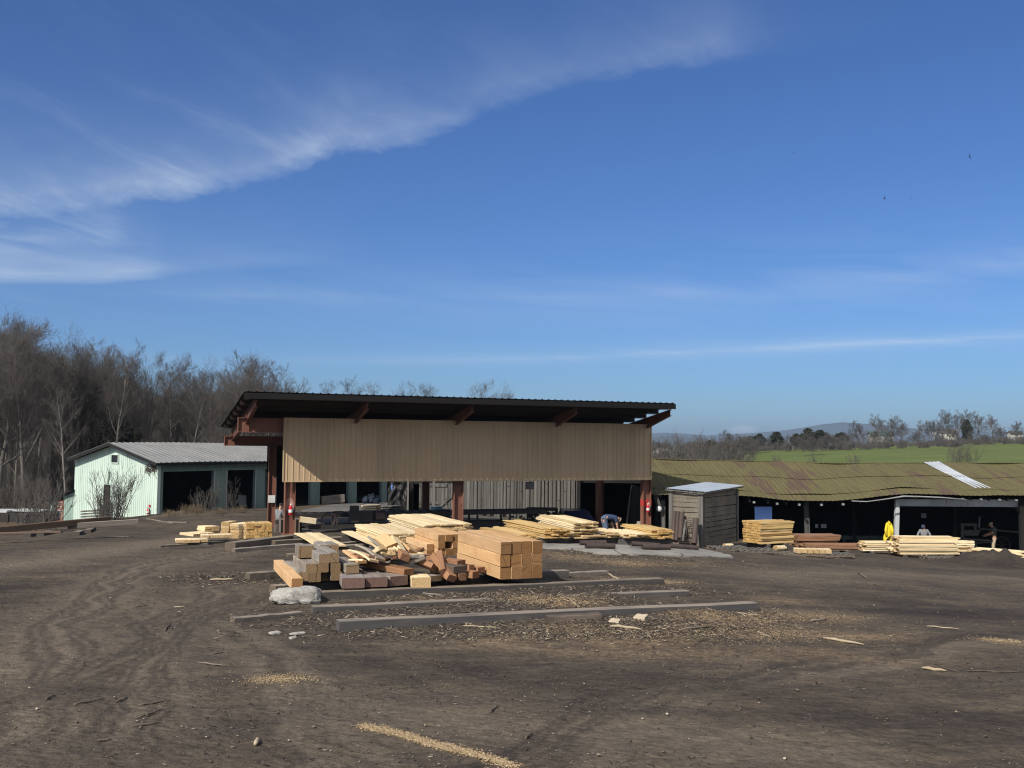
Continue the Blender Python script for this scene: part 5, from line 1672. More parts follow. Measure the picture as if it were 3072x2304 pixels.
pallet('weathered grey pallet nearest the shack corner', 2185, 1654, 39.5, 12, 1.4, 1.0)
pallet('weathered grey pallet middle of the row beside the shack', 2262, 1662, 39.3, 8, 1.5, 1.1)
pallet('weathered pallet carrying a row of pale blocks', 2400, 1667, 40.2, 4, 2.0, 1.0)
pallet('grey pallet under the red brown boards', 2500, 1664, 42.0, 6, 1.5, .9)
pallet('pallet under the long stack near the dirt mound', 2815, 1672, 46.6, 4, 1.4, .9)
o = P(2440, 1663, 40.0); o.z = g(o.x, o.y) + .16
ex, ey = dirs(8)
for j in range(6):
    a = o + ex * (j - 2.6) * .235 + V((0, 0, .0))
    beam('block', f"thick pale block {ORD[j]} from left in the row on the pallet", 'block', a - ey * .2, a + ey * .35, .215, .155, 'board', 'thick blocks on the pallet', ch=.008, seg=2)
beam('log_chunk', 'rounded pale log chunk left of the pallet blocks', 'log', P(2325, 1652, 40.6), P(2352, 1650, 40.9), .3, .2, 'board', None, ch=.07, seg=3)
beam('log_chunk', 'small rounded pale stone-like log by the shack corner', 'log', P(2172, 1642, 40.0), P(2196, 1641, 40.2), .22, .14, 'board', None, ch=.06, seg=3)

M['oldbrown'] = wood('old_brown_timber', (.135, .09, .06), (.10, .065, .045), (.055, .04, .03), grain=10, streaks=.5, end=(.12, .08, .05), var=.12)
# ---- long dark beams at far left
GL_ = 'long brown beams resting at the far left'
for lab, p0, p1, d0, d1, w_, h, mat in (
        ('longest brown beam at left edge with raised far end', (-260, 1625), (330, 1566), 36.0, 42.5, .22, .24, 'oldbrown'),
        ('brown beam overlapping the longest at its right', (172, 1589), (415, 1574), 41.0, 42.0, .22, .23, 'skid'),
        ('thin reddish board lying under the brown beams', (-200, 1608), (185, 1598), 38.0, 38.5, .25, .07, 'oldbrown')):
    beam('long_beam', lab, 'timber', P(*p0, d0), P(*p1, d1), w_, h, mat, GL_, seg=6)
for lab, p0, p1 in (('dark support block under the left beams', (80, 1612), (96, 1604)), ('dark support block under the beam overlap', (120, 1608), (150, 1600)), ('dark support block below the reddish board end', (228, 1606), (242, 1600)), ('dark support under the right beam', (262, 1598), (278, 1590))):
    tie_g(lab, p0, p1, .3, .14, 'tie', 'support_block', 'support blocks under the long beams')
tie_g('pale plank on the bank before the garage', (505, 1568), (562, 1569), .14, .05, 'skid', 'loose_plank', 'loose planks on the bank')
tie_g('grey thin plank crossing the bank before the garage', (440, 1558), (520, 1571), .1, .04, 'skid', 'loose_plank', 'loose planks on the bank')
tie_g('bleached plank lying on the yard left of the block pile', (330, 1613), (385, 1611), .14, .03, 'skid', 'loose_plank', 'loose planks on the bank')
# old trailer bed at the far left
tb = empty('flat_trailer', P(40, 1578, 56), R(6), 'dark flat trailer loaded with pale sheets at the left edge', 'trailer')
o = wloc(tb); zg = g(o.x, o.y); tb.location.z = zg
mb = MB(); mb.box(o * 0 + V((0, 0, .55)), (4.4, 1.6, .5)); bm_ = mb; tb_rot = tb.rotation_euler.copy()


lbuild(mb, 'bed', 'black', tb)
for k in range(9):
    mb = MB(); mb.box((-2.0 + k * .5, -.83, .5), (.06, .06, .55)); lbuild(mb, 'stake', 'black', tb)
mb = MB(); mb.box((-1.2, 0, .87), (2.2, 1.5, .10)); mb.box((.9, 0, .90), (1.5, 1.4, .06), Matrix.Rotation(.03, 3, 'Y')); lbuild(mb, 'load', 'whitemetal', tb)
for x in (-1, 1):
    mb = MB(); mb.tube([(x, -.85, .3), (x, -.6, .3)], .3, 16); lbuild(mb, 'wheel', 'rubber', tb)
# stickered boards beside the green gable
o = P(300, 1556, 57.5)
for i in range(4):
    a = P(250, 1560 - i * 8, 57.4); b = P(330, 1556 - i * 8, 57.0)
    beam('board', f"whitish old board {ORD[i]} from the ground beside the green gable", 'board', a, b, .5, .08, 'greyv', 'old boards stacked beside the green gable')

# ---- pipes
GPp = 'rusty pipes lying on the concrete pad'
for lab, p0, p1, d0, d1, r in (('short rusty pipe left and behind on the pad', (1740, 1629), (1817, 1630), 35.6, 36.0, .085), ('long rusty pipe left and in front on the pad', (1757, 1640), (1843, 1641), 33.8, 34.2, .095),
                               ('rusty pipe behind in the middle of the pad', (1894, 1630), (1978, 1631), 36.3, 36.6, .085), ('rusty pipe in front at the middle of the pad', (1926, 1641), (2010, 1641), 34.6, 34.9, .095),
                               ('rusty pipe at the right near the shack', (2008, 1637), (2093, 1637), 36.6, 37.0, .09)):
    a, b = P(p0[0], p0[1], d0), P(p1[0], p1[1], d1)
    a.z = g(a.x, a.y) + r + .05; b.z = g(b.x, b.y) + r + .05
    mb = MB(); mb.pipe(a, b, r, .018, 20)
    tag(mb.build('rusty_pipe', M['rustpipe'], smooth_=False, loc=a), lab, 'pipe', GPp)
# corrugated culvert sheets and roller leaning on the shack
o = SKC - V((.2, .3, 0))
for i, (px, pyb, pyt, r) in enumerate(((2018, 1622, 1536, .09), (2028, 1624, 1537, .09), (2040, 1616, 1539, .10))):
    a = P(px, pyb, 40.6); b = P(px + 6, pyt, 41.6 if px < 2035 else 41.3); a.z = max(a.z, g(a.x, a.y))
    mb = MB(); mb.tube([a, b], r, 14)
    tag(mb.build('culvert_pipe', M['rustpipe'], loc=a), f"rusty tube leaning on the shack wall, {ORD[i]} from the left", 'pipe', 'rusty tubes leaning on the shack')
a = P(2082, 1632, 40.2); b = P(2088, 1556, 40.7)
mb = MB(); mb.tube([a, b], .115, 16); tag(mb.build('roller', M['rustpipe'], loc=a), 'single thick rusty roller upright at the shack corner', 'roller')
mb = MB()
c = lambda u, v_: P(2040 + 36 * u + 4 * v_, 1620 - 62 * v_ + 4 * u, 40.5 + .5 * v_)
for i in range(5): mb.bar(c(i / 4, 0), c(i / 4, 1), .02, .02)
for i in range(6): mb.bar(c(0, i / 5), c(1, i / 5), .02, .02)
tag(mb.build('wire_mesh', M['rustpipe'], loc=c(0, 0)), 'rusty square wire mesh leaning on the left shack wall', 'mesh panel')
mb = MB(); mb.bar(P(2048, 1622, 40.2), P(2058, 1560, 40.6), .07, .03); tag(mb.build('lath', M['greyv'], loc=P(2048, 1622, 40.2)), 'grey lath leaning across the wire mesh', 'lath')

# ---- stone
def rock(name, label, cat, p0, p1, h, w_, mat='stone', seed=1):
    a, b = G(*p0), G(*p1)
    c = (a + b) / 2; L = (b - a).length
    bm = bmesh.new(); bmesh.ops.create_icosphere(bm, subdivisions=6, radius=1)
    an = math.atan2(b.y - a.y, b.x - a.x)
    rm = Matrix.Rotation(an, 3, 'Z')
    for v in bm.verts:
        q = v.co.copy()
        q = V([math.copysign(abs(t_) ** .62, t_) for t_ in q])
        X_, Y_, Z_ = q.x * L / 2, q.y * w_ / 2, q.z * h / 2
        n1 = float(fbm(np.array([X_ * 3.5 + Z_ * 1.5 + seed]), np.array([Y_ * 3.5 + Z_ * 3.2]), seed, 3)[0]) - .5
        n2 = float(fbm(np.array([X_ * 14 + Z_ * 9]), np.array([Y_ * 14 - Z_ * 11]), seed + 3, 3)[0]) - .5
        n3 = 0.12
        n4 = float(vnoise(np.array([X_ * 45 + Z_ * 30]), np.array([Y_ * 45 - Z_ * 33]), seed + 5)[0]) - .5
        q *= 1 + .55 * n1 + .16 * n2 + .05 * n4
        q = V((q.x * L / 2, q.y * w_ / 2, q.z * h / 2 * (1 - .18 * (q.x < 0) * abs(q.x))))
        v.co = rm @ q
    me = bpy.data.meshes.new(name); bm.to_mesh(me); bm.free()
    me.materials.append(M[mat]); me.polygons.foreach_set('use_smooth', [True] * len(me.polygons))
    o = link(name, me); o.location = c + V((0, w_ * .3, h * .40))
    return tag(o, label, cat)


rock('pale_stone', 'big pale grey broken concrete chunk at the tie ends', 'stone', (808, 1816), (956, 1810), .36, .55, seed=4)
rock('flat_stone', 'flat pale stone half sunk in the dirt, left of its neighbours', 'stone', (806, 1905), (838, 1903), .05, .14, seed=7)
rock('flat_stone', 'wider flat pale stone half sunk beside the longest tie', 'stone', (864, 1908), (918, 1905), .05, .14, seed=9)
rock('flat_stone', 'small flat pale stone nearest the longest tie', 'stone', (868, 1920), (886, 1918), .05, .1, seed=12)
# pale wooden wedges in front of the longest tie
for lab, p0, p1, w_, h in (('pale wedge of wood left of the sawdust heap', (1832, 1868), (1862, 1871), .15, .06), ('pale squared chunk leaning on the longest tie', (1908, 1859), (1944, 1862), .18, .09)):
    tie_g(lab, p0, p1, w_, h, 'chunk', 'wood_chunk', 'pale wood chunks by the longest tie', roll=.3)

# ---- conveyor and mill gear under the shed
conv = empty('roller_conveyor', S(1.0, 2.2, -3.9), 0, 'long black steel roller conveyor running under the lumber shed', 'conveyor')
zc_ = (P(1010, 1546, 47.5).z - CZ) / KS
a_l, a_r = 1.0, 12.2
for nm, dz, hh in (('side_rail', 0, .16), ('side_rail', 0, .16), ('lower_rail', -.42, .08), ('lower_rail', -.42, .08)):
    pass
for w_ in (2.2, 3.3):
    for dz, hh, nm in ((0, .18, 'side_rail'), (-.45, .09, 'lower_rail')):
        mb = MB(); mb.bar(S(a_l, w_, zc_ + dz), S(a_r, w_, zc_ + dz), .06, hh); mb.build(nm, M['black'], conv)
k = 0
for a in np.arange(a_l + .2, a_r, .42):
    mb = MB(); mb.tube([S(a, 2.25, zc_ + .03), S(a, 3.25, zc_ + .03)], .06, 10); mb.build('roller', M['black'], conv)
for a in np.arange(a_l + .1, a_r, 1.55):
    for w_ in (2.2, 3.3):
        zb = gS(a, w_) - .1
        mb = MB(); mb.bar(S(a, w_, zb), S(a, w_, zc_ - .09), .1, .1); mb.build('leg', M['black'], conv)
mb = MB(); mb.add([S(a_l, 2.16, zc_ - .5), S(a_l + 3.2, 2.16, zc_ - .5), S(a_l + 3.2, 2.16, zc_ - .15), S(a_l, 2.16, zc_ - .15)], [(0, 1, 2, 3)])
bk = P(905, 1572, 41.0)
a0p = P(*z5(425, 125), 40.6); a1p = P(*z5(590, 155), 40.9)
beam('timber', 'short pale squared timber lying across the black conveyor end', 'timber', P(898, 1566, 44.6), P(944, 1572, 44.9), .36, .25, 'board', None)
saw = empty('saw_carriage', S(2.2, 1.35, -3.9), 0, 'black saw carriage with motor and chain under the shed', 'machine')
zg_ = gS(2.6, 1.3)
mb = MB(); mb.bar(S(1.2, 1.0, zg_ + .25), S(5.0, 1.0, zg_ + .25), .12, .18); mb.bar(S(1.2, 1.7, zg_ + .25), S(5.0, 1.7, zg_ + .25), .12, .18); mb.build('track', M['black'], saw)
mb = MB(); rz22 = Matrix.Rotation(R(22), 3, 'Z')
mb.box(S(3.4, 1.35, zg_ + .62), (1.0, .6, .5), rz22); mb.box(S(3.1, 1.2, zg_ + .95), (.35, .4, .25), rz22); mb.build('carriage', M['black'], saw)
mb = MB(); mb.tube([S(3.95, 1.1, zg_ + .62), S(4.35, 1.1, zg_ + .62)], .22, 18); mb.build('motor', M['rustpipe'], saw)
mb = MB(); mb.pipe(S(2.0, 1.0, zg_ + .5), S(2.0, 1.12, zg_ + .5), .32, .06, 22); mb.build('wheel', M['rustpipe'], saw)
mb = MB(); mb.bar(S(2.35, 1.0, zg_ + .2), S(2.35, 1.0, zg_ + .85), .06, .06); mb.bar(S(2.2, 1.0, zg_ + .85), S(2.6, 1.0, zg_ + .85), .06, .06); mb.build('lever', M['black'], saw)
bx_ = MB(); bx_.box(S(.6, 1.9, gS(.6, 1.9) + .3), (.9, .5, .6), rz22)
for k in range(6): bx_.bar(S(.2 + k * .15, 1.63, gS(.6, 1.9) + .02), S(.2 + k * .15, 1.63, gS(.6, 1.9) + .64), .05, .04)
tag(bx_.build('slatted_bin', M['skid'], loc=S(.6, 1.9, -3.9)), 'slatted grey bin beside the left front post', 'bin')
# small stickered stacks far behind
for i in range(5):
    a, b = P(1091, 1541 - i * 5.6, 55), P(1136, 1541 - i * 5.6, 54.8)
    beam('board', f"pale board {ORD[4 - i]} from top of the small stack on the conveyor", 'board', a, b, .7, .07, 'board', 'boards of the small stickered stack')
for i in range(5):
    a, b = P(1138, 1545 - i * 6, 56), P(1212 - i * 3, 1544 - i * 6, 55.6)
    beam('board', f"dark old board {ORD[4 - i]} from top below the black tarp", 'board', a, b, .9, .065, 'greyv', 'old dark boards stacked below the tarp')
# barrels
for lab, px, r, h, d in (('taller blue barrel below the plank door brace', 1309, .32, .75, 56.0), ('shorter rounded blue barrel right of the taller one', 1335, .29, .55, 56.2)):
    b = P(px, 1548, d); z = g(b.x, b.y)
    b.z = z
    e = empty('blue_barrel', b, 0, lab, 'barrel', 'blue barrels beside the plank door')
    zt_ = P(px, 1519 if h > .7 else 1525, d).z - z
    mb = MB(); mb.tube([(0, 0, 0), (0, 0, zt_ * .3), (0, 0, zt_ * .33), (0, 0, zt_ * .36), (0, 0, zt_ * .66), (0, 0, zt_ * .69), (0, 0, zt_ * .72), (0, 0, zt_ * .97)], [r, r, r * 1.05, r, r, r * 1.05, r, r], 18); lbuild(mb, 'drum', 'barrel', e, True)
    mb = MB(); mb.tube([(0, 0, zt_ * .97), (0, 0, zt_)], [r * 1.03, r * .95], 18); lbuild(mb, 'lid', 'whitemetal', e, True)
# black frame rack and dark car
fr = P(1626, 1556, 57); z = g(fr.x, fr.y)
e = empty('steel_rack', (fr.x, fr.y, z), 0, 'black steel rack frame standing before the grey plank barn', 'rack')
hh = P(1626, 1527, 57).z - z; hw = (1669 - 1583) / 2 / F * 57
for x in (-hw, hw):
    for y in (-.4, .4):
        mb = MB(); mb.bar((x, y, 0), (x, y, hh), .12, .12); lbuild(mb, 'leg', 'black', e)
mb = MB()
for y in (-.4, .4): mb.bar((-hw - .06, y, hh), (hw + .06, y, hh), .12, .14)
for x in (-hw, 0, hw): mb.bar((x, -.4, hh - .02), (x, .4, hh - .02), .1, .1)
lbuild(mb, 'top_frame', 'black', e)
mb = MB()
for k in range(5): mb.tube([(-.7 + k * .35, -.3, hh - .32 + .03 * (k % 2)), (-.7 + k * .35, .3, hh - .32)], .16, 10)
lbuild(mb, 'shelf_load', 'black', e)


def car(loc, rz, label, paint):
    c = empty('parked_car', loc, rz, label, 'car')
    prof = [(-2.1, .35), (-2.15, .75), (-1.9, .95), (-1.2, 1.0), (-.75, 1.42), (.55, 1.46), (1.15, 1.02), (2.0, .88), (2.18, .65), (2.15, .32)]
    n = len(prof)
    mb = MB(); vs = []
    for s_, k in ((-1, .80), (-1, .86), (1, .86), (1, .80)):
        for x, z in prof:
            yy = .86 if z < 1.01 else .66
            if k == .80: yy *= .92
            vs.append((x * (.98 if k == .8 else 1), s_ * yy, z))
    fs = [(j * n + i, j * n + (i + 1) % n, (j + 1) * n + (i + 1) % n, (j + 1) * n + i) for j in range(3) for i in range(n)]
    fs += [tuple(range(n))[::-1], tuple(3 * n + i for i in range(n))]
    mb.add(vs, fs); lbuild(mb, 'body', paint, c)
    for s_ in (-1, 1):
        mb = MB(); mb.hexa([(-.95, s_ * .80, 1.02), (.95, s_ * .80, 1.02), (.95, s_ * .82, 1.02), (-.95, s_ * .82, 1.02), (-.68, s_ * .66, 1.38), (.5, s_ * .66, 1.40), (.5, s_ * .68, 1.40), (-.68, s_ * .68, 1.38)]); lbuild(mb, 'window', 'glass', c)
        mb = MB(); mb.box((2.1, s_ * .6, .68), (.12, .28, .14)); lbuild(mb, 'headlight', 'white', c)
        for x in (-1.35, 1.35):
            wl = MB(); wl.tube([(x, s_ * .70, .33), (x, s_ * .90, .33)], .33, 20); wo = lbuild(wl, 'wheel', 'rubber', c)
            wl = MB(); wl.tube([(x, s_ * .905, .33), (x, s_ * .915, .33)], .2, 16); lbuild(wl, 'rim', 'whitemetal', wo)
    return c


b = P(1722, 1560, 55.5); car((b.x, b.y, P(1722, 1527, 55.5).z - 1.46), R(97), 'dark blue car half hidden behind the barn door post', 'carblue')
# wire cart
e = empty('wire_cart', P(1355, 1556, 55.5), 0, 'low wire cart with pale scraps beside the blue barrels', 'cart')
z = g(*wloc(e)[:2]); e.location.z = z
ht = P(1355, 1536, 55.5).z - z
mb = MB()
for x in np.linspace(-.55, .55, 8):
    for y in (-.3, .3): mb.bar((x, y, .1), (x, y, ht), .02, .02)
for zz in (.1, ht * .55, ht):
    for y in (-.3, .3): mb.bar((-.55, y, zz), (.55, y, zz), .03, .03)
    for x in (-.55, .55): mb.bar((x, -.3, zz), (x, .3, zz), .03, .03)
lbuild(mb, 'basket', 'black', e)
mb = MB()
for k in range(8): mb.box((rnd.uniform(-.4, .4), rnd.uniform(-.2, .2), ht + rnd.uniform(-.05, .12)), (rnd.uniform(.2, .5), .12, .04), Matrix.Rotation(rnd.uniform(-.5, .5), 3, 'Z'))
lbuild(mb, 'scraps', 'timber_old', e)
for x in (-.45, .45):
    mb = MB(); mb.tube([(x, -.33, .08), (x, -.28, .08)], .09, 12); lbuild(mb, 'wheel', 'rubber', e)
# leaning plank by the red banded post
beam('loose_plank', 'grey brown plank leaning at the foot of the banded post', 'plank', P(1908, 1598, 47.5), P(1918, 1566, 48.0), .2, .05, 'skid')

# ---- mill machine at the right
e = empty('band_resaw', P(2930, 1660, 56.5), 0, 'grey band resaw machine with hopper inside the right bay', 'machine')
o = wloc(e); e.location.z = g(o.x, o.y); o = wloc(e)
def rel(px, py, d=56.5): return P(px, py, d) - o
M['machine'] = dirty('dusty_machine', (.16, .155, .13), (.09, .085, .075), 3, .7)
mb = MB()
mb.bar(rel(2886, 1658), rel(2886, 1573), .16, .16); mb.bar(rel(2925, 1600), rel(2925, 1573), .12, .12); mb.bar(rel(2880, 1574), rel(2930, 1574), .14, .14); lbuild(mb, 'frame', 'machine', e)
mb = MB(); mb.hexa([rel(2896, 1607), rel(2934, 1607), rel(2934, 1607, 57.2), rel(2896, 1607, 57.2), rel(2890, 1590), rel(2942, 1590), rel(2942, 1590, 57.4), rel(2890, 1590, 57.4)]); lbuild(mb, 'hopper', 'machine', e)
mb = MB(); mb.box(rel(2918, 1640, 56.2), (.35, .35, .9)); lbuild(mb, 'pedestal', 'machine', e)
mb = MB(); mb.bar(rel(2884, 1615, 56.2), rel(2975, 1622, 56.2), .7, .06); mb.bar(rel(2920, 1628, 56.0), rel(2970, 1626, 56.0), .5, .04); lbuild(mb, 'table', 'machine', e)
mb = MB(); mb.pipe(rel(3005, 1634, 56.4), rel(3005, 1634, 56.6), .45, .05, 24)
for k in range(3):
    t_ = k * math.pi / 3; c_ = rel(3005, 1634, 56.5); mb.bar(c_ + V((.42 * math.cos(t_), 0, .42 * math.sin(t_))), c_ - V((.42 * math.cos(t_), 0, .42 * math.sin(t_))), .04, .04)
lbuild(mb, 'wheel', 'rustpipe', e)
mb = MB(); mb.tube([rel(2936, 1586, 57), rel(3072, 1598, 56.2)], .05, 8); lbuild(mb, 'arm', 'machine', e)
lamp = empty('hanging_lamp', P(3056, 1530, 54), 0, 'dusty hanging lamp shade at the right edge of the dark bay', 'lamp')
mb = MB(); mb.tube([(-.25, 0, .22), (-.05, 0, .1), (.25, 0, -.12)], [.08, .14, .26], 16, False); lbuild(mb, 'lamp_shade', 'black', lamp)
mb = MB(); mb.tube([(.20, 0, -.06), (.32, 0, -.18)], [.2, .23], 16); lbuild(mb, 'reflector', 'khaki', lamp)
mb = MB(); mb.tube([(-.2, 0, .2), (-.1, .1, .8)], .02, 6); lbuild(mb, 'cord', 'black', lamp)
for lab, px, py, d, sx_, sz_ in (('small white notice plate hanging in the dark bay, right one', 2471, 1578, 57, .30, .22), ('narrow white notice plate hanging in the dark bay, left one', 2450, 1578, 57, .16, .2), ('grey control box on the rear wall of the right bay', 2771, 1547, 60, .3, .28)):
    mb = MB(); mb.box((0, 0, 0), (sx_, .02, sz_))
    for k in range(3): mb.box((0, -.012, sz_ * (.25 - .25 * k)), (sx_ * .7, .003, sz_ * .06), None, 1)
    b = P(px, py, d); me_ = [M['white'], M['black']]
    mm = MB(); mm.v = [tuple(V(v) + b) for v in mb.v]; mm.f = mb.f; mm.mi = mb.mi
    tag(mm.build('notice_plate', me_, loc=b), lab, 'notice')
b = P(2936, 1565, 58); mb = MB(); mb.bar(P(2937, 1583, 58), P(2939, 1550, 58), .12, .03); tag(mb.build('white_strip', M['white'], loc=b), 'upright white strip on the dark rear wall of right bay', 'strip')

# yellow raincoat on the white post
coat = MB()
n, mrows = 16, 14
vs, fs = [], []
for j in range(mrows + 1):
    v_ = j / mrows
    for i in range(n):
        th = 2 * math.pi * i / n
        wd = np.interp(v_, [0, .1, .25, .5, .8, 1], [.07, .17, .155, .14, .175, .20]) * (1 + .13 * math.sin(th * 4 + v_ * 3))
        dp = np.interp(v_, [0, .2, 1], [.05, .10, .12]) * (1 + .15 * math.sin(th * 5))
        zz = -v_ * .84 - (.14 * math.sin(th * 2 + .6) * v_)
        vs.append((wd * math.cos(th) + .05 * math.sin(v_ * 5), dp * math.sin(th), zz))
for j in range(mrows):
    for i in range(n): fs.append((j * n + i, j * n + (i + 1) % n, (j + 1) * n + (i + 1) % n, (j + 1) * n + i))
fs.append(tuple(range(n)))
b = P(2665, 1566, 51.45)
e = empty('raincoat', b, 0, 'bright yellow raincoat hanging on the white shed post', 'coat')
lbuild(MB().add(vs, fs), 'body', 'yellow', e, True)
for s_ in (-1, 1):
    mb = MB(); mb.tube([(s_ * .10, -.05, -.12), (s_ * .17, -.10, -.4), (s_ * .15, -.12, -.72)], [.06, .065, .055], 10); lbuild(mb, 'sleeve', 'yellow', e, True)
mb = MB(); mb.tube([(.0, 0, .05), (.04, -.06, -.02), (.06, -.10, -.12)], [.02, .045, .04], 10); lbuild(mb, 'hood', 'yellow', e, True)
# white lamp jar under the left eave
mb = MB(); b = P(1978, 1526, 52); mb.tube([b + V((0, 0, -.15)), b + V((0, 0, -.05)), b + V((0, 0, .12)), b + V((0, 0, .18))], [.10, .15, .13, .05], 12)
tag(mb.build('white_jug', M['white'], smooth_=True, loc=b), 'white plastic jug hanging on the post left of the shack', 'jug')
# ------------------------------------------------------------------ people
def skin_mesh(nodes, edges, root, sub=2):
    """nodes: name -> (pos, radius or (rx, ry)); returns mesh data grown round the skeleton"""
    names = list(nodes)
    me = bpy.data.meshes.new('skin')
    me.from_pydata([tuple(nodes[n][0]) for n in names], [(names.index(a), names.index(b)) for a, b in edges], [])
    o = bpy.data.objects.new('skin_tmp', me); COL.objects.link(o)
    o.modifiers.new('Skin', 'SKIN')
    for i, n in enumerate(names):
        r = nodes[n][1]
        sv = me.skin_vertices[0].data[i]
        sv.radius = (r, r) if not isinstance(r, tuple) else r
        sv.use_root = n == root
    sb = o.modifiers.new('Sub', 'SUBSURF'); sb.levels = sub; sb.render_levels = sub
    dg = bpy.context.evaluated_depsgraph_get(); dg.update()
    out = bpy.data.meshes.new_from_object(o.evaluated_get(dg))
    bpy.data.objects.remove(o); 
    out.polygons.foreach_set('use_smooth', [True] * len(out.polygons))
    return out


def hand(nodes, edges, wrist, d, side, tag_):
    """palm, four curled fingers and a thumb"""
    d = V(d).normalized(); s = V(side).normalized(); nrm = d.cross(s)
    w_ = V(nodes[wrist][0])
    nodes[tag_ + 'palm'] = (w_ + d * .055, (.022, .036)); edges.append((wrist, tag_ + 'palm'))
    for k, (off, ln) in enumerate(((-.030, .075), (-.010, .085), (.010, .080), (.030, .062))):
        a = w_ + d * .095 + s * off; b = a + d * ln * .55 + nrm * .008; c = b + (d * .7 + nrm * .7) * ln * .5
        nodes[f'{tag_}f{k}a'] = (a, .009); nodes[f'{tag_}f{k}b'] = (b, .0085); nodes[f'{tag_}f{k}c'] = (c, .007)
        edges += [(tag_ + 'palm', f'{tag_}f{k}a'), (f'{tag_}f{k}a', f'{tag_}f{k}b'), (f'{tag_}f{k}b', f'{tag_}f{k}c')]
    a = w_ + d * .035 - s * .045; b = a + d * .04 - s * .02 + nrm * .012
    nodes[tag_ + 'ta'] = (a, .011); nodes[tag_ + 'tb'] = (b, .009)
    edges += [(tag_ + 'palm', tag_ + 'ta'), (tag_ + 'ta', tag_ + 'tb')]


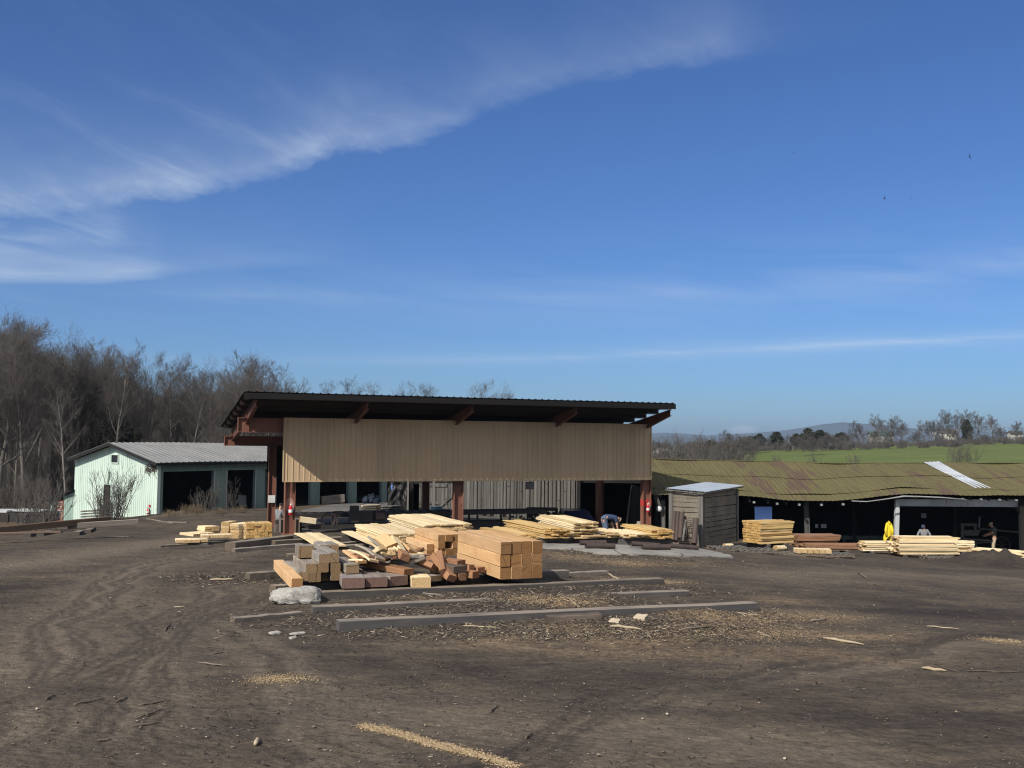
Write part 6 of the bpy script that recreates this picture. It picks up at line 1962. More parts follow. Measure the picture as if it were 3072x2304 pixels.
def person(label, base, rz, J, shirt, trousers, cap, long_sleeve=True, bib=None):
    """J: joint positions, person looking along +Y, x to the person's right"""
    e = empty('person', base, rz, label, 'person')
    j = {k: V(v) for k, v in J.items()}
    nodes = {'pelvis': (j['pelvis'], (.155, .115)), 'waist': (j['pelvis'].lerp(j['chest'], .5), (.14, .105)), 'chest': (j['chest'], (.165, .115)), 'neck': (j['neck'], .058), 'head0': (j['neck'].lerp(j['head'], .55), .062),
             'head': (j['head'], (.078, .095)), 'headtop': (j['head'] + (j['head'] - j['neck']).normalized() * .085, (.065, .075))}
    edges = [('pelvis', 'waist'), ('waist', 'chest'), ('chest', 'neck'), ('neck', 'head0'), ('head0', 'head'), ('head', 'headtop')]
    for s in 'LR':
        nodes['sh' + s] = (j['sh' + s], .068); nodes['el' + s] = (j['el' + s], .045); nodes['wr' + s] = (j['wr' + s], .030)
        edges += [('chest', 'sh' + s), ('sh' + s, 'el' + s), ('el' + s, 'wr' + s)]
        nodes['hp' + s] = (j['hp' + s], .10); nodes['kn' + s] = (j['kn' + s], .065); nodes['an' + s] = (j['an' + s], .042); nodes['to' + s] = (j['to' + s], .036)
        edges += [('pelvis', 'hp' + s), ('hp' + s, 'kn' + s), ('kn' + s, 'an' + s), ('an' + s, 'to' + s)]
        sg = -1 if s == 'L' else 1
        d = (j['wr' + s] - j['el' + s]).normalized()
        side = V((0, 1, 0)) if abs(d.y) < .7 else V((1, 0, 0))
        hand(nodes, edges, 'wr' + s, d, side, 'h' + s)
    body = skin_mesh(nodes, edges, 'pelvis', 2)
    body.materials.append(M['skin'])
    # face: nose, eyes, ears as part of the head surface
    up = (j['head'] - j['neck']).normalized()
    fwd = V(J.get('look', (0, 1, 0))); fwd = (fwd - up * fwd.dot(up)).normalized(); rt = fwd.cross(up)
    H = j['head']
    bm = bmesh.new(); bm.from_mesh(body)
    def blob(c, sx_, sy_, sz_):
        r_ = bmesh.ops.create_icosphere(bm, subdivisions=2, radius=1)
        for v in r_['verts']: v.co = c + rt * (v.co.x * sx_) + fwd * (v.co.y * sy_) + up * (v.co.z * sz_)
    blob(H + fwd * .10 - up * .012, .014, .025, .024)
    blob(H + fwd * .075 - up * .075, .035, .03, .022)
    for s in (-1, 1): blob(H + rt * (s * .082) - up * .01, .012, .022, .032)
    bm.to_mesh(body); bm.free()
    body.polygons.foreach_set('use_smooth', [True] * len(body.polygons))
    link('body', body, e)
    mb = MB()
    for s in (-1, 1): mb.tube([H + fwd * .088 + rt * (s * .032) + up * .012, H + fwd * .097 + rt * (s * .032) + up * .012], .011, 8)
    me_ = lbuild(mb, 'eye', 'glass', e)
    mb = MB(); mb.bar(H + fwd * .095 - up * .055 - rt * .025, H + fwd * .095 - up * .055 + rt * .025, .012, .012); lbuild(mb, 'mouth', 'redband', e)
    # shirt
    n2 = {'waist0': (j['pelvis'].lerp(j['chest'], .08), (.178, .135)), 'waist': (j['pelvis'].lerp(j['chest'], .5), (.17, .132)), 'chest': (j['chest'], (.19, .14)), 'collar': (j['chest'].lerp(j['neck'], .75), .085)}
    e2 = [('waist0', 'waist'), ('waist', 'chest'), ('chest', 'collar')]
    for s in 'LR':
        n2['sh' + s] = (j['sh' + s], .088); n2['el' + s] = (j['sh' + s].lerp(j['el' + s], 1.0 if long_sleeve else .75), .064)
        e2 += [('chest', 'sh' + s), ('sh' + s, 'el' + s)]
        if long_sleeve:
            n2['wr' + s] = (j['el' + s].lerp(j['wr' + s], .9), .046); e2.append(('el' + s, 'wr' + s))
    sh = skin_mesh(n2, e2, 'chest', 2); sh.materials.append(M[shirt]); link('shirt', sh, e)
    n3 = {'belt': (j['pelvis'].lerp(j['chest'], .18), (.165, .125)), 'pelvis': (j['pelvis'], (.175, .13))}
    e3 = [('belt', 'pelvis')]
    for s in 'LR':
        n3['hp' + s] = (j['hp' + s], .115); n3['kn' + s] = (j['kn' + s], .082); n3['an' + s] = (j['kn' + s].lerp(j['an' + s], .93), .066)
        e3 += [('pelvis', 'hp' + s), ('hp' + s, 'kn' + s), ('kn' + s, 'an' + s)]
    tr = skin_mesh(n3, e3, 'pelvis', 2); tr.materials.append(M[trousers]); link('trousers', tr, e)
    for s in 'LR':
        n4 = {'a': (j['an' + s] + V((0, -.02, .02)), .058), 'b': (j['an' + s] + V((0, 0, -.05)), .055), 'c': (j['to' + s], .048)}
        bt = skin_mesh(n4, [('a', 'b'), ('b', 'c')], 'b', 1); bt.materials.append(M['blackcloth']); link('boot', bt, e)
    # hair and cap
    bm = bmesh.new(); r_ = bmesh.ops.create_uvsphere(bm, u_segments=16, v_segments=10, radius=1)
    for v in list(bm.verts):
        if v.co.z < -.35 or (v.co.y > .35 and v.co.z < .45): bm.verts.remove(v)
    for v in bm.verts: v.co = H + rt * (v.co.x * .088) + fwd * (v.co.y * .102 - .006) + up * (v.co.z * .105 + .018)
    hm = bpy.data.meshes.new('hair'); bm.to_mesh(hm); bm.free(); hm.materials.append(M['hair']); link('hair', hm, e)
    mb = MB()
    rings = []
    vs, fs = [], []
    for k, (z_, r0) in enumerate(((.035, 1.0), (.075, .98), (.105, .80), (.122, .45), (.126, .05))):
        for q in range(16):
            th = 2 * math.pi * q / 16
            vs.append(H + rt * (math.cos(th) * .096 * r0) + fwd * (math.sin(th) * .108 * r0) + up * z_)
    for k in range(4):
        for q in range(16): fs.append((k * 16 + q, k * 16 + (q + 1) % 16, (k + 1) * 16 + (q + 1) % 16, (k + 1) * 16 + q))
    mb.add(vs, fs)
    vs = []
    for off in (0, .006):
        vs += [H + rt * x + fwd * y + up * (.04 - z_ + off) for x, y, z_ in ((-.08, .07, 0), (-.065, .155, .02), (-.03, .185, .026), (.03, .185, .026), (.065, .155, .02), (.08, .07, 0))]
    mb.add(vs, [(0, 1, 2, 3, 4, 5), (11, 10, 9, 8, 7, 6), (0, 6, 7, 1), (1, 7, 8, 2), (2, 8, 9, 3), (3, 9, 10, 4), (4, 10, 11, 5)])
    lbuild(mb, 'cap', cap, e, False)
    return e


STAND = dict(pelvis=(0, 0, .95), chest=(0, .01, 1.28), neck=(0, .02, 1.48), head=(0, .05, 1.62), shL=(-.19, .0, 1.40), shR=(.19, 0, 1.40), hpL=(-.09, 0, .90), hpR=(.09, 0, .90), knL=(-.11, .03, .50), knR=(.11, .02, .50),
             anL=(-.12, -.02, .09), anR=(.12, -.03, .09), toL=(-.13, .13, .04), toR=(.13, .12, .04), elL=(-.27, -.03, 1.12), elR=(.27, -.03, 1.12), wrL=(-.25, .12, .93), wrR=(.25, .12, .93))


def pose(**k):
    d = dict(STAND); d.update(k); return d


# bent man (profile to the right)
b = P(1818, 1600, 41.3); zg0 = g(b.x, b.y)
hz = P(1818, 1543, 41.3).z - zg0      # height of the bent back
s_ = hz / 1.06
bent = pose(pelvis=(0, -.12, .93), chest=(0, .24, .99), neck=(0, .42, .93), head=(0, .54, .86), look=(0, .5, -.8), shL=(-.19, .34, .93), shR=(.19, .34, .93), hpL=(-.1, -.10, .88), hpR=(.1, -.10, .88), knL=(-.12, .0, .48), knR=(.12, -.04, .48),
            elL=(-.2, .36, .64), elR=(.2, .40, .64), wrL=(-.14, .42, .38), wrR=(.16, .46, .38), anL=(-.13, -.06, .09), anR=(.13, -.10, .09), toL=(-.14, .1, .04), toR=(.14, .06, .04))
p_ = person('person bending over thin stack in navy shirt, blue jeans and camouflage cap', (b.x, b.y, zg0), R(-72), bent, 'navy', 'denim', 'khaki', long_sleeve=False)
p_.scale = (s_, s_, s_)
# grey shirted man behind the long stack
b = P(2772, 1655, 49.6); zg0 = g(b.x, b.y)
s_ = min(1.12, (P(2772, 1574, 49.6).z - zg0) / 1.72)
man = pose(look=(.25, .9, -.35), head=(.03, .08, 1.60), elL=(-.34, .02, 1.15), elR=(.33, .06, 1.15), wrL=(-.26, .25, 1.0), wrR=(.24, .28, 1.0), chest=(0, .05, 1.28), neck=(0, .06, 1.47))
p_ = person('person in grey long sleeved shirt and blue cap behind the long pale stack', (b.x, b.y, zg0), R(165), man, 'greycloth', 'denim', 'navy')
p_.scale = (s_,) * 3
# man at the machine
b = P(2984, 1659, 54.0); b.z = g(b.x, b.y)
s_ = (P(2984, 1565, 54).z - b.z) / 1.76
man = pose(look=(0, 1, -.35), elR=(.28, .16, 1.14), wrR=(.18, .42, 1.05), elL=(-.28, .14, 1.14), wrL=(-.16, .40, 1.02), chest=(0, .06, 1.28), neck=(0, .09, 1.47), head=(0, .14, 1.60), knL=(-.12, .08, .5), anL=(-.13, .08, .09), toL=(-.14, .24, .04))
p_ = person('person in green grey shirt and cap standing by the band saw machine', b, R(70), man, 'greengrey', 'khaki', 'khaki', long_sleeve=False)
p_.scale = (s_,) * 3
# worker seated behind the left posts
b = P(834, 1590, 46.5); b.z = g(b.x, b.y)
s_ = (P(834, 1508, 46.5).z - b.z) / 1.36
sit = pose(pelvis=(0, 0, .50), chest=(0, .06, .86), neck=(0, .10, 1.07), head=(0, .15, 1.21), look=(0, 1, -.3), shL=(-.2, .06, .98), shR=(.2, .06, .98), elL=(-.26, .15, .72), elR=(.26, .15, .72), wrL=(-.14, .38, .68), wrR=(.14, .38, .68),
           hpL=(-.1, .05, .48), hpR=(.1, .05, .48), knL=(-.14, .45, .50), knR=(.14, .45, .50), anL=(-.14, .42, .09), anR=(.14, .42, .09), toL=(-.14, .58, .04), toR=(.14, .58, .04))
p_ = person('person in grey shirt and black cap bent to work between the left posts', b, R(-35), sit, 'greycloth', 'blackcloth', 'blackcloth')
p_.scale = (s_,) * 3
mb = MB(); mb.tube([b + V((0, 0, -.05)), b + V((0, 0, .36 * s_))], [.2, .19], 14)
tag(mb.build('log_stump', M['bark'], loc=b), 'sawn log stump under the person between the left posts', 'log')

# ------------------------------------------------------------------ trees
class Grow:
    def __init__(s):
        s.v = []; s.f = []; s.n = 0

    def tube(s, pts, rad, n):
        base = s.n
        k = len(pts)
        for i, p in enumerate(pts):
            d = (pts[min(i + 1, k - 1)] - pts[max(i - 1, 0)])
            a = d.cross(V((.31, .95, .05))) if abs(d.y) < .8 * d.length else d.cross(V((1, .1, 0)))
            a.normalize(); b = d.cross(a).normalized()
            for q in range(n):
                t_ = 6.2832 * q / n
                c = p + (a * math.cos(t_) + b * math.sin(t_)) * rad[i]
                s.v.append((c.x, c.y, c.z))
        for i in range(k - 1):
            for q in range(n):
                s.f.append((base + i * n + q, base + i * n + (q + 1) % n, base + (i + 1) * n + (q + 1) % n, base + (i + 1) * n + q))
        s.n += k * n

    def mesh(s, name, mat):
        me = bpy.data.meshes.new(name); me.from_pydata(s.v, [], s.f); me.materials.append(M[mat])
        me.polygons.foreach_set('use_smooth', [True] * len(me.polygons)); me.update()
        return me


def bare_tree_meshes(seed, H, r0, first=.3, spread=.55, kids=(13, 7, 6, 4), rmin=.009, fork=0, lean=.0, bark='trunkbark', up=.035, jit=.13):
    rg = random.Random(seed)
    T, Cw = Grow(), Grow()
    nseg = (9, 6, 4, 3, 2)
    sides = (9, 5, 3, 3, 3)

    def branch(p, d, L, r, lev):
        n = nseg[lev]
        pts = [p]; rad = [r]
        dd = d.copy()
        for i in range(n):
            dd = dd + V((rg.uniform(-1, 1), rg.uniform(-1, 1), rg.uniform(-.6, 1))) * (jit * (.5 if lev == 0 else 1.3)) + V((0, 0, up * (1.2 if lev else .6)))
            dd.normalize()
            pts.append(pts[-1] + dd * (L / n))
            t_ = (i + 1) / n
            rad.append(max(rmin * .6, r * (1 - t_ * (.82 if lev else .85))))
        (T if lev <= 1 else Cw).tube(pts, rad, sides[lev])
        if lev >= 4 or lev >= len(kids): return
        nk = kids[lev]
        for k in range(nk):
            f0 = first if lev == 0 else .18
            t_ = f0 + (1 - f0) * ((k + rg.random()) / nk)
            x = t_ * n; i = min(int(x), n - 1)
            q = pts[i].lerp(pts[i + 1], x - i)
            dl_ = (pts[i + 1] - pts[i]).normalized()
            az_ = rg.uniform(0, 6.2832) if lev else (k * 2.4 + rg.uniform(-.5, .5))
            a = dl_.cross(V((math.cos(az_), math.sin(az_), .1))).normalized()
            an = rg.uniform(.5, 1.0) * (spread / .55) if lev == 0 else rg.uniform(.35, .95)
            nd = (dl_ * math.cos(an) + a * math.sin(an)).normalized()
            if lev == 0:
                Lc = H * rg.uniform(.26, .42) * (1.15 - .75 * t_) * (spread / .55) ** .5
            else:
                Lc = L * rg.uniform(.42, .72) * (1.15 - .45 * t_)
            rr = max(rmin, rad[i] * (rg.uniform(.38, .55) if lev == 0 else rg.uniform(.45, .65)))
            branch(q, nd, Lc, rr, lev + 1)

    if fork:
        branch(V((0, 0, -.3)), V((lean, 0, 1)), H * .92, r0, 0)
        for k in range(fork):
            az_ = rg.uniform(0, 6.28)
            branch(V((0, 0, H * rg.uniform(.10, .28))), V((math.cos(az_) * .42, math.sin(az_) * .42, 1)).normalized(), H * rg.uniform(.6, .8), r0 * .62, 0)
    else:
        branch(V((0, 0, -.3)), V((lean, 0, 1)), H, r0, 0)
    return T.mesh('trunk', bark), Cw.mesh('crown', 'twig')


PROTO = []
for sd, H, r0, kw_ in ((1, 15, .26, dict(first=.28, spread=.75, kids=(15, 8, 6, 5), fork=1)), (2, 16, .22, dict(first=.40, spread=.5, kids=(16, 7, 6, 5))), (3, 14, .16, dict(first=.45, spread=.42, kids=(14, 6, 5, 4), bark='palebark')),
                      (4, 15, .24, dict(first=.25, spread=.68, kids=(14, 8, 6, 4), fork=2)), (5, 13, .13, dict(first=.35, spread=.38, kids=(16, 6, 5, 4), bark='palebark')), (6, 11, .12, dict(first=.2, spread=.5, kids=(14, 7, 6, 3)))):
    PROTO.append(bare_tree_meshes(sd, H, r0, **kw_) + (H,))


def add_tree(i, loc, H, rz, label, group, name='bare_tree', cat='tree', wide=1.0):
    tm, cm, h0 = PROTO[i]
    e = empty(name, loc, rz, label, cat, group)
    s = H / h0 * .93
    e.scale = (s * wide, s * wide, s)
    link('trunk', tm, e); link('crown', cm, e)
    return e


# front edge of the left wood: (px, top row, depth, prototype)
def top_at(px):
    return float(np.interp(px, [-200, 0, 60, 120, 165, 215, 290, 350, 400, 450, 520, 600, 680, 740, 800, 850, 880, 960], [930, 940, 945, 1000, 1085, 1010, 1010, 1045, 1085, 1085, 1095, 1100, 1085, 1062, 1075, 1115, 1150, 1175]))


wood = []
rt_ = random.Random(77)
spec = [(25, 940, 82, 0), (70, 955, 92, 3), (215, 1003, 86, 3), (285, 1008, 92, 0), (330, 1045, 84, 1), (140, 1080, 88, 1), (430, 1085, 96, 3), (510, 1090, 90, 1), (570, 1098, 98, 0), (640, 1090, 92, 3), (735, 1058, 94, 0), (790, 1075, 100, 3), (845, 1110, 98, 1)]
for px, top, d, i in spec: wood.append((px, top, d, i, 1))
for k in range(64):
    px = -170 + k * 17 + rt_.uniform(-10, 10)
    d = rt_.choice([76, 84, 97, 106, 114, 122])
    if px > 150: d = max(d, 88)
    wood.append((px, top_at(px) + rt_.uniform(25, 190), d, rt_.choice([1, 2, 2, 3, 4, 4, 5, 0]), 0))
wood.sort()
DN = ['tall thick limbed', 'tall straight', 'slim straight', 'many forked', 'thin pale young', 'small bushy']
cnt = {}
order = {}
for px, top, d, i, fr in wood:
    b = P(px, 1500, d); zb = g(b.x, b.y)
    H = P(px, top, d).z - zb
    k = cnt.get(i, 0); cnt[i] = k + 1
    lab = f"{DN[i]} bare tree, {ORD[k]} of its kind from left in garage wood"
    add_tree(i, (b.x, b.y, zb), max(H, 5), rt_.uniform(0, 6.28), lab, 'bare trees of the wood at left')
# trees showing over the lumber shed roof
for k, (px, top, i) in enumerate(((975, 1152, 4), (1065, 1142, 1), (1120, 1158, 4), (1210, 1158, 3), (1262, 1172, 4), (1515, 1160, 3))):
    b = P(px, 1500, 118); zb = g(b.x, b.y)
    add_tree(i, (b.x, b.y, zb), P(px, top, 118).z - zb, 1.3 * k, f"distant bare treetop over the brown shed roof, {ORD[k]} from the left", 'bare treetops over the shed roof')
# slim trunk right by the garage
b = P(195, 1565, 70); add_tree(2, (b.x, b.y, g(b.x, b.y)), 9, .4, 'lone slim trunk standing close to the lean-to of the garage', 'bare trees of the wood at left')

# undergrowth and the far mass of the wood
def bush_grow(seed, n, h, spread, rmin=.009, kids=5):
    rg = random.Random(seed); Gw = Grow()
    for k in range(n):
        a = rg.uniform(0, 6.28); p = V((rg.gauss(0, spread * .25), rg.gauss(0, spread * .25), -.05))
        d = V((math.cos(a) * rg.uniform(.05, .6), math.sin(a) * rg.uniform(.05, .6), 1)).normalized()
        L = h * rg.uniform(.5, 1.0)
        pts = [p]; dd = d
        for i in range(5):
            dd = (dd + V((rg.uniform(-1, 1), rg.uniform(-1, 1), .3)) * .14).normalized(); pts.append(pts[-1] + dd * L / 5)
        Gw.tube(pts, [rmin * 1.8, rmin * 1.6, rmin * 1.4, rmin * 1.1, rmin * .9, rmin * .6], 4)
        for q in range(kids):
            i = rg.randint(1, 4); s0 = pts[i].lerp(pts[i + 1], rg.random())
            a = rg.uniform(0, 6.28)
            d2 = (dd + V((math.cos(a), math.sin(a), .2)) * .7).normalized()
            Lq = L * rg.uniform(.18, .4)
            tp_ = [s0, s0 + d2 * Lq * .5, s0 + (d2 + V((0, 0, .3))).normalized() * Lq]
            Gw.tube(tp_, [rmin * .9, rmin * .8, rmin * .5], 3)
            for z_ in range(2):
                a = rg.uniform(0, 6.28); d3 = (d2 + V((math.cos(a), math.sin(a), .2)) * .8).normalized()
                Gw.tube([tp_[1], tp_[1] + d3 * Lq * .5], [rmin * .7, rmin * .4], 3)
    return Gw


def scatter_mesh(name, protos, places, mat):
    """one joined mesh of many copies: places = (x, y, z, scale, rz, proto)"""
    Vs, Fs, base = [], [], 0
    arr = [(np.array(p.v), np.array([f + (f[-1],) * (4 - len(f)) for f in p.f])) for p in protos]
    for x, y, z, s, a, i in places:
        v, f = arr[i]
        c, sn = math.cos(a), math.sin(a)
        q = np.stack([(v[:, 0] * c - v[:, 1] * sn) * s + x, (v[:, 0] * sn + v[:, 1] * c) * s + y, v[:, 2] * s + z], 1)
        Vs.append(q); Fs.append(f + base); base += len(v)
    Vs = np.concatenate(Vs); Fs = np.concatenate(Fs)
    me = bpy.data.meshes.new(name)
    me.vertices.add(len(Vs)); me.vertices.foreach_set('co', Vs.astype(np.float32).ravel())
    me.loops.add(len(Fs) * 4); me.loops.foreach_set('vertex_index', Fs.astype(np.int32).ravel())
    me.polygons.add(len(Fs)); me.polygons.foreach_set('loop_start', np.arange(0, len(Fs) * 4, 4, dtype=np.int32))
    me.update(calc_edges=True); me.validate()
    me.materials.append(M[mat])
    return link(name, me)


BUSH = [bush_grow(5, 34, 4.2, 3.2, .016, 7), bush_grow(6, 26, 6.5, 3.0, .018, 8), bush_grow(7, 40, 2.6, 3.0, .013, 6)]
pl_ = []
for k in range(160):
    px = rt_.uniform(-260, 900); d = rt_.uniform(70, 118)
    if px > 130: d = max(d, 82 + rt_.uniform(0, 10))
    b = P(px, 1500, d); pl_.append((b.x, b.y, g(b.x, b.y), rt_.uniform(.4, .95), rt_.uniform(0, 6.28), rt_.choice([0, 1, 2, 2])))
o = scatter_mesh('undergrowth', BUSH, pl_, 'twig'); tag(o, 'tangled leafless undergrowth filling the wood at left', 'undergrowth', kind='stuff')
FARW = []
for sd in (31, 32, 33):
    rg = random.Random(sd); Gw = Grow()
    for k in range(9):
        x, y = rg.uniform(-5, 5), rg.uniform(-3, 3); H = rg.uniform(8, 12.5)
        pts = [V((x, y, -.5))]; dd = V((rg.uniform(-.06, .06), rg.uniform(-.06, .06), 1))
        for i in range(6): dd = (dd + V((rg.uniform(-1, 1), rg.uniform(-1, 1), .3)) * .06).normalized(); pts.append(pts[-1] + dd * H / 6)
        Gw.tube(pts, [.13, .12, .10, .085, .06, .045, .02], 5)
        for q in range(34):
            i = rg.randint(1, 5); s0 = pts[i].lerp(pts[i + 1], rg.random()); a = rg.uniform(0, 6.28)
            d2 = V((math.cos(a), math.sin(a), rg.uniform(.5, 1.6))).normalized(); Lq = rg.uniform(1.2, 3.2)
            t1 = [s0, s0 + d2 * Lq * .5, s0 + (d2 + V((0, 0, .3))).normalized() * Lq]
            Gw.tube(t1, [.035, .028, .012], 3)
            for z_ in range(6):
                a = rg.uniform(0, 6.28); d3 = (d2 + V((math.cos(a), math.sin(a), .3)) * .8).normalized(); s1 = t1[0].lerp(t1[2], rg.uniform(.3, 1))
                Gw.tube([s1, s1 + d3 * Lq * rg.uniform(.2, .45)], [.017, .009], 3)
    FARW.append(Gw)
pl_ = []
for k in range(120):
    px = rt_.uniform(-300, 930); d = rt_.uniform(118, 165)
    b = P(px, 1500, d); zb = g(b.x, b.y)
    want = P(px, top_at(px) + rt_.uniform(75, 170), d).z - zb
    pl_.append((b.x, b.y, zb, max(.35, min(1.7, want / 12.0)), rt_.uniform(0, 6.28), rt_.choice([0, 1, 2])))
for k in range(10):
    px = rt_.uniform(930, 1900); d = rt_.uniform(130, 165); b = P(px, 1500, d); zb = g(b.x, b.y)
    want = P(px, 1250 + rt_.uniform(0, 60), d).z - zb
    pl_.append((b.x, b.y, zb, max(.35, min(1.5, want / 12.0)), rt_.uniform(0, 6.28), rt_.choice([0, 1, 2])))
o = scatter_mesh('wood', FARW, pl_, 'twig'); tag(o, 'deep mass of leafless trees filling the wood behind', 'wood', kind='stuff')


def leaf_clumps(seed, n, rad, size, zs=1.0, cone=False, H=6):
    rg = random.Random(seed); Gw = Grow()
    for k in range(n):
        if cone:
            t_ = rg.random() ** .8; r_ = rad * (1 - t_) * (.35 + .65 * rg.random()) * (1 + .25 * math.sin(t_ * 23)); a = rg.uniform(0, 6.28)
            c = V((r_ * math.cos(a), r_ * math.sin(a), H * (.06 + .94 * t_)))
        else:
            a = rg.uniform(0, 6.28); u = rg.uniform(-1, 1); r_ = rad * rg.random() ** .4
            c = V((r_ * math.sqrt(1 - u * u) * math.cos(a), r_ * math.sqrt(1 - u * u) * math.sin(a), r_ * u * zs))
        for q in range(3):
            d1 = V((rg.uniform(-1, 1), rg.uniform(-1, 1), rg.uniform(-.7, .7))).normalized() * size * rg.uniform(.5, 1); d2 = V((rg.uniform(-1, 1), rg.uniform(-1, 1), rg.uniform(-1, 1))).normalized() * size * .45
            c2 = c + V((rg.uniform(-1, 1), rg.uniform(-1, 1), rg.uniform(-1, 1))) * size * .7
            b = len(Gw.v)
            for w_ in (-d1 - d2 * .3, -d2, d1, d2): Gw.v.append(tuple(c2 + w_))
            Gw.f.append((b, b + 1, b + 2, b + 3)); Gw.n += 4
    return Gw


# evergreen vine masses in the wood
for k, (px, py, d, r_) in enumerate(((352, 1330, 88, 2.2), (300, 1440, 84, 1.5))):
    b = P(px, py, d); zb = g(b.x, b.y)
    e = empty('vine_tree', (b.x, b.y, zb), 0, ['dark evergreen vine mass hanging in the wood above the garage roof', 'dark low vine mass beside the garage gable', 'dark briar mass at the left edge of the wood'][k], 'vine')
    c = leaf_clumps(40 + k, 520, r_, .28, 1.0)
    c.v = [(x, y, z + b.z - zb) for x, y, z in c.v]
    me = c.mesh('foliage', 'evergreen'); link('foliage', me, e)
    mb = MB(); mb.tube([(0, 0, -.2), (.1, 0, (b.z - zb) * .5), (0, 0, b.z - zb + r_ * .5)], [.14, .11, .05], 7); lbuild(mb, 'trunk', 'trunkbark', e, True)

# bare bushes before the garage
SB = [bush_grow(51, 26, 3.6, 1.0, .011, 7), bush_grow(52, 20, 2.4, .8, .009, 6), bush_grow(53, 40, 1.6, 1.2, .008, 4)]
sbm = [q.mesh('stems', 'twig') for q in SB]
grs = bush_grow(54, 90, .8, 1.6, .006, 2); grm = grs.mesh('blades', 'drygrass')
for lab, px, py, i, s in (('tall bare shrub spreading before the mint green gable wall', 355, 1562, 0, .85), ('bare shrub left of the tall one by the gable', 305, 1566, 1, 1.1), ('low bare shrub at the foot of the gable shrubs', 330, 1572, 2, .9), ('weedy bare shrub in the first garage bay', 605, 1532, 2, .8),
                           ('pale vine draped shrub beside the bay pier', 640, 1530, 1, .7), ('dark weedy shrub between the two garage bays', 690, 1528, 1, .65), ('small bare shrub at the far left before the trailer', 90, 1600, 1, 1.0), ('thin bare sapling right of the flat trailer', 150, 1592, 1, 1.25)):
    b = G(px, py); e = empty('bare_shrub', b, px * .1, lab, 'shrub', 'bare shrubs before the garage and trailer'); e.scale = (s, s, s); link('stems', sbm[i], e)
for lab, px, py in (('dry grass tuft at the first bay threshold', 560, 1540), ('dry grass tuft left of the bay pier', 590, 1538), ('dry grass tuft on the bank before the second bay', 720, 1535), ('dry grass tuft at the garage corner', 510, 1546), ('dry grass tuft on the bank crest', 660, 1540)):
    b = G(px, py); e = empty('grass_tuft', b, px * .1, lab, 'grass tuft', 'dry grass tufts before the garage bays'); e.scale = (.55, .55, .42 + .1 * (px % 3)); link('blades', grm, e)

# ------------------------------------------------------------------ far right hillside
FP = []
for sd, H, r0, kw_ in ((61, 13, .24, dict(first=.18, spread=.8, kids=(14, 7, 6, 3), fork=2, rmin=.018)), (62, 12, .2, dict(first=.25, spread=.6, kids=(14, 7, 5, 3), rmin=.018, fork=1)), (63, 11, .16, dict(first=.25, spread=.5, kids=(13, 6, 5, 3), rmin=.018, bark='palebark')), (64, 9, .16, dict(first=.12, spread=.8, kids=(14, 7, 6, 3), rmin=.018, fork=2))):
    FP.append(bare_tree_meshes(sd, H, r0, **kw_) + (H,))
NP0 = len(PROTO); PROTO += FP


def far_tree(px, top, d, i, lab, grp, base=None, wide=1.0):
    b = P(px, 1350, d); zb = g(b.x, b.y) if base is None else P(px, base, d).z
    H = max(3, P(px, top, d).z - zb)
    add_tree(NP0 + i, (b.x, b.y, zb), H, px * .37, lab, grp, wide=wide)


GF = 'bare trees along the far edge of the green field'
rows = [(2628, 1292, 405, 3, 'low bare tree before the left end of the green roof'), (2676, 1288, 405, 1, 'bare tree before the right end of the green roof'), (2752, 1294, 402, 3, 'low bare tree left of the white dish'), (2812, 1286, 402, 2, 'slim bare tree before the white dish'), (2866, 1290, 404, 3, 'low bare tree before the right end of the white house'), (2908, 1288, 404, 1, 'bare tree right of the white house'),
        (2190, 1293, 250, 0, 'broad bare tree at the left end of the green field'), (2640, 1244, 400, 1, 'tall bare tree of the high clump right of the green roof'), (2672, 1250, 395, 0, 'broad tall bare tree of the high clump'), (2705, 1262, 385, 1, 'bare tree at the right of the high clump'),
        (2580, 1265, 380, 0, 'rounded bare tree before the green roofed building'), (2760, 1262, 420, 2, 'slim bare tree right of the high clump'), (2795, 1260, 410, 3, 'bare tree left of the white house'), (2850, 1232, 430, 0, 'tallest bare tree above the white houses'), (2872, 1230, 425, 1, 'second tall bare tree above the white houses'),
        (2900, 1244, 420, 2, 'dark slim tree right of the tallest one'), (2938, 1237, 430, 0, 'rounded bare tree standing high right of the houses'), (2978, 1245, 430, 1, 'open bare tree near the right edge skyline'), (3050, 1265, 420, 0, 'bare tree at the right edge skyline'), (3000, 1280, 400, 3, 'low bare tree right of the open one'),
        (2438, 1310, 300, 3, 'dark bare clump standing out in the green field'), (2460, 1318, 296, 1, 'second bare tree of the clump out in the green field'), (2415, 1318, 298, 3, 'low left bush of the clump out in the green field')]
for px, top, d, i, lab in rows: far_tree(px, top, d, i, lab, GF, base={2190: 1368, 2438: 1362, 2460: 1361, 2415: 1362}.get(px))
k = 0
rf = random.Random(5)
for px in range(1975, 3140, 17):
    pxx = px + rf.uniform(-7, 7)
    top = float(np.interp(pxx, [1960, 2080, 2200, 2350, 2450, 2560, 2700, 2900, 3072], [1338, 1334, 1312, 1300, 1298, 1304, 1308, 1310, 1304])) + rf.uniform(-10, 16)
    d = rf.uniform(330, 420) if pxx > 2250 else rf.uniform(200, 330)
    base = None if pxx < 2250 else float(np.interp(pxx, [2200, 2500, 2800, 3072], [1352, 1347, 1342, 1331]))
    far_tree(pxx, top, d, rf.choice([0, 1, 1, 2, 2, 3, 3]), f"grey bare tree, {ORD[k]} from left, hedgerow beyond the field", 'bare trees of the hedgerow beyond the field', base=base, wide=1.25)
    k += 1
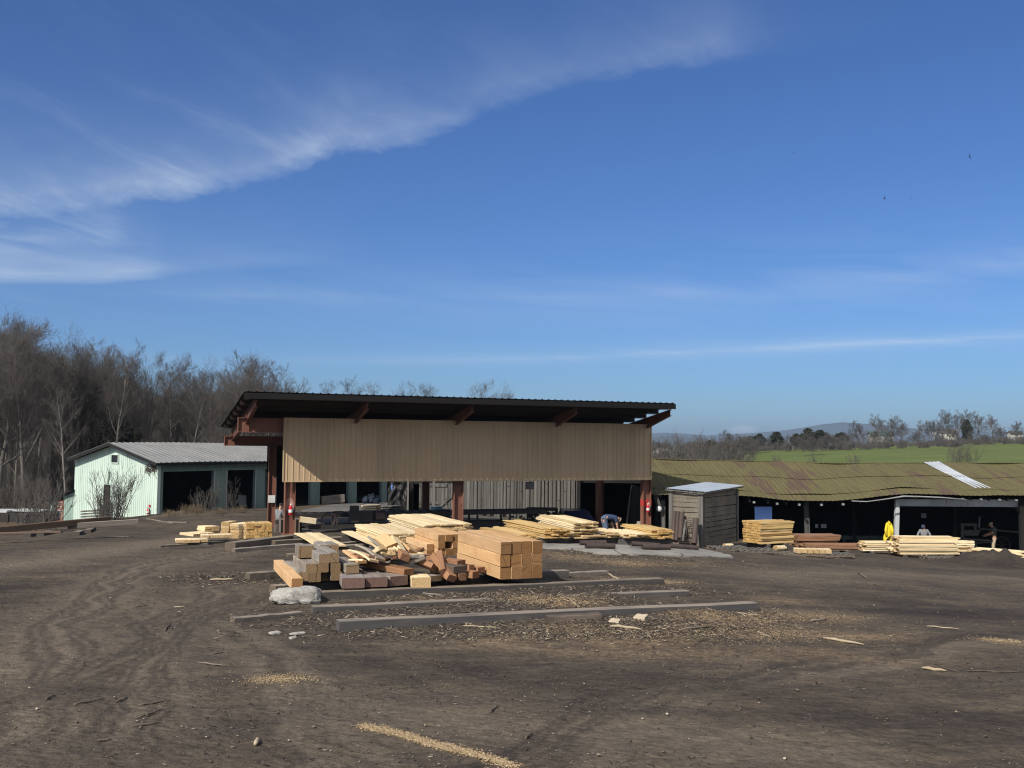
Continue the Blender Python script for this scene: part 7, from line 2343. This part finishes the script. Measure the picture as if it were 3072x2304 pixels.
# hedgerow brush
HB = [bush_grow(71, 60, 4.5, 5.0, .045, 6), bush_grow(72, 50, 3.2, 5.0, .04, 6)]
pl_ = []
for k in range(240):
    px = rf.uniform(1940, 3200)
    if px < 2160: d = rf.uniform(150, 420); b = P(px, 1350, d); zb = g(b.x, b.y); s = rf.uniform(.6, 1.0)
    else: d = rf.uniform(330, 420); zb = P(px, float(np.interp(px, [2200, 2500, 2800, 3072, 3200], [1354, 1349, 1344, 1333, 1330])), d).z; b = P(px, 1340, d); s = rf.uniform(.4, .72)
    pl_.append((b.x, b.y, zb, s, rf.uniform(0, 6.28), rf.choice([0, 1])))
o = scatter_mesh('hedgerow', HB, pl_, 'twig'); tag(o, 'leafless brush of the hedgerow and lowland beyond the field', 'hedgerow', kind='stuff')
pl_ = []
for k in range(170):
    px = rf.uniform(1900, 2700); d = rf.uniform(420, 1100); b = P(px, 1340, d); zb = P(px, float(np.interp(d, [420, 1100], [1352, 1322])), d).z
    s = rf.uniform(.7, 1.1); zb = P(px, rf.uniform(1328, 1344), d).z - 11.5 * s; pl_.append((b.x, b.y, zb, s, rf.uniform(0, 6.28), rf.choice([0, 1, 2])))
o = scatter_mesh('lowland_wood', FARW, pl_, 'twig'); tag(o, 'far lowland wood of leafless trees right of the shed', 'wood', kind='stuff')
# cedars
cg = Grow()
for sd_, ox, oz, rr_ in ((81, 0, 3.4, 2.2), (82, 1.3, 4.6, 1.7), (83, -1.2, 5.2, 1.6), (84, .2, 6.4, 1.1), (85, -.6, 2.2, 1.9)):
    q_ = leaf_clumps(sd_, 190, rr_, .45, .85)
    b_ = cg.n; cg.v += [(x + ox, y, z + oz) for x, y, z in q_.v]; cg.f += [tuple(b_ + i for i in f) for f in q_.f]; cg.n += q_.n
CED = cg.mesh('foliage', 'evergreen')
mbt = MB(); mbt.tube([(0, 0, -.3), (0, 0, 6.5)], [.2, .05], 7)
ctr = bpy.data.meshes.new('trunk'); ctr.from_pydata(mbt.v, [], mbt.f); ctr.materials.append(M['trunkbark'])
for k, (px, top, d, s) in enumerate(((2278, 1296, 360, 1.0), (2330, 1290, 365, 1.2), (2425, 1278, 370, 1.3), (2462, 1284, 372, 1.1), (2130, 1318, 300, .8), (2250, 1304, 350, .9), (2525, 1292, 372, .9), (2902, 1250, 418, 1.0), (2515, 1296, 360, .9), (2390, 1296, 368, .9))):
    b = P(px, 1350, d); zb = P(px, 1350, d).z; H = P(px, top, d).z - zb
    e = empty('cedar_tree', (b.x, b.y, zb), k, f"dark evergreen cedar, {ORD[k]} listed in the hedgerow" if False else f"dark evergreen cedar in the far hedgerow, {ORD[[4, 5, 0, 1, 6, 8, 7, 3, 2, 9].index(k)] if False else ORD[sorted([2278, 2330, 2425, 2462, 2130, 2250, 2525, 2902, 2515, 2390]).index(px)]} from the left", 'tree', 'dark cedars in the far hedgerow')
    e.scale = (s * (.8 + .1 * (k % 4)), s, H / 8.2); link('foliage', CED, e); link('trunk', ctr, e)
# low scrub behind the mossy ridge
LS = bush_grow(91, 30, 3.6, 3.4, .014, 5); lsm = LS.mesh('stems', 'twig')
for k, (px, d, s) in enumerate(((2330, 110, .35), (2440, 112, .38), (2560, 110, .38), (2868, 105, .62), (2905, 106, .7), (2200, 100, .5), (2120, 98, .8), (2040, 96, .8), (2165, 120, .8), (2090, 125, .9), (1990, 118, .8), (2250, 118, .35))):
    b = P(px, 1390, d); zb = P(px, 1400 if px > 2250 else 1392, d).z
    e = empty('bare_shrub', (b.x, b.y, zb), k, f"leafless shrub behind the mossy roof ridge, {ORD[sorted([2330, 2440, 2560, 2868, 2905, 2200, 2120, 2040, 2165, 2090, 1990, 2250]).index(px)]} from the left", 'shrub', 'leafless shrubs behind the mossy ridge'); e.scale = (s, s, s); link('stems', lsm, e)


# houses on the hill
def house(label, px, base, d, w_, dep, h, rise, wall, roof, rz=0, nwin=2, name='house'):
    b = P(px, base, d)
    e = empty(name, b, rz, label, 'house')
    mb = MB(); x, y = w_ / 2, dep / 2
    mb.hexa([(-x, -y, -14), (x, -y, -14), (x, y, -14), (-x, y, -14), (-x, -y, h), (x, -y, h), (x, y, h), (-x, y, h)])
    mb.add([(-x, -y, h), (-x, y, h), (-x, 0, h + rise - .05)], [(0, 1, 2)]); mb.add([(x, -y, h), (x, y, h), (x, 0, h + rise - .05)], [(2, 1, 0)])
    lbuild(mb, 'wall', wall, e)
    mb = MB()
    for s in (-1, 1):
        mb.hexa([(-x - .4, s * (y + .5), h - .1), (x + .4, s * (y + .5), h - .1), (x + .4, 0, h + rise), (-x - .4, 0, h + rise), (-x - .4, s * (y + .5), h + .1), (x + .4, s * (y + .5), h + .1), (x + .4, 0, h + rise + .2), (-x - .4, 0, h + rise + .2)])
    lbuild(mb, 'roof', roof, e)
    for k in range(nwin):
        mb = MB(); mb.box((-x + w_ * (k + .5) / nwin, -y - .03, h * .55), (.7, .08, h * .4)); lbuild(mb, 'window', 'glass', e)
    return e


house('long building with green metal roof and pale wall on the hill', 2642, 1317, 440, 9.5, 7, 1.6, 1.5, 'housewall', 'greenroof', R(-8), 0)
house('white house with dark roof under the tallest trees', 2842, 1312, 450, 6.5, 5, 2.0, 1.4, 'housewall', 'houseroof', R(-20), 3)
house('small pale shed near the right edge of the hill', 3045, 1312, 455, 5, 4, 1.6, 1.0, 'housewall', 'houseroof', R(0), 1)
wt = P(2800, 1312, 395); mb = MB()
e = empty('satellite_dish', P(2803, 1299, 449), 0, 'round white dish beside the white house on the hill', 'dish')
mb.tube([(0, 0, 0), (0, -.15, 0), (0, -.3, 0)], [.3, .8, 1.05], 18); lbuild(mb, 'dish', 'white', e)
mb = MB(); mb.tube([(0, 0, -10), (0, 0, 0)], .15, 8); lbuild(mb, 'mast', 'whitemetal', e)
# white blossoming bush at the left foot of the view
bl = leaf_clumps(95, 420, 3.0, .22, .6); bm_ = bl.mesh('blossom', 'housewall')
b = P(1990, 1368, 230); e = empty('blossom_bush', b, 0, 'white blossoming bush beside the shed corner in the lowland', 'bush'); link('blossom', bm_, e); mbx = MB(); mbx.tube([(0, 0, -2.5), (0, 0, 1)], [.15, .06], 6); lbuild(mbx, 'stem', 'trunkbark', e)

# mountains
def ridge(name, label, pts, d, depth, mat='hillwood'):
    xs = np.linspace(pts[0][0], pts[-1][0], 160)
    ys = np.interp(xs, [p[0] for p in pts], [p[1] for p in pts]) + 1.6 * (fbm(xs * .03, xs * 0, 5, 4) - .5) * 2
    vs, fs = [], []
    n = len(xs)
    for dd, kz in ((d - depth, None), (d - depth * .45, .55), (d, 1.0), (d + depth * .8, None)):
        for x, y in zip(xs, ys):
            p = P(x, y, d); zb = -60
            sc = dd / d
            z = zb if kz is None else zb + (p.z - zb) * kz
            vs.append((p.x * sc, dd, z))
    for j in range(3):
        for i in range(n - 1): fs.append((j * n + i, j * n + i + 1, (j + 1) * n + i + 1, (j + 1) * n + i))
    o = MB().add(vs, fs).build(name, M[mat], smooth_=True)
    return tag(o, label, kind='structure')


ridge('hills', 'long low blue ridge on the horizon', [(1500, 1318), (1900, 1303), (1990, 1299), (2050, 1301), (2120, 1306), (2240, 1300), (2330, 1294), (2400, 1284), (2460, 1274), (2520, 1268), (2570, 1269), (2640, 1275), (2800, 1290), (3300, 1306)], 8000, 2200)
ridge('hills', 'nearer low blue rise on the horizon', [(1500, 1322), (1950, 1312), (2020, 1309), (2080, 1311), (2180, 1318), (2400, 1322), (3300, 1330)], 5500, 1100)

# far air
hz = material('haze_air')
pv = hz.n('ShaderNodeVolumePrincipled', {'Color': (.60, .78, 1.0), 'Density': 1.2e-4, 'Anisotropy': .25})
hz.n('ShaderNodeOutputMaterial', {1: pv.outputs[0]})
M['haze'] = hz.mat
mb = MB(); mb.box((0, 0, 10), (24000, 24000, 260)); tag(mb.build('haze', M['haze']), 'thin blue air between the yard and the hills', kind='stuff')

# ------------------------------------------------------------------ birds
for k, (px, py, d, s, an) in enumerate(((2380, 459, 150, 1.0, .5), (2908, 470, 140, 1.0, 1.2), (2653, 595, 150, 1.0, -.9), (2732, 596, 190, .9, .8), (2770, 713, 160, .8, 1.0))):
    b = P(px, py, d)
    lab = ['black bird soaring highest, left of the others in the sky', 'black bird soaring at far right of the sky', 'black bird banking left of the middle pair in the sky', 'tiny faint black bird right of the banking one', 'lowest black bird of the flock in the sky'][k]
    e = empty('bird', b, 0, lab, 'bird', 'black birds soaring in the blue sky'); s *= .48; e.rotation_euler = (R(20), an, rnd.uniform(-1, 1)); e.scale = (s, s, s)
    mb = MB(); mb.tube([(0, -.38, 0), (0, -.2, .02), (0, .05, .03), (0, .24, .02), (0, .36, 0)], [.02, .08, .11, .06, .02], 8); lbuild(mb, 'body', 'birdblack', e, True)
    for sg in (-1, 1):
        mb = MB(); mb.hexa([(0, -.12, .0), (sg * .5, -.10, .16), (sg * .5, .12, .16), (0, .14, 0), (0, -.12, .03), (sg * .5, -.10, .18), (sg * .5, .12, .18), (0, .14, .03)])
        mb.hexa([(sg * .5, -.10, .16), (sg * .9, -.14, .24), (sg * .88, .02, .24), (sg * .5, .12, .16), (sg * .5, -.10, .18), (sg * .9, -.14, .25), (sg * .88, .02, .25), (sg * .5, .12, .18)]); lbuild(mb, 'wing', 'birdblack', e)
    mb = MB(); mb.hexa([(-.04, -.35, 0), (.04, -.35, 0), (.1, -.58, 0), (-.1, -.58, 0), (-.04, -.35, .02), (.04, -.35, .02), (.1, -.58, .02), (-.1, -.58, .02)]); lbuild(mb, 'tail', 'birdblack', e)

# ------------------------------------------------------------------ litter on the ground
rl = np.random.default_rng(3)


def litter(name, label, n, xy, lens, wids, mat, thick=.006, tilt=.25):
    """thin slivers scattered on the dirt; one mesh"""
    x, y = xy
    z = gz(x, y)
    L = rl.uniform(*lens, n) * rl.uniform(.5, 1, n); W = rl.uniform(*wids, n)
    a = rl.uniform(0, math.pi, n)
    tz = rl.normal(0, tilt, n) * L * .5
    c, s = np.cos(a), np.sin(a)
    vs = np.empty((n, 8, 3))
    k = 0
    for tz_s in (0, 1):
        for u, v in ((-.5, -.5), (.5, -.35), (.5, .35), (-.5, .5)):
            px = u * L; py = v * W
            vs[:, k, 0] = x + px * c - py * s; vs[:, k, 1] = y + px * s + py * c
            vs[:, k, 2] = z + .012 + u * 2 * np.abs(tz) * .5 + tz_s * np.minimum(thick, W * .5) + np.abs(tz) * .35
            k += 1
    f = np.array([(3, 2, 1, 0), (4, 5, 6, 7), (0, 1, 5, 4), (1, 2, 6, 5), (2, 3, 7, 6), (3, 0, 4, 7)])
    F_ = (f[None] + (np.arange(n) * 8)[:, None, None]).reshape(-1, 4)
    me = bpy.data.meshes.new(name)
    Vv = vs.reshape(-1, 3)
    me.vertices.add(len(Vv)); me.vertices.foreach_set('co', Vv.astype(np.float32).ravel())
    me.loops.add(len(F_) * 4); me.loops.foreach_set('vertex_index', F_.astype(np.int32).ravel())
    me.polygons.add(len(F_)); me.polygons.foreach_set('loop_start', np.arange(0, len(F_) * 4, 4, dtype=np.int32))
    me.update(calc_edges=True)
    at = me.attributes.new('tone', 'FLOAT', 'FACE'); at.data.foreach_set('value', np.repeat(rl.random(n), 6).astype(np.float32))
    me.materials.append(M[mat])
    return tag(link(name, me), label, name.replace('_', ' '), kind='stuff')


def litter_mat(name, stops):
    t = material(name)
    a = t.n('ShaderNodeAttribute', attribute_name='tone').outputs['Fac']
    return finish(t, t.ramp(a, stops), .9, 0, None, .15)


M['chip'] = litter_mat('wood_chip', [(0, (.05, .04, .035)), (.45, (.10, .08, .065)), (.75, (.17, .14, .105)), (.93, (.30, .245, .175)), (1, (.5, .42, .32))])
M['chip_dark'] = litter_mat('bark_chip', [(0, (.025, .02, .018)), (.6, (.06, .047, .04)), (1, (.13, .10, .08))])
M['chip_pale'] = litter_mat('pale_chip', [(0, (.22, .15, .085)), (.5, (.36, .26, .15)), (1, (.58, .46, .29))])


def yard_xy(n, y0=9.5, y1=44, pw=1.0):
    """world points over the visible yard, thinning with distance"""
    r = y0 * (y1 / y0) ** (rl.random(n) ** pw)
    a = rl.uniform(-R(29), R(30), n)
    return r * np.sin(a), r * np.cos(a)


n = 22000; x, y = yard_xy(n)
k = fbm(x * .5, y * .5, 61) + .25 * vnoise(x * 2, y * 2, 62) > rl.uniform(.35, .8, n)
x, y = x[k], y[k]
litter('wood_litter', 'fine splinters and chips trodden into the yard dirt', len(x), (x, y), (.012, .06), (.003, .010), 'chip', tilt=.12)
n = 4500; x, y = yard_xy(n)
k = fbm(x * .6 + 9, y * .6, 63) > rl.uniform(.4, .65, n); x, y = x[k], y[k]
litter('bark_litter', 'dark bark shreds trodden into the yard dirt', len(x), (x, y), (.02, .10), (.004, .014), 'chip_dark', tilt=.15)
# heaped bark and splinters between the ties
xs, ys = [], []
for a, b, sx_, sy_, m_ in ((1450, 1815, 2.0, .5, 900), (1700, 1800, 1.5, .5, 800), (1250, 1850, 1.6, .4, 700), (1850, 1870, 1.5, .5, 700), (2000, 1880, 1.2, .4, 700), (1650, 1905, 1.8, .35, 800), (1350, 1790, 1.0, .4, 500), (1950, 1770, 1.1, .5, 500), (2150, 1840, 1.0, .6, 500), (1500, 1760, 1.2, .4, 400), (1100, 1875, 1.0, .3, 300), (690, 1735, 1.0, .6, 500), (1860, 1668, 2.0, .8, 700), (1250, 1905, 1.4, .4, 300)):
    p = G(a, b); xs.append(rl.normal(p.x, sx_, m_)); ys.append(rl.normal(p.y, sy_, m_))
x, y = np.concatenate(xs), np.concatenate(ys)
litter('splinter_heap', 'heaped splinters and bark strips between the ties', len(x), (x, y), (.04, .22), (.006, .020), 'chip', tilt=.3)
k = rl.random(len(x)) < .30; x, y = x[k] + rl.normal(0, .12, k.sum()), y[k] + rl.normal(0, .12, k.sum())
litter('bark_heap', 'dark bark strips and soil crumbs heaped between the ties', len(x), (x, y), (.03, .15), (.006, .018), 'chip_dark', thick=.012, tilt=.3)
xs, ys = [], []
for a, b, sx_, sy_, m_ in ((1640, 1800, .6, .3, 2600), (1940, 1745, .7, .3, 1300), (2170, 1850, .8, .5, 1400), (1930, 1900, 1.3, .4, 1800), (2250, 1895, 1.1, .5, 1500), (835, 2040, .25, .15, 700), (3020, 1925, .3, .2, 500), (1880, 1690, .8, .5, 900), (2430, 1850, .9, .4, 600)):
    p = G(a, b); xs.append(rl.normal(p.x, sx_, m_)); ys.append(rl.normal(p.y, sy_, m_))
pp = [G(1090, 2182), G(1230, 2212), G(1360, 2252), G(1540, 2302)]
for a, b in zip(pp[:-1], pp[1:]):
    t_ = rl.random(1500); xs.append(a.x + (b.x - a.x) * t_ + rl.normal(0, .055, 1500)); ys.append(a.y + (b.y - a.y) * t_ + rl.normal(0, .055, 1500))
x, y = np.concatenate(xs), np.concatenate(ys)
litter('sawdust', 'pale sawdust and shavings spilled on the dirt', len(x), (x, y), (.010, .034), (.004, .012), 'chip_pale', tilt=.2)
# pebbles
n = 500; x, y = yard_xy(n, 9.5, 40)
me_n = litter('gravel', 'small pale stones scattered in the dirt', n, (x, y), (.012, .05), (.012, .04), 'chip', thick=.03, tilt=.1)
# single sticks
M['stick'] = dirty('stick_wood', (.12, .095, .075), (.06, .048, .04), 6, .9)
M['stickpale'] = dirty('pale_stick_wood', (.42, .34, .24), (.28, .22, .15), 6, .9)
STK = [((412, 2121), (490, 2108), 1, 'dark'), ((410, 2160), (490, 2133), 1, 'dark'), ((345, 2113), (380, 2096), 1, 'dark'), ((220, 2118), (315, 2100), 1, 'dark'), ((136, 2105), (166, 2090), 1, 'dark'), ((402, 2183), (475, 2172), 1, 'dark'), ((636, 1965), (670, 1960), 1, 'dark'), ((495, 1895), (512, 1872), 1, 'dark'),
       ((403, 1824), (440, 1819), 1, 'dark'), ((290, 2228), (335, 2222), 1, 'dark'), ((1468, 2143), (1495, 2122), 1, 'dark'), ((1576, 2225), (1598, 2205), 1, 'dark'), ((2766, 2008), (2840, 2018), 2, 'pale'), ((2805, 1995), (2878, 2020), 1, 'dark'), ((2900, 2016), (3070, 2020), 1, 'dark'), ((2470, 1918), (2592, 1938), 2, 'pale'),
       ((2575, 1722), (2600, 1738), 2, 'grey'), ((2620, 1755), (2662, 1768), 1, 'dark'), ((1822, 1723), (1862, 1744), 2, 'pale'), ((2036, 1896), (2125, 1886), 2, 'grey'), ((1830, 1882), (1925, 1892), 2, 'pale'), ((2205, 1840), (2285, 1848), 1, 'pale'), ((1385, 1880), (1505, 1888), 1, 'pale'), ((1240, 1782), (1330, 1790), 2, 'grey'),
       ((1700, 1792), (1735, 1824), 1, 'pale'), ((1210, 1790), (1310, 1770), 1, 'grey'), ((2780, 1880), (2880, 1890), 1, 'pale'), ((2385, 2072), (2400, 2076), 1, 'grey'), ((630, 1742), (705, 1740), 2, 'pale'), ((522, 1823), (558, 1822), 1, 'pale'), ((595, 1992), (675, 2002), 1, 'grey'), ((765, 2244), (772, 2228), 2, 'pale'), ((2430, 1868), (2480, 1864), 2, 'grey')]
for k, (p0, p1, wd, tone) in enumerate(STK):
    a, b = G(*p0), G(*p1)
    th = .014 if wd == 1 else .028
    q = a.lerp(b, .5) + V((rnd.uniform(-.03, .03), rnd.uniform(-.03, .03), 0)); q.z = g(q.x, q.y)
    for p in (a, q, b): p.z += th * .9
    mb = MB(); mb.tube([a, a.lerp(q, .5) + V((0, 0, .01)), q, q.lerp(b, .5) + V((0, 0, .008)), b], [th * .6, th, th * .9, th * .8, th * .35], 6)
    near = 'near the bottom of the yard' if p0[1] > 2080 else 'in the middle of the yard' if p0[1] > 1850 else 'beside the ties' if p0[0] < 1760 and p0[0] > 1100 else 'on the right of the yard' if p0[0] > 1760 else 'on the left of the yard'
    same = sorted([s_ for s_ in STK if s_[3] == tone and ((s_[0][1] > 2080) == (p0[1] > 2080)) and (near == ('near the bottom of the yard' if s_[0][1] > 2080 else 'in the middle of the yard' if s_[0][1] > 1850 else 'beside the ties' if s_[0][0] < 1760 and s_[0][0] > 1100 else 'on the right of the yard' if s_[0][0] > 1760 else 'on the left of the yard'))])
    lab = f"{tone} stick {near}, {ORD[same.index((p0, p1, wd, tone))]} from the left"
    tag(mb.build('stick', M['stick' if tone == 'dark' else 'stickpale' if tone == 'pale' else 'skid'], smooth_=True, loc=a), lab, 'stick', 'loose sticks on the yard')
print('boards', NB[0], 'objects', len(bpy.data.objects))
